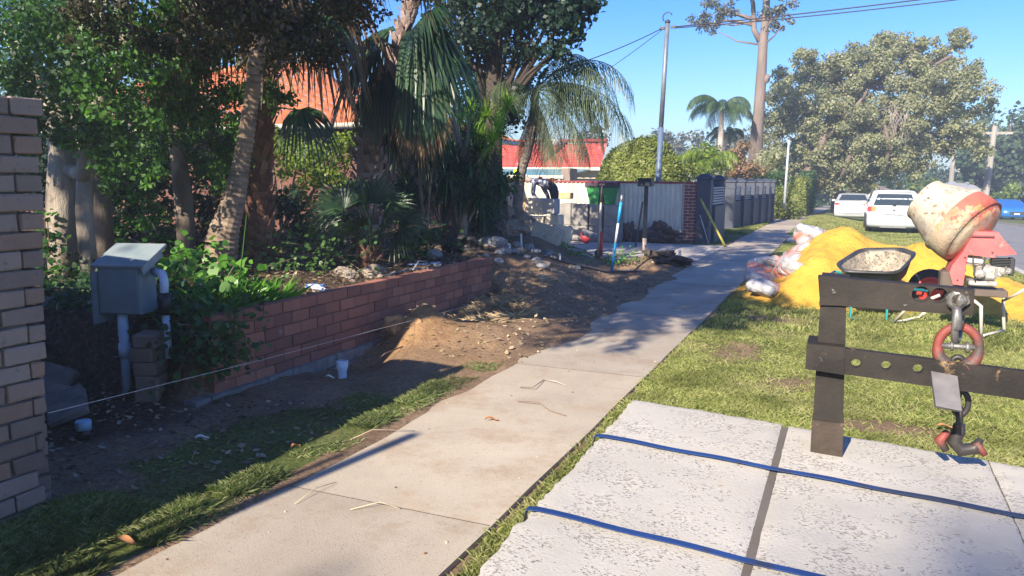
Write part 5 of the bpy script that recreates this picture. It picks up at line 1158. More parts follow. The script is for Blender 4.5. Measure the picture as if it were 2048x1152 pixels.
mx=thing('cement_mixer','old cement mixer with cream and red flaking drum, faded red hood and bare engine','cement mixer',(1.2,9.6,0))
c0=aty(1847,398,9.75); c1=aty(1958,474,9.45); ax=(c1-c0); Ld=ax.length; ax.normalize(); c0=c0-ax*.02; Ld+=.02
c0+=Vector((0,0,0)); 
def R_(px): return px
DK=.925; c0+=ax*.025; Ld-=.045
m=M(); m.lathe([(r_*DK,t_) for r_,t_ in [(.225,.0),(.262,.0),(.27,.02),(.262,.04),(.29,.10),(.345,.24),(.40,.37)]],c0,ax,40); m.lathe([(r_*DK,t_) for r_,t_ in [(.40,.37),(.422,.385),(.422,.405),(.41,.42)]],c0,ax,40)
o1=m.obj('drum_cone',DRUM,mx)
m=M(); m.lathe([(r_*DK,t_) for r_,t_ in [(.41,.42),(.42,.52),(.415,.64),(.395,Ld-.07),(.36,Ld-.02),(.31,Ld),(.12,Ld+.02),(0,Ld+.02)]],c0,ax,40); m.obj('drum_bowl',DRUM2,mx)
m=M(); m.lathe([(.200,.0),(.23,.1),(.30,.28),(.35,.40),(.33,.6),(.0,.68)],c0,ax,30); m.obj('drum_lining',CEM,mx)
m=M()
for i in range(3):
    a=2*PI*i/3; u=ax.orthogonal().normalized(); v=ax.cross(u); d=u*math.cos(a)+v*math.sin(a); m.tube([c0+ax*.12+d*.27,c0+ax*.5+d*.36],.012,5)
m.obj('blade',flat('blade_steel',(.2,.18,.16),.8),mx)
hp=[(1950,463),(1997,465),(2008,480),(2034,508),(2000,512),(1993,509),(1990,516),(1936,509),(1926,571),(1906,569),(1899,545),(1905,530),(1925,505)]
m=M(); m.prism([aty(px,py,9.25) for px,py in hp],(0,.42,0))
ho=m.obj('hood',HOODR,mx)
m=M(); m.box(aty(1965,472,9.22)+Vector((0,0,0)),(.22,.012,.01)); 
for (px,py) in ((1930,515),(1985,505),(1915,560)): m.lathe([(0,.012),(.009,.01),(.011,0)],aty(px,py,9.25),(0,-1,0),8)
m.obj('bolts',flat('bolt_dark',(.1,.05,.05),.6),ho)
# engine
ENG=pm('engine_alloy',(.30,.28,.25),(.48,.45,.41),14,.55,.006,60,metal=.3,spots=[((.10,.09,.08),12,.55,.65)])
m=M(); e0=aty(1975,548,9.35); m.box(e0+Vector((-.02,0,.02)),(.20,.2,.16),bev=.03,jit=.006); m.box(e0+Vector((.09,.02,.05)),(.12,.16,.12),(0,R(20),0),bev=.02,jit=.006); m.box(e0+Vector((-.05,-.02,-.09)),(.26,.22,.05),bev=.01)
m.lathe([(0,-.02),(.045,-.02),(.05,.03),(.03,.05),(0,.05)],e0+Vector((-.09,-.14,.01)),(0,-1,0),14); m.rock(e0+Vector((.15,-.06,.04)),(.06,.05,.05),4,8,2,.2); eng=m.obj('engine',ENG,mx)
m=M(); 
for i in range(5): m.box(e0+Vector((.10,-.0,.10+.016*i)),(.17,.17,.006))
m.obj('cooling_fins',flat('fin_dark',(.05,.05,.05),.6),eng)
m=M(); m.box(e0+Vector((-.13,.03,.13)),(.17,.14,.085),bev=.02); m.obj('fuel_tank',flat('tank_white',(.66,.64,.58),.5),eng)
m=M(); m.tube([e0+Vector((-.16,-.1,.18)),e0+Vector((-.14,-.12,.04)),e0+Vector((-.12,-.13,-.08))],.008,6); m.tube([e0+Vector((-.05,-.1,.18)),e0+Vector((-.07,-.13,.06)),e0+Vector((-.10,-.13,-.02))],.008,6); m.tube([e0+Vector((-.22,-.1,.12)),e0+Vector((-.04,-.1,.11))],.006,6); m.obj('belt_guard',flat('wire_dark',(.05,.045,.04),.6),eng)
m=M(); m.box(e0+Vector((.20,.0,.09)),(.05,.14,.18),bev=.01); m.obj('muffler',flat('muffler_dark',(.035,.035,.04),.7),eng)
# frame and legs
m=M(); fx=aty(1905,590,9.35); m.box(aty(1960,583,9.35),(.46,.3,.07),bev=.008); m.box(aty(1895,560,9.4),(.16,.24,.2),bev=.02); m.obj('chassis',flat('rusty_chassis',(.12,.09,.07),.8),mx)
m=M(); m.tube([aty(1905,575,9.4),aty(1925,540,9.5),aty(1925,500,9.6),c1+ax*.06],[.035,.035,.035,.03],8); m.obj('drum_yoke',HOODR,mx)
def groundpt(px,py): p=gp(px,py); return p
la=groundpt(1962,678); lb_=groundpt(2008,666)
m=M(); m.tube([aty(1925,592,9.2),aty(1950,603,9.15),aty(1962,612,9.12),Vector((la.x,la.y,.02))],.018,8); m.obj('leg',STEELP,mx)
m=M(); m.tube([aty(2010,585,9.7),aty(2006,610,9.7),Vector((lb_.x,lb_.y,.02))],.018,8); m.obj('leg',STEELP,mx)
m=M(); m.tube([(la.x,la.y,.03),(lb_.x,lb_.y,.03)],.014,6); m.obj('brace',STEELP,mx)
f1=groundpt(1785,650); f2=groundpt(1835,640)
m=M(); m.tube([Vector((f1.x,f1.y,.02)),aty(1815,616,9.5),aty(1880,590,9.45)],.018,8); m.obj('leg',STEELP,mx)
m=M(); m.tube([Vector((f1.x,f1.y,.02)),Vector((f2.x,f2.y,.03)),aty(1850,625,10.)],.016,8); m.obj('brace',STEELP,mx)
m=M(); m.tube([aty(2005,602,9.5),aty(2030,590,9.3),aty(2060,572,9.2)],.014,8); m.obj('handle',STEELP,mx)

# ------------------------------------------------------------------ limestone pallet with lifting frame in the foreground
N0=Vector((.05,-.03,1)).normalized()
E1=Vector((1.23,-.01,-.06)); E1=(E1-N0*E1.dot(N0)).normalized(); E2=N0.cross(E1)*-1
if E2.y>0: E2=-E2
TL=Vector((-.67,2.75,.80))
def pal(u,v,h=0): return TL+E1*u+E2*v+N0*h      # u along the far edge, v towards the camera
LIME=newmat('pale_limestone_concrete')
m_,t_,b_,_o=LIME; co=t_.nodes.new('ShaderNodeTexCoord').outputs['Object']
col=ramp(t_,noise(t_,co,3,5,.65),[(.3,(.38,.355,.305)),(.7,(.49,.455,.395))])
col=mix(t_,col,(.42,.34,.24),ramp(t_,noise(t_,co,5,6,.8),[(.58,(0,0,0)),(.72,(.5,.5,.5))]))
pit=math_(t_,'MULTIPLY',ramp(t_,noise(t_,co,105,1.5,.5,(1,1.6,1)),[(.57,(0,0,0)),(.61,(1,1,1))]),ramp(t_,noise(t_,co,6,5,.8),[(.47,(0,0,0)),(.56,(1,1,1))]))
col=mix(t_,col,(.18,.155,.125),math_(t_,'MULTIPLY',pit,.65)); t_.links.new(col,b_.inputs['Base Color']); b_.inputs['Roughness'].default_value=.92
hh=math_(t_,'SUBTRACT',math_(t_,'MULTIPLY',noise(t_,co,110,6,.7),.5),math_(t_,'MULTIPLY',pit,1.0)); bump(t_,b_,hh,.004,.9); LIME=m_
def lime_block(u0,u1,v0,v1,h0,h1,lb,seed,rough=1.0):
    """rough faced block: dense top grid with ragged edges"""
    m=M(); nu=max(8,int((u1-u0)/.02)); nv=max(8,int((v1-v0)/.02)); us=[u0+(u1-u0)*i/nu for i in range(nu+1)]; vs_=[v0+(v1-v0)*j/nv for j in range(nv+1)]
    U,Vv=np.meshgrid(us,vs_,indexing='ij'); w_=rough*(.0012*vnoise(U,Vv,.06,seed)+.002*vnoise(U,Vv,.3,seed+2))
    edge=np.minimum(np.minimum(U-u0,u1-U),np.minimum(Vv-v0,v1-Vv)); w_=w_-.007*np.exp(-edge/.006)
    # ragged outline
    du=.008*rough*vnoise(Vv,U*0+seed,.085,seed+4)+.008*rough*vnoise(Vv,U*0+seed,.021,seed+6); dv=.008*rough*vnoise(U,Vv*0+seed,.085,seed+5)+.008*rough*vnoise(U,Vv*0+seed,.021,seed+7)
    fu=np.clip(1-np.minimum(U-u0,u1-U)/.03,0,1); fv=np.clip(1-np.minimum(Vv-v0,v1-Vv)/.03,0,1)
    outer=np.where(((U-u0)<(u1-U))&(u0<.05),1.0,.15); U2=U+du*fu*outer; V2=Vv+dv*fv*np.where(Vv<(v0+v1)/2,1.,.3)
    vs=[pal(float(U2[i,j]),float(V2[i,j]),h1+float(w_[i,j])) for i in range(nu+1) for j in range(nv+1)]
    k=nv+1; m.add(vs,[(i*k+j,(i+1)*k+j,(i+1)*k+j+1,i*k+j+1) for i in range(nu) for j in range(nv)],True)
    bd=[(i,0) for i in range(nu)]+[(nu,j) for j in range(nv)]+[(i,nv) for i in range(nu,0,-1)]+[(0,j) for j in range(nv,0,-1)]
    lay=8; rows=[]
    for l in range(lay+1):
        f=l/lay; rr=[]
        for (i,j) in bd:
            p=pal(float(U2[i,j]),float(V2[i,j]),h1+float(w_[i,j])*(1-f)+(h0-h1)*f); o=rough*.007*float(vnoise(i*.7+j*.9+seed*9,l*1.1,1.3,seed+8))
            cu,cv=(u0+u1)/2,(v0+v1)/2; d=(E1*(float(U2[i,j])-cu)+E2*(float(V2[i,j])-cv)).normalized(); rr.append(p+d*(o if 0<l<lay else 0))
        rows.append(rr)
    vs=[p for r_ in rows for p in r_]; k=len(bd); m.add(vs,[(i*k+j,(i+1)*k+j,(i+1)*k+(j+1)%k,i*k+(j+1)%k) for i in range(lay) for j in range(k)],False)
    c=pal((u0+u1)/2,(v0+v1)/2,h0); return tag(m.obj('limestone_block',LIME,loc=c),lb,'block','limestone blocks strapped on the pallet')
HB=.34
for i,(u0,u1,nm) in enumerate([(0,.523,'left'),(.544,1.138,'middle'),(1.143,1.70,'right')]):
    lime_block(u0,u1,0,1.75,-HB,0,'%s long pale block of the top layer on the strapped pallet'%{'left':'leftmost','middle':'middle','right':'rightmost'}[nm],40+i*11)
    lime_block(u0+.005,u1-.003,.01,1.74,-2*HB-.01,-HB-.012,'%s long pale block of the bottom layer under the strapped pallet top'%{'left':'leftmost','middle':'middle','right':'rightmost'}[nm],140+i*11)
JT=M(); JT.v=[]; 
pl=thing('pallet','timber pallet under the strapped limestone blocks','pallet',tuple(pal(.8,.9,-2*HB-.1)))
for i in range(6):
    m=M(); rotP=Matrix((E1,E2*-1,N0)).transposed(); m.box(pal(.85,.12+i*.3,-2*HB-.028),(1.72,.1,.02),rotP); m.obj('board',flat('pallet_timber',(.28,.20,.12),.9),pl)
for u_ in (.1,.85,1.6):
    m=M(); m.box(pal(u_,.87,-2*HB-.075),(.08,1.7,.07),rotP); m.obj('bearer',flat('pallet_timber2',(.24,.17,.10),.9),pl)
STRAP=pm('blue_strap',(.012,.033,.12),(.02,.052,.175),3,.45,spots=[((.03,.035,.06),1.6,.52,.56)])
for (v_a,v_b,lb) in ((.455,.44,'blue black strap across the pallet nearer the lifting frame'),(1.02,1.03,'blue black strap across the pallet nearest the camera')):
    m=M(); w_=.011; n=40; P=[]
    P+=[(-.012,v_a,-2*HB),(-.012,v_a,-.02),(-.008,v_a,.008)]+[(.02+1.68*i/n,v_a+(v_b-v_a)*i/n,.013+.0015*math.sin(i*.9)) for i in range(n+1)]+[(1.712,v_b,-.02),(1.712,v_b,-2*HB)]
    vs=[]
    for (u_,v_,h_) in P: vs+=[pal(u_,v_-w_,h_),pal(u_,v_+w_,h_),pal(u_,v_+w_,h_-.002),pal(u_,v_-w_,h_-.002)]
    m.add(vs,[(4*i,4*i+1,4*i+5,4*i+4) for i in range(len(P)-1)]+[(4*i+1,4*i+2,4*i+6,4*i+5) for i in range(len(P)-1)]+[(4*i+3,4*i,4*i+4,4*i+7) for i in range(len(P)-1)])
    tag(m.obj('strap',STRAP,loc=pal(0,v_a,0)),lb,'strap','straps round the limestone pallet')
m=M(); m.box(pal(.5335,.87,-.016),(.021,1.70,.02),rotP); tag(m.obj('joint_packing',flat('dark_packing',(.13,.11,.09),.9),loc=pal(.534,.87,-.07)),'dark strip down in the joint between the left and middle blocks','packing strip')
# the steel frame
STL=pm('black_worn_steel',(.014,.012,.010),(.034,.028,.023),5,.7,.002,60,spec=.25,spots=[((.11,.10,.09),3.2,.57,.72),((.14,.07,.035),7,.62,.74),((.20,.19,.17),30,.68,.74)])
STLW=pm('rusty_scraped_steel',(.03,.024,.02),(.075,.055,.04),6,.75,.003,60,spec=.25,spots=[((.42,.36,.28),5,.54,.62),((.35,.17,.07),8,.58,.66)])
YF=2.52
fr=thing('lifting_jib','black steel lifting jib with post and two beams standing on the limestone blocks','lifting frame',tuple(aty(1655,915,YF)))
def holed(pts,holes,d,m,n=20):
    bm=bmesh.new(); 
    def loop(P):
        v=[bm.verts.new(p) for p in P]; return [bm.edges.new((v[i],v[(i+1)%len(v)])) for i in range(len(v))]
    es=loop(pts); ex=(pts[1]-pts[0]).normalized(); nn=Vector(d).normalized(); ez=nn.cross(ex)
    for (c,r_) in holes: es+=loop([c+ex*math.cos(2*PI*i/n)*r_+ez*math.sin(2*PI*i/n)*r_ for i in range(n)])
    bmesh.ops.triangle_fill(bm,use_beauty=True,use_dissolve=False,edges=es)
    bm.verts.index_update(); vs=[v.co.copy() for v in bm.verts]; fs=[[v.index for v in f.verts] for f in bm.faces]; bd=[(e.verts[0].index,e.verts[1].index) for e in bm.edges if len(e.link_faces)==1]; bm.free()
    k=len(vs); dv=Vector(d); m.add(vs+[v+dv for v in vs],fs+[[i+k for i in f][::-1] for f in fs]+[(a,b,b+k,a+k) for a,b in bd])
def beam(name,pts_px,Y0,th,mat,parent,holes=()):
    P=[aty(px,py,Y0) for px,py in pts_px]; m=M()
    if holes: 
        holed(P,[(aty(px,py,Y0),r_) for px,py,r_ in holes],(0,.012,0),m); holed([p+Vector((0,th,0)) for p in P],[(aty(px,py,Y0)+Vector((0,th,0)),r_) for px,py,r_ in holes],(0,-.012,0),m)
        a,b,c,d=P; 
        m.prism([a+Vector((0,.012,0)),b+Vector((0,.012,0)),b+Vector((0,.012,-.01)),a+Vector((0,.012,-.01))],(0,th-.024,0)); m.prism([d+Vector((0,.012,.01)),c+Vector((0,.012,.01)),c+Vector((0,.012,0)),d+Vector((0,.012,0))],(0,th-.024,0))
    else: m.prism(P,(0,th,0))
    return m.obj(name,mat,parent)
beam('post',[(1643,566),(1694,566),(1684,926),(1621,910)],YF,.09,STL,fr)
m=M(); m.prism([aty(1624,840,YF-.006),aty(1687,848,YF-.006),aty(1684,928,YF-.006),aty(1620,912,YF-.006)],(0,.104,0)); m.obj('foot',STLW,fr)
beam('top_beam',[(1636,553),(1950,580),(1946,632),(1640,609)],YF-.01,.055,STL,fr,[(1842,589,.024),(1878,591,.022)])
m=M(); m.prism([aty(1643,552,YF-.012),aty(1700,557,YF-.012),aty(1696,612,YF-.012),aty(1638,610,YF-.012)],(0,.11,0)); m.obj('corner_sleeve',STL,fr)
beam('lower_beam',[(1688,697),(2200,762),(2200,822),(1686,748)],YF-.04,.026,pm('rust_blotched_steel',(.014,.012,.010),(.034,.028,.023),5,.7,.002,60,spec=.25,spots=[((.11,.10,.09),3.2,.60,.74),((.30,.19,.09),8,.60,.68),((.22,.20,.17),26,.66,.72)]),fr,[(1712,727,.0135),(1772,731,.0135),(1836,738,.0135)])
m=M(); m.prism([aty(1614,687,YF-.045),aty(1690,695,YF-.045),aty(1688,750,YF-.045),aty(1610,738,YF-.045)],(0,.14,0)); m.obj('lower_sleeve',STL,fr)
m=M(); lg=[aty(1868,756,YF-.16),aty(1915,772,YF-.16),aty(1924,822,YF-.2),aty(1872,812,YF-.2)]; m.prism([aty(1862,742,YF-.05),aty(1915,752,YF-.05),lg[2],lg[3]],(.0,.03,-.012)); m.obj('lug_plate',pm('scraped_plate',(.09,.085,.085),(.20,.185,.18),6,.5,.002,50),fr)
m=M(); m.lathe([(0,.02),(.03,.018),(.034,0)],aty(1915,598,YF-.012),(0,-1,0),6); m.lathe([(0,.03),(.018,.03),(.018,0)],aty(1915,598,YF-.012),(0,-1,0),12); m.obj('shackle_pin',STLW,fr)
# shackle, red ring, chain and hook (hang from the frame)
DST=pm('dark_forged_steel',(.10,.10,.10),(.20,.19,.18),8,.45,.002,60,metal=.5)
REDF=pm('worn_red_forging',(.16,.035,.025),(.26,.05,.035),5,.6,.003,50,spots=[((.06,.045,.04),7,.46,.58)])
def ring(m,c,rx,rz,r_,axis='y',a0=0,a1=2*PI,n=24,tilt=0):
    P=[]
    for i in range(n+1):
        a=a0+(a1-a0)*i/n; u,v=rx*math.cos(a),rz*math.sin(a)
        P.append(c+(Vector((u,0,v)) if axis=='y' else Vector((u*tilt,u,v))))
    m.tube(P,[r_*(1+.75*max(0,-math.sin(a0+(a1-a0)*i/n)))for i in range(n+1)] if abs(a1-a0)<6.2 else r_,9,cap=(abs(a1-a0)<6.2))
sh=thing('shackle','dark bow shackle hanging from the end of the top beam','shackle',tuple(aty(1915,640,YF-.02)))
m=M(); c=aty(1915,640,YF-.005); ring(m,aty(1916,640,YF+.0),.036,.062,.0105,'x',tilt=.3); m.obj('bow',DST,sh)
m=M(); m.tube([aty(1913,612,YF-.03),aty(1915,660,YF-.035)],.013,8); m.rock(aty(1914,600,YF-.03),(.028,.016,.028),1,6,2,.1); m.obj('eye',DST,sh)
hl=thing('coupling_link','worn red coupling link ring hanging from the dark shackle','coupling link',tuple(aty(1916,700,YF)))
m=M(); c=aty(1916,695,YF-.02); ring(m,c,.052,.060,.013,'y',R(-62),R(80)); m.obj('half_link',REDF,hl)
m=M(); ring(m,c,.052,.060,.013,'y',R(100),R(242)); m.obj('half_link',REDF,hl)
m=M(); m.tube([c+Vector((-.052,0,.002)),c+Vector((.052,0,.004))],.0085,8); m.tube([c+Vector((-.02,0,.002)),c+Vector((-.012,0,.003))],.014,8); m.tube([c+Vector((.018,0,.002)),c+Vector((.028,0,.003))],.016,8); m.obj('pin',DST,hl)
ch=thing('chain','short black chain hanging behind the lower beam','chain',tuple(aty(1921,800,YF+.06)))
zt=c.z-.055; p=Vector((c.x+.002,YF+.045,zt))
zz=[(1914,738),(1919,770),(1921,806),(1919,840)]
for i,(px,py) in enumerate(zz):
    m=M(); ring(m,aty(px,py,YF+.05 if i else YF+.01),.020,.036,.0085,'y' if i%2==0 else 'x',tilt=.2); m.obj('link',flat('chain_black',(.03,.027,.025),.5),ch)
hkk=thing('lifting_hook','heavy black hook with red tips hanging on the chain over the block edge','hook',tuple(aty(1920,880,YF+.05)))
m=M(); hc=aty(1917,870,YF+.05); m.tube([aty(1919,848,YF+.05),hc+Vector((0,0,.01)),hc+Vector((-.012,0,-.02)),hc+Vector((.01,0,-.045)),hc+Vector((.045,0,-.035)),hc+Vector((.058,0,-.005))],[.016,.019,.021,.021,.018,.009],9); m.obj('hook_body',flat('hook_black',(.035,.03,.028),.5),hkk)
m=M(); m.tube([hc+Vector((-.03,-.01,.01)),hc+Vector((-.05,-.01,-.02)),hc+Vector((-.03,-.01,-.05))],[.010,.016,.01],8); m.obj('red_shoulder',REDF,hkk)
m=M(); m.tube([hc+Vector((.045,-.005,-.015)),hc+Vector((.072,-.005,-.05))],[.012,.009],8); m.obj('red_latch',REDF,hkk)

# ------------------------------------------------------------------ masonry stacks, boulders and tools near the fence
BLKG=pm('grey_block',(.20,.185,.17),(.29,.27,.25),5,.95,.006,50,spots=[((.34,.31,.27),3,.6,.8)])
BLKC=pm('cream_block',(.52,.44,.33),(.66,.58,.46),4,.95,.006,50,spots=[((.36,.30,.22),3,.58,.75)])
BLKT=pm('tan_block',(.42,.27,.13),(.52,.36,.19),4,.95,.005,50)
def block(c,d,rot,mat,lb,grp,bev=.012):
    m=M(); m.box((0,0,0),d,rot,bev=bev,jit=.004); return tag(m.obj('limestone_block',mat,loc=c,local=True),lb,'block',grp)
# grey stack: four columns standing on end, two high
gx=[(1118,1142),(1142,1176),(1178,1205),(1207,1237)]
for i,(pa,pb_) in enumerate(gx):
    a=aty(pa,430,19.3); b=aty(pb_,430,19.3); w_=b.x-a.x-.012
    for k,(z0,z1) in enumerate(((.02,.42),(.425,.98-.01*i))):
        block(((a.x+b.x)/2,19.55,(z0+z1)/2),(w_,.5,z1-z0),None,BLKG,'%s grey block of the %s row in the stack before the cream fence'%(['leftmost','second','third','rightmost'][i],['lower','upper'][k]),'grey blocks stacked before the fence')
# bins
def bin_(px0,px1,ptop,pbot,Y0,lb):
    a=aty(px0,ptop,Y0); b=aty(px1,ptop,Y0); w_=b.x-a.x; x_=(a.x+b.x)/2; zt=a.z; zb=zt-1.0; t=thing('wheelie_bin',lb,'bin',(x_,Y0+.2,zb),'green wheelie bins'); m=M()
    y_=Y0+.22; k=.74
    def rg_(z,f): return [(x_-w_/2*f*.93,y_-.24*f,z),(x_+w_/2*f*.93,y_-.24*f,z),(x_+w_/2*f*.93,y_+.24*f,z),(x_-w_/2*f*.93,y_+.24*f,z)]
    vs=rg_(zb+.3,.48)+rg_(zt-.12,1.0)+rg_(zt-.05,1.0); m.add(vs,[(0,3,2,1)]+[(4*r_+i,4*r_+(i+1)%4,4*r_+4+(i+1)%4,4*r_+4+i) for r_ in range(2) for i in range(4)]); m.obj('body',flat('bin_green',(.05,.32,.09),.5),t)
    m=M(); m.box((x_,y_,zt-.11),(w_*1.04,.53,.12),bev=.012); m.obj('collar',flat('bin_collar',(.05,.035,.045),.5),t)
    m=M(); m.box((x_,y_,zt-.035),(w_*1.06,.56,.035),(R(3),0,0),bev=.012); m.obj('lid',flat('bin_lid_red',(.22,.03,.04),.5),t)
    for sx in(-1,1):
        m=M(); m.lathe([(.1,-.02),(.1,.02),(0,.02)],(x_+sx*w_*.33,y_+.2,zb+.1),(1,0,0),14); m.obj('wheel',RUB,t)
bin_(1171,1202,361,402,19.98,'left green wheelie bin with a red lid behind the grey block stack')
bin_(1203,1230,362,402,20.02,'right green wheelie bin with a red lid, further from the block pile')
for i,px in enumerate((1186,1217)):
    a=aty(px,400,20.0); block((a.x,20.22,.30),(.42,.34,.60),None,BLKG,['hidden grey support block under the left green bin','hidden grey support block under the right green bin'][i],'support blocks under the bins')
# pale pile
def pxbox(pa,pb_,pt,pbm,Y0,dep,mat,lb,grp='pale limestone blocks piled left of the grey stack',rz_=0):
    a=aty(pa,pt,Y0); b=aty(pb_,pbm,Y0); return block(((a.x+b.x)/2,Y0+dep/2,(a.z+b.z)/2),(abs(b.x-a.x),dep,abs(a.z-b.z)),(0,0,rz_),mat,lb,grp)
pxbox(1036,1052,395,427,16.2,.3,BLKT,'tan coloured block end beside the queen palm trunk')
pxbox(1052,1084,396,430,16.2,.35,BLKC,'cream block of the upper row between the tan end and the grey faced block')
pxbox(1083,1109,398,429,16.1,.35,pm('grey_faced_block',(.30,.29,.28),(.38,.37,.36),4,.95,.005),'grey faced block of the upper row beneath the bending person')  # plain grey base colour among the cream blocks
pxbox(1090,1116,430,451,16.0,.4,BLKC,'small pale block in the second row under the grey faced block')
pxbox(1043,1088,432,452,16.1,.4,BLKC,'wide cream block in the second row of the pale pile')
pxbox(1040,1118,452,480,16.0,.5,BLKC,'long cream block at the base of the pale pile')
pxbox(1118,1140,385,398,19.4,.3,BLKT,'short tan block lying on the left of the grey stack','tan blocks on the grey stack')
# tilted pair
rt_=Euler((R(-8),R(17),R(14))).to_matrix()
c=aty(1093,474,13.5); block(c,(.56,.36,.44),rt_,pm('weathered_block',(.36,.32,.26),(.48,.44,.37),4,.95,.008,40,spots=[((.20,.17,.14),2.5,.56,.7)]),'big weathered cream block tilted on the soil slope, front of a pair','tilted pair of blocks')
c=aty(1124,472,13.95); block(c,(.36,.36,.40),rt_,BLKC,'second tilted block tucked behind the big weathered one','tilted pair of blocks')
# boulders and rubble
ROCK=pm('sandstone_boulder',(.20,.16,.12),(.34,.28,.22),3,.95,.03,14); ROCKG=pm('grey_rubble',(.20,.20,.21),(.36,.36,.37),6,.95,.02,30)
for i,(px,py,Y0,r_,mt,lb) in enumerate([(1000,425,13.8,(.28,.25,.2),ROCK,'big brown boulder left of the queen palm trunk'),(1046,452,14.5,(.28,.25,.30),ROCK,'big brown boulder right of the queen palm trunk'),(1022,470,12.6,(.3,.25,.2),ROCK,'brown boulder at the foot of the queen palm'),
  (985,480,10.6,(.22,.16,.12),ROCKG,'pale grey lump of broken concrete at the top of the soil slope'),(960,466,10.9,(.16,.12,.1),ROCKG,'grey stone beside the broken concrete lump'),(895,495,9.3,(.12,.1,.09),ROCKG,'round grey stone above the right end of the retaining wall'),(870,490,9.0,(.10,.09,.08),ROCKG,'grey stone left of the round one above the retaining wall'),(747,520,7.4,(.16,.12,.10),ROCK,'reddish stone lying in the bed below the low fan palm'),(1060,498,11.5,(.1,.08,.08),ROCKG,'small grey stone behind the leaning white stake'),(1010,488,10.2,(.10,.08,.07),ROCKG,'small stone on the soil slope'),(690,545,6.9,(.12,.1,.07),ROCK,'brown stone half buried in the mulch'),(1030,500,10.4,(.08,.07,.06),ROCKG,'small stone lower on the soil slope')]):
    p=aty(px,py,Y0); p.z=max(hz(p.x,Y0)+r_[2]*.35, p.z if i<3 else 0) if i<3 else hz(p.x,Y0)+r_[2]*.5
    m=M(); m.rock((0,0,0),r_,50+i,9,4,.4); tag(m.obj('boulder' if i<3 else 'stone',mt,loc=p,local=True),lb,'rock')
for i in range(34):
    x_,y_=q.choice([(q.uniform(-5.2,-4.35),q.uniform(7,9.4)),(q.uniform(-5.2,-3.5),q.uniform(9.2,11)),(q.uniform(-4.2,-3.0),q.uniform(6.8,12.5)),(q.uniform(-3.6,-2.7),q.uniform(12.6,14.5)),(q.uniform(-5.4,-4.35),q.uniform(4.6,7.5))]); s_=q.uniform(.015,.05)
    m=M(); m.rock((0,0,0),(s_*1.3,s_,s_*.7),200+i,7,1,.2); o=m.obj('pebble',q.choice([ROCKG,ROCK,ORS,BLKC]),loc=(x_,y_,hz(x_,y_)+s_*.3),local=True); tag(o,'loose small stone or clod scattered on the bare soil beside the retaining wall','stone','loose stones on the soil')
for i in range(26):
    x_,y_=q.uniform(-5.0,-3.7),q.uniform(9.3,12.2); s_=q.uniform(.03,.085)
    m=M(); m.rock((0,0,0),(s_*1.3,s_,s_*.7),500+i,9,2,.5); tag(m.obj('stone_lump',q.choice([ROCKG,ROCK,ROCKG]),loc=(x_,y_,hz(x_,y_)+s_*.25),local=True),'grey or brown lump of rubble in the dug slope beyond the retaining wall','stone','stone lumps on the slope')
# black lump on the bed
p=aty(925,475,9.9); m=M(); m.rock((0,0,0),(.36,.16,.15),77,8,3,.2); tag(m.obj('black_lump',flat('plain_black',(.012,.012,.015),.5),loc=(p.x,9.9,hz(p.x,9.9)+.10),local=True),'low black lump on the bed at the top of the soil slope','bag')
# black hose
P=[aty(1080,556,11.2),aty(1150,549,11.9),aty(1210,546,12.4),aty(1270,535,13.2),aty(1300,528,13.8)]
m=M(); m.tube([Vector((v.x,v.y,hz(v.x,v.y)+.02)) for v in P],.018,7); tag(m.obj('hose',DARKP,loc=(P[0].x,P[0].y,hz(P[0].x,P[0].y))),'black poly pipe lying along the dug edge near the blue staff','pipe')
for i,(pts,lb) in enumerate([([(770,535,7.3),(800,520,7.6),(830,512,7.9),(850,520,7.9)],'grey bent pipe curling over the bed near the retaining wall'),([(815,505,8.2),(850,503,8.4),(880,501,8.6)],'straight pale blue pipe lying on the bed'),([(826,540,7.3),(838,522,7.5),(852,524,7.6),(858,548,7.5)],'thin pale hoop of pipe arching out of the bed')]):
    m=M(); V_=[]
    for j,(a,b,c_) in enumerate(pts):
        v=aty(a,b,c_); v.z=max(v.z,hz(v.x,v.y)+.02) if i==2 else hz(v.x,v.y)+.025; V_.append(v)
    m.tube(V_,.011,6); tag(m.obj('loose_pipe',PVC if i==1 else flat('grey_pipe',(.25,.25,.26),.6),loc=V_[0]),lb,'pipe')
# blue staff
a=aty(1223,545,13.0); b=aty(1244,390,13.0); a.z=hz(a.x,a.y); t=thing('measuring_staff','bright blue and white measuring staff stuck upright in the soil, leaning right','staff',tuple(a))
BLUS=flat('staff_blue',(.02,.30,.62),.4); d=b-a
for nm,f0,f1,mt,r_ in(('lower_tube',0,.38,BLUS,.024),('white_sleeve',.38,.64,flat('staff_white',(.66,.68,.72),.5),.021),('upper_tube',.64,.91,BLUS,.027),('clamp',.90,1.0,flat('staff_clamp',(.35,.35,.36),.4,.5),.022)):
    m=M(); m.tube([a+d*f0,a+d*f1],r_,10); m.obj(nm,mt,t)
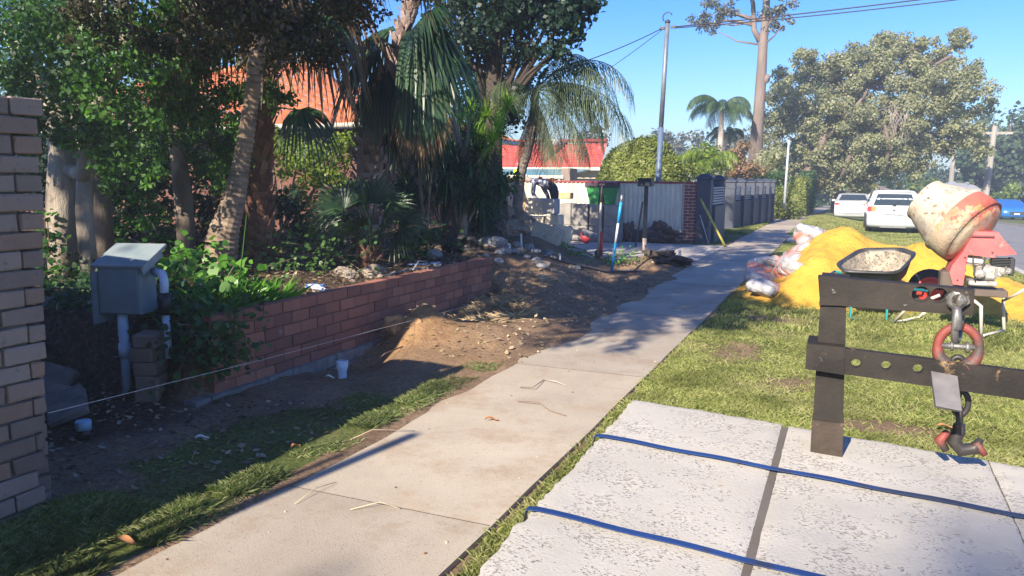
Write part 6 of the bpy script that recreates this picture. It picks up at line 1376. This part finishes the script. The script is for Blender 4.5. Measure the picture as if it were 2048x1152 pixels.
# shovel and red tool
a=gp(1197,506); a=aty(1196,500,14.3); a.z=hz(a.x,a.y); b=aty(1204,368,14.3); t=thing('shovel','shovel with a pale worn timber handle standing before the grey blocks','shovel',tuple(a)); d=b-a
m=M(); m.tube([a+d*.05,a+d*.78],.019,8); m.obj('handle',pm('worn_timber',(.36,.28,.22),(.55,.46,.38),6,.8,.003,40),t)
m=M(); m.tube([a+d*.76,a+d*1.0],.021,8); m.box(a+d*.995,(.11,.03,.03)); m.obj('grip',flat('dark_grip',(.06,.045,.05),.6),t)
m=M(); m.prism([a+Vector((-.06,0,-.05)),a+Vector((.06,0,-.05)),a+Vector((.07,0,.16)),a+Vector((.0,0,.2)),a+Vector((-.07,0,.16))],(0,.012,0)); m.obj('blade',flat('rusty_blade',(.16,.09,.07),.7),t)
a=aty(1201,498,14.6); a.z=hz(a.x,a.y); b=aty(1203,463,14.6); m=M(); m.tube([a,b],[.045,.04],10); tag(m.obj('marker_post',flat('red_plastic',(.55,.05,.06),.5),loc=a),'short red plastic post beside the timber shovel','post')
a=aty(1172,474,15.5); m=M(); m.lathe([(.0,-.1),(.10,-.1),(.13,.08),(.125,.08),(.1,-.08)],a,(.3,-.2,1),16); o=m.obj('red_bucket',flat('dull_red',(.34,.035,.05),.5),loc=a); tag(o,'dull red bucket tipped beside the shovel before the grey blocks','bucket')
m=M(); m.box((0,0,0),(.34,.2,.07),(.3,.35,.4),bev=.01,jit=.01); tag(m.obj('broken_slab',BLKG,loc=aty(1180,469,15.0),local=True),'grey broken slab leaning on the red bucket','slab')
# support mound pieces under those
# letterbox post
a=aty(1288,505,16.6); a.z=-.02; b=aty(1293,372,16.6); t=thing('letterbox','black box on a black steel post before the pale end of the cream fence','letterbox',tuple(a))
m=M(); m.tube([a,a.lerp(b,.25)],.05,4); m.obj('post_base',pm('muddy_post',(.28,.22,.18),(.4,.33,.27),9,.9),t)
m=M(); m.tube([a.lerp(b,.24),b],.045,4,smooth=False); m.obj('post',flat('letterbox_black',(.018,.022,.03),.5),t)
m=M(); cbx=aty(1292,365,16.6); m.box(cbx,(.29,.3,.17),bev=.008); m.box(cbx+Vector((0,0,.085)),(.31,.33,.02),bev=.005); m.obj('box',flat('letterbox_body',(.022,.028,.04),.5),t); m=M(); m.box(cbx+Vector((.07,-.155,-.03)),(.09,.01,.07)); m.obj('label_plate',flat('scuffed_plate',(.28,.27,.28),.6),t)
m=M(); s_=aty(1285,405,16.6); e=aty(1272,478,18.2); e.z=.03; m.tube([s_,e],.022,6); tag(m.obj('steel_bar',flat('dark_bar',(.03,.035,.045),.5),loc=e),'thin dark bar leaning on the black letterbox post','bar')
a=aty(1359,519,15.2); a.z=.0; m=M(); m.tube([a-Vector((0,0,.04)),a+Vector((0,0,.25))],.03,6); tag(m.obj('marker_post',flat('white_stub',(.62,.60,.57),.6),loc=a),'short white timber stub at the driveway edge by the soil heap','post')
# leaning tools on charcoal pillar
a=aty(1401,398,20.05); b=aty(1450,487,19.5); b.z=.02; m=M(); m.tube([b,a],.032,6); tag(m.obj('straight_edge',pm('olive_yellow',(.30,.27,.04),(.40,.37,.08),4,.6),loc=b),'long yellow straight edge leaning on the charcoal pillar','tool')
a=aty(1400,430,20.1); b=aty(1418,474,19.9); b.z=.02; m=M(); m.tube([b,a],.012,6); tag(m.obj('thin_rod',flat('pale_rod',(.4,.42,.45),.5),loc=b),'thin pale rod leaning beside the yellow straight edge','rod')
for i,(cx,cy,r_,mt,lb,nm) in enumerate([(1318,478,(.50,.35,.30),pm('dark_heap_soil',(.07,.045,.035),(.14,.09,.07),8,.95,.03,30),'dark heap of soil against the cream fence right of the letterbox','soil_heap'),(1253,470,(.16,.16,.30),pm('brown_sack',(.10,.06,.05),(.20,.12,.10),9,.9,.02,25),'brown rubble sack standing at the cream fence','sack'),(1268,478,(.22,.15,.16),flat('grey_sack',(.10,.10,.11),.8),'grey rag bundle lying beside the rubble sack','rag')]):
    p=aty(cx,cy,19.9); m=M(); m.rock((0,0,0),r_,300+i,10,4,.75); tag(m.obj(nm,mt,loc=(p.x,20.0,.02+r_[2]*.5),local=True),lb,nm.replace('_',' '))
p=aty(1338,520,14.9); m=M(); m.rock((0,0,0),(.36,.30,.15),311,14,4,.9); tag(m.obj('soil_lump',pm('dark_turf_lump',(.035,.03,.028),(.10,.075,.055),8,.95,.03,30),loc=(p.x,14.5,hz(p.x,14.5)+.02),local=True),'dark lump of dug turf beside the path near the driveway','soil')
# person bending over
SHIRT=pm('mottled_shirt',(.05,.06,.10),(.38,.38,.45),16,.9,.01,20,lo=.44,hi=.6); TROUS=flat('dark_trousers',(.035,.035,.04),.9); SKIN=flat('skin',(.42,.24,.17),.6); ORNG=flat('hi_vis_orange',(.85,.18,.02),.7)
Yp=17.0
pr=thing('person','person in mottled shirt and dark trousers bending over behind the pale block pile','person',tuple(aty(1108,452,Yp)))
bm=bmesh.new(); J={}
def jj(n,p): J[n]=bm.verts.new(p)
jj('pelvis',aty(1108,374,Yp)); jj('waist',aty(1096,367,Yp)); jj('chest',aty(1078,362,Yp)); jj('neck',aty(1064,360,Yp)); jj('headb',aty(1058,360,Yp)); jj('head',aty(1050,357,Yp))
for s,sy,n in((-1,-.10,'l'),(1,.10,'r')):
    o=Vector((0,sy,0)); jj('hip'+n,aty(1108,380,Yp)+o); jj('knee'+n,aty(1111-3*s,412,Yp)+o*1.1); jj('ankle'+n,aty(1106+3*s,448,Yp)+o*1.2); jj('toe'+n,aty(1098+3*s,452,Yp)+o*1.2)
    jj('sho'+n,aty(1074,362,Yp)+Vector((0,sy*1.7,0))); jj('elb'+n,aty(1080+8*s,388,Yp)+Vector((0,sy*1.9,0))); jj('wri'+n,aty(1088+6*s,402,Yp)+Vector((0,sy*1.6,0))); jj('hand'+n,aty(1090+6*s,409,Yp)+Vector((0,sy*1.5,0)))
E_=[('pelvis','waist'),('waist','chest'),('chest','neck'),('neck','headb'),('headb','head')]
for n in'lr': E_+=[('pelvis','hip'+n),('hip'+n,'knee'+n),('knee'+n,'ankle'+n),('ankle'+n,'toe'+n),('chest','sho'+n),('sho'+n,'elb'+n),('elb'+n,'wri'+n),('wri'+n,'hand'+n)]
for a,b in E_: bm.edges.new((J[a],J[b]))
bm.verts.index_update(); names_=list(J); me=bpy.data.meshes.new('body'); bm.to_mesh(me); bm.free(); off=wl(pr); me.transform(Matrix.Translation(-off))
bo=bpy.data.objects.new('body',me); C.objects.link(bo); bo.parent=pr; me.materials.append(SKIN); me.materials.append(SHIRT); me.materials.append(TROUS)
sk=bo.modifiers.new('skin','SKIN'); RAD=dict(pelvis=.15,waist=.14,chest=.15,neck=.055,headb=.07,head=.095,hipl=.095,hipr=.095,kneel=.062,kneer=.062,anklel=.045,ankler=.045,toel=.035,toer=.035,shol=.06,shor=.06,elbl=.055,elbr=.055,wril=.036,wrir=.036,handl=.035,handr=.035)
for i,n in enumerate(names_): me.skin_vertices[0].data[i].radius=(RAD[n],RAD[n]); me.skin_vertices[0].data[i].use_root=(n=='pelvis')
bo.modifiers.new('sub','SUBSURF').levels=2; bo.modifiers['sub'].render_levels=2
dg=bpy.context.evaluated_depsgraph_get(); me2=bpy.data.meshes.new_from_object(bo.evaluated_get(dg)); bo.modifiers.clear(); bo.data=me2
pel=J and aty(1108,376,Yp)-off; 
if len(me2.materials)<3:
    me2.materials.clear(); [me2.materials.append(x) for x in (SKIN,SHIRT,TROUS)]
for p in me2.polygons:
    c=p.center; w_=c+off; p.use_smooth=True
    if w_.x>aty(1101,370,Yp).x and w_.z>0: p.material_index=2
    elif w_.x<aty(1061,360,Yp).x and w_.z>aty(1061,372,Yp).z: p.material_index=0
    elif w_.z<aty(1090,398,Yp).z: p.material_index=0
    else: p.material_index=1
def ell(c,r): 
    m=M(); bm=bmesh.new(); bmesh.ops.create_uvsphere(bm,u_segments=12,v_segments=8,radius=1); vs=[Vector(c)+Vector((v.co.x*r[0],v.co.y*r[1],v.co.z*r[2])) for v in bm.verts]; m.add(vs,[[v.index for v in f.verts] for f in bm.faces],True); bm.free(); return m
ell(aty(1048,354,Yp),(.10,.105,.09)).obj('cap',flat('pale_cap',(.62,.62,.66),.8),pr)
m=M(); m.tube([aty(1100,360,Yp)+Vector((0,-.1,0)),aty(1106,360,Yp)+Vector((0,0,.02)),aty(1100,360,Yp)+Vector((0,.1,0))],.035,8); m.rock(aty(1103,361,Yp-.1),(.06,.04,.05),5,8,2,.2); m.obj('orange_belt_pouch',ORNG,pr)
m=M(); m.rock(aty(1081,355,Yp-.05),(.05,.08,.03),6,8,2,.2); m.obj('red_patch',flat('red_cloth',(.55,.05,.05),.8),pr)
p=aty(1031,350,16.6); m=M(); m.tube([p-Vector((0,0,.12)),p+Vector((.0,0,.13))],[.05,.045],8); tag(m.obj('hi_vis_flag',flat('hi_vis_yellow',(.72,.85,.03),.6),loc=p-Vector((0,0,.12))),'small fluorescent yellow marker beside the queen palm trunk','marker')
p=aty(1031,357,16.6); m=M(); m.tube([(p.x,16.6,.1),p],.01,5); tag(m.obj('marker_stick',flat('marker_stick',(.3,.25,.2),.8),loc=(p.x,16.6,.1)),'thin stick carrying the fluorescent yellow marker','stick')

# ------------------------------------------------------------------ pole whose shadow falls along the path
tip=gp(830,870); hp=3.3; px_=tip-Vector((ldir.x,ldir.y,0))/(-ldir.z)*hp
m=M(); m.tube([(px_.x,px_.y,0),(px_.x,px_.y,hp)],.042,10); tag(m.obj('steel_post',GALV,loc=(px_.x,px_.y,0)),'slim galvanised post standing inside the brick wall behind the photographer','post')
px_=px_+Vector((-.16,-.30,0)); m=M(); m.tube([(px_.x,px_.y,0),(px_.x,px_.y,hp-.1)],.022,8); tag(m.obj('thin_conduit',GALV,loc=(px_.x,px_.y,0)),'thin conduit standing beside the galvanised post behind the photographer','conduit')

# ------------------------------------------------------------------ grass, ivy, litter
def blades(name,P,h,w_,mat,label,cat,seed,lean=.45):
    g=np.random.default_rng(seed); n=len(P); a=g.uniform(0,2*PI,n); hh=h*g.uniform(.5,1.3,n); sd=np.stack([np.cos(a),np.sin(a),np.zeros(n)],1); ln=g.normal(0,lean,(n,2))
    up_=np.stack([ln[:,0],ln[:,1],np.ones(n)],1); up_/=np.linalg.norm(up_,axis=1,keepdims=True); ww=(w_*g.uniform(.7,1.3,n))[:,None]
    V=np.empty((n,4,3)); V[:,0]=P-sd*ww*.5; V[:,1]=P+sd*ww*.5; mid=P+up_*(hh*.6)[:,None]; V[:,2]=mid+sd*ww*.42; tp=P+up_*hh[:,None]; tp[:,:2]+=ln*hh[:,None]*.5; V[:,3]=tp
    return stuff(link_mesh(name,V.reshape(-1,3),np.arange(n*4).reshape(-1,4),mat),label,cat)
L_LAWN=leafm('lawn_blades',[(.17,.20,.055),(.25,.29,.08),(.33,.35,.12),(.46,.40,.22)],.35,.65,.2,(.40,.36,.19))
L_SHG=leafm('verge_blades',[(.07,.10,.03),(.13,.18,.05),(.20,.24,.08),(.38,.34,.20)],.35,.6)
g=np.random.default_rng(77)
def scatter(n,x0,x1,y0,y1,keep):
    x=g.uniform(x0,x1,n); y=g.uniform(y0,y1,n); k=keep(x,y); x=x[k]; y=y[k]; return np.stack([x,y,hgt(x,y)],1)
def lawnkeep(x,y):
    v=(x<.40*y+.25)&(x<2.95)&(x>-1.42+.05*vnoise(x,y,.2,61)); s_=1-1.25*dirtw(x,y); s_=np.clip(s_,.04,1); s_*=np.clip(.8+.5*vnoise(x,y,.6,62)+.2*vnoise(x,y,.2,64),.2,1); under=(x>-.60)&(x<1.0)&(y<2.55)
    nosand=~((np.abs(x-.4)<1.6)&(y>11.3)&(y<13.2)); return v&(g.random(len(x))<s_)&~under&nosand
blades('lawn_grass',scatter(360000,-1.5,3.0,2.4,8.5,lawnkeep),.034,.004,L_LAWN,'short patchy sunlit grass covering the verge right of the path','grass',1,.65)
blades('lawn_grass',scatter(170000,-1.5,3.0,8.5,21.8,lawnkeep),.045,.011,L_LAWN,'short grass of the verge around the sand heap and barrow','grass',2)
blades('lawn_grass',scatter(90000,-1.5,3.0,24.5,45,lambda x,y:(g.random(len(x))<(1.1-dirtw(x,y)))),.06,.03,L_LAWN,'short grass of the far verge under the parked white cars','grass',3)
def leftkeep(x,y):
    nn=.5+.5*vnoise(x,y,.35,63); d=dirtw(x,y); e=np.exp(-((x+2.72)/.16)**2)*(y<6.0)*(vnoise(x,y,.45,65)>-.35)
    return (x<-2.60)&(g.random(len(x))<np.clip((1-d)*.30*(nn-.35)+e*.35*(nn>.35),0,1))&(x>-3.42-(y>2.6)*1.2)
blades('verge_grass',scatter(150000,-4.6,-2.56,1.4,6.4,leftkeep),.032,.003,L_SHG,'ragged grass in the shade between the brick wall and the path','grass',4,.9)
def edgekeep(x,y): return (np.abs(x+2.77+.06*vnoise(x,y,.3,66))<.07)&(vnoise(x*0,y,.28,67)>-.1)&(y<5.4)
blades('edge_grass',scatter(60000,-2.95,-2.62,1.6,6.0,edgekeep),.05,.0028,L_SHG,'green tufts along the sunlit left edge of the path','grass',5,.7)
def farleft(x,y): return (x<-2.62)&(x>-3.6)
blades('verge_grass',scatter(40000,-3.6,-2.62,24.6,34,farleft),.08,.02,L_LAWN,'grass strip at the foot of the far charcoal fence','grass',6)
def wallkeep(x,y): return (x>-3.42)&(x<-2.9)&(y<2.6)
blades('verge_grass',scatter(26000,-3.42,-2.75,1.4,2.6,wallkeep),.05,.0026,L_SHG,'longer grass at the foot of the brick boundary wall','grass',7,1.0)
# mulch / leaf litter
def litter(name,P,size,mat,label,seed,cat='leaf litter'):
    gg=np.random.default_rng(seed); N=np.tile([0,0,1.],(len(P),1)); V=leafquads(P+[0,0,.012],N,size,gg,.3,.9); stuff(link_mesh(name,V,np.arange(len(V)).reshape(-1,4),mat),label,cat)
L_LIT=leafm('brown_litter',[(.05,.035,.022),(.16,.10,.06),(.32,.22,.13),(.42,.36,.28)],.05,.8)
L_STRAW=leafm('dry_straw',[(.24,.17,.10),(.42,.32,.19),(.55,.45,.30)],.1,.8)
litter('leaf_litter',scatter(9000,-8,-4.3,4.3,11.5,lambda x,y:np.ones(len(x),bool)),.055,L_LIT,'dry brown leaves and bark chips over the garden bed',11)
litter('leaf_litter',scatter(900,-5.2,-2.9,2.4,4.4,lambda x,y:(x<-3.5)|(y>2.6)),.05,L_LIT,'dead leaves in the shade below the meter box',12)
litter('straw_litter',scatter(900,-4.1,-2.5,6.0,12.5,lambda x,y:np.ones(len(x),bool)),.06,L_STRAW,'dry straw and roots strewn over the dug soil',13)
blades('dry_stalks',scatter(5000,-4.1,-3.2,7.2,9.6,lambda x,y:vnoise(x,y,.3,71)>.0),.10,.004,L_STRAW,'grey dry grass stalks lying on the soil slope','dry grass',14,1.4)
blades('dry_stalks',scatter(2500,-5.4,-4.3,4.3,6.2,lambda x,y:vnoise(x,y,.3,72)>-.1),.07,.005,L_STRAW,'dry straw on the sunlit edge of the bed above the brick wall','dry grass',15,1.3)
# path crumbs, twigs and fallen leaves as individuals
for i in range(34):
    x_,y_=q.uniform(-2.58,-1.45),q.uniform(2.2,9); s_=q.uniform(.004,.011)
    m=M(); m.rock((0,0,0),(s_,s_,s_*.6),400+i,6,1,.2); tag(m.obj('path_crumb',q.choice([ORS,ROCK,BLKC]),loc=(x_,y_,.009),local=True),'tiny crumb of soil or stone on the concrete path','stone','crumbs on the path')
DL=leafm('fallen_leaf_orange',[(.40,.17,.07),(.50,.24,.10)],.1,.6)
def fleaf(px,py,L,rz_,lb,mat=DL,z_=.012):
    p=gp(px,py,.01); p.z=hz(p.x,p.y)+.03 if p.x<-2.6 or p.x>-1.4 else .012; m=M(); n=8; vs=[]
    for i in range(n+1):
        t=i/n; wdt=L*.2*math.sin(PI*min(1,t*.95+.02))**.8; z_=.012+.010*math.sin(t*5); vs+=[(L*(t-.5),-wdt,z_+.006),(L*(t-.5),0,z_-.003),(L*(t-.5),wdt,z_+.008)]
    m.add(vs,[(3*i+j,3*i+3+j,3*i+4+j,3*i+1+j) for i in range(n) for j in range(2)],True); o=m.obj('fallen_leaf',mat,loc=p,local=True); o.rotation_euler=(0,0,rz_); tag(o,lb,'leaf')
fleaf(983,842,.085,.5,'orange dry leaf lying on the middle of the path'); fleaf(252,1096,.10,.1,'orange curled leaf on the grass at the bottom left path edge'); fleaf(592,905,.07,1.4,'brown leaf among the green tufts at the path edge'); fleaf(405,888,.08,.9,'pale leaf on the shaded grass right of the blue capped pipe',leafm('pale_leaf',[(.35,.34,.28)],.1))
fleaf(1890,860,.1,.3,'dry leaf on the grass behind the lifting hook'); fleaf(660,760,.07,.4,'cream leaf lying beside the pale blue pipe socket',leafm('cream_leaf',[(.45,.38,.28)],.1))
TW=flat('twig',(.22,.15,.10),.9); STW=flat('straw_stalk',(.55,.46,.30),.8)
def twig(pts,r_,lb,mat=TW):
    m=M(); V_=[]
    for k,(px,py) in enumerate(pts):
        p=gp(px,py,.012); p.z=max(hz(p.x,p.y),.006)+.008+(.02 if k==1 and len(pts)>2 else 0); V_.append(p)
    m.tube(V_,r_,5); tag(m.obj('twig',mat,loc=V_[0]),lb,'twig')
twig([(1040,775),(1066,780),(1088,760)],.0035,'bent dark twig near the middle joint of the path'); twig([(1088,760),(1112,768),(1132,772)],.0025,'straw stalk ending at the bent dark twig',STW); twig([(1035,803),(1075,810),(1100,822),(1132,832)],.003,'long thin twig lying right of the orange leaf')
twig([(590,1008),(630,985),(672,965)],.002,'pale straw on the near part of the path',STW); twig([(700,1020),(760,1012),(800,1018)],.002,'thin straw across the near path beside a dark speck',STW); twig([(805,700),(770,712),(745,730)],.006,'root stick lying down the face of the orange clod'); twig([(880,650),(850,668),(800,700)],.006,'thin branch lying over the sunlit mound')
twig([(700,880),(745,868),(830,862)],.002,'straw lying where the pole shadow ends',STW)
for i,(px,py,Y0,dx,lb) in enumerate([(598,500,5.3,.0,'tall thin green stalk standing in the bed at the retaining wall')]):
    pass
# ivy and broad leaf plants at the bed edge
def ivy(name,lb,cat,pts,n,size,mat,seed,spread=.16,hh=.12):
    gg=np.random.default_rng(seed); P=[]
    for (px,py,Y0) in pts:
        c=aty(px,py,Y0); k=n; a=gg.normal(0,spread,(k,3)); pp=np.array(c)+a*np.array([1.2,1,.6]); P.append(pp)
    P=np.concatenate(P); gzv=hgt(P[:,0],P[:,1]); P[:,2]=np.maximum(P[:,2],gzv+gg.uniform(.01,hh,len(P))); c0=P.mean(0)
    n_=len(P); N=gg.normal(0,.5,(n_,3))+[.2,-.5,.8]; N/=np.linalg.norm(N,axis=1,keepdims=True); T=np.cross(N,gg.normal(0,1,(n_,3))); T/=np.linalg.norm(T,axis=1,keepdims=True); B=np.cross(N,T); s_=(size*gg.uniform(.5,1.3,n_))[:,None]
    ang=[0,.7,1.5,2.4,3.14,3.9,4.8,5.6]; rr=[1.,.75,.85,.7,.55,.7,.85,.75]; V=np.empty((n_,8,3))
    for i,(a,r_) in enumerate(zip(ang,rr)): V[:,i]=P+(T*math.cos(a)+B*math.sin(a))*s_*r_*.5+N*s_*.06*(i%2)
    t=thing(name,lb,cat,(float(c0[0]),float(c0[1]),float(hgt(c0[0],c0[1])))); link_mesh('leaves',V.reshape(-1,3),np.arange(n_*8).reshape(-1,8),mat,t)
    m=M()
    for i in range(0,n_,max(1,n_//16)): p=P[i]; m.tube([(c0[0],c0[1],c0[2]-.1),tuple((P[i]+c0)/2),tuple(p)],.004,4)
    m.obj('vines',TW,t)
ivy('ivy','lush bright ivy around the base of the ringed palm','ivy',[(360,560,5.3),(400,520,5.6),(370,540,5.5),(420,575,5.1),(450,560,5.2),(340,545,5.4),(380,510,5.9)],60,.085,L_IVY,301)
ivy('broadleaf_plant','bright green broad leaved plant at the left end of the brick wall top','plant',[(440,560,5.0),(455,580,4.9),(430,600,4.75),(470,545,5.1)],26,.10,L_IVY,302,.10,.16)
ivy('ivy','dark ivy hanging over the left end of the retaining wall','ivy',[(400,650,4.35),(380,690,4.3),(420,640,4.4),(360,620,4.5),(400,720,4.25),(350,670,4.4),(430,690,4.2),(440,620,4.4),(420,720,4.15),(405,670,4.2),(425,660,4.2)],110,.06,L_DARK,303,.13)
ivy('ivy','shaded ivy bank behind and left of the meter box','ivy',[(150,560,5.2),(170,600,5.0),(120,620,4.8),(200,640,4.8),(160,680,4.5),(230,600,5.0),(340,600,4.9),(130,540,5.4),(240,660,4.7),(310,640,4.8)],80,.07,L_DARK,304,.2)
ivy('ivy','small bright ivy tuft beside the boundary wall','ivy',[(100,500,5.2),(95,470,5.3),(110,540,5.1),(92,430,5.3)],22,.08,L_IVY,305,.07)
ivy('ground_cover','leafy ground cover in the shade around the low fan palm','ground cover',[(600,520,7.0),(650,510,7.2),(560,530,6.8),(700,500,7.6),(500,500,7.4),(540,480,7.8),(820,490,8.8),(860,480,9.3),(620,480,8.2)],60,.06,L_MID,306,.25)
ivy('ground_cover','leafy weeds beside the blue measuring staff','ground cover',[(1240,512,14.0),(1225,518,13.8),(1255,515,14.0),(1150,525,13.2),(1140,515,13.6)],60,.05,L_IVY,307,.14)
ivy('ivy','leaves climbing over the pale trunks next to the boundary wall','ivy',[(110,260,5.5),(130,280,5.4),(170,290,5.4),(150,250,5.5),(95,220,5.5),(260,400,6.0),(270,440,6.0),(280,370,6.2),(290,330,6.3),(250,350,6.2)],50,.06,L_IVY,308,.10)
p=Vector((-4.42,4.75,.0)); p.z=hz(p.x,p.y); m=M(); st=aty(493,430,4.9); m.tube([p,p.lerp(st,.5)+Vector((.01,0,0)),st],[.006,.005,.002],6); tag(m.obj('green_stalk',L_IVY,loc=p),'tall thin green stalk rising from the grass above the brick wall','plant')
gB=scatter(500,-4.75,-4.35,4.5,5.4,lambda x,y:np.ones(len(x),bool)); t_=blades('bed_grass',gB,.22,.010,L_IVY,'long green grass tuft at the sunlit corner of the bed','grass',16,.5)
# crumpled blue and white wrapper
p=aty(632,545,6.1); p.z=hz(p.x,6.1)+.04; m=M(); m.rock((0,0,0),(.13,.09,.05),88,12,3,.5); tag(m.obj('wrapper',pm('blue_white_plastic',(.10,.22,.55),(.65,.68,.72),9,.4,.01,30,lo=.47,hi=.53),loc=p,local=True),'crumpled blue and white plastic wrapper on the bed above the brick wall','wrapper')

# ------------------------------------------------------------------ air
m=M(); m.box((20,190,4),(800,440,31)); hz_=m.obj('haze',None); hz_['kind']='stuff'; hz_['label']='thin pale air over the street'; hz_['category']='haze'
hm=bpy.data.materials.new('haze'); hm.use_nodes=True; t=hm.node_tree; t.nodes.clear(); o=t.nodes.new('ShaderNodeOutputMaterial'); v=t.nodes.new('ShaderNodeVolumePrincipled'); v.inputs['Color'].default_value=(.85,.92,1,1); v.inputs['Density'].default_value=.0034; v.inputs['Anisotropy'].default_value=.3
t.links.new(v.outputs[0],o.inputs['Volume']); hz_.data.materials.append(hm)
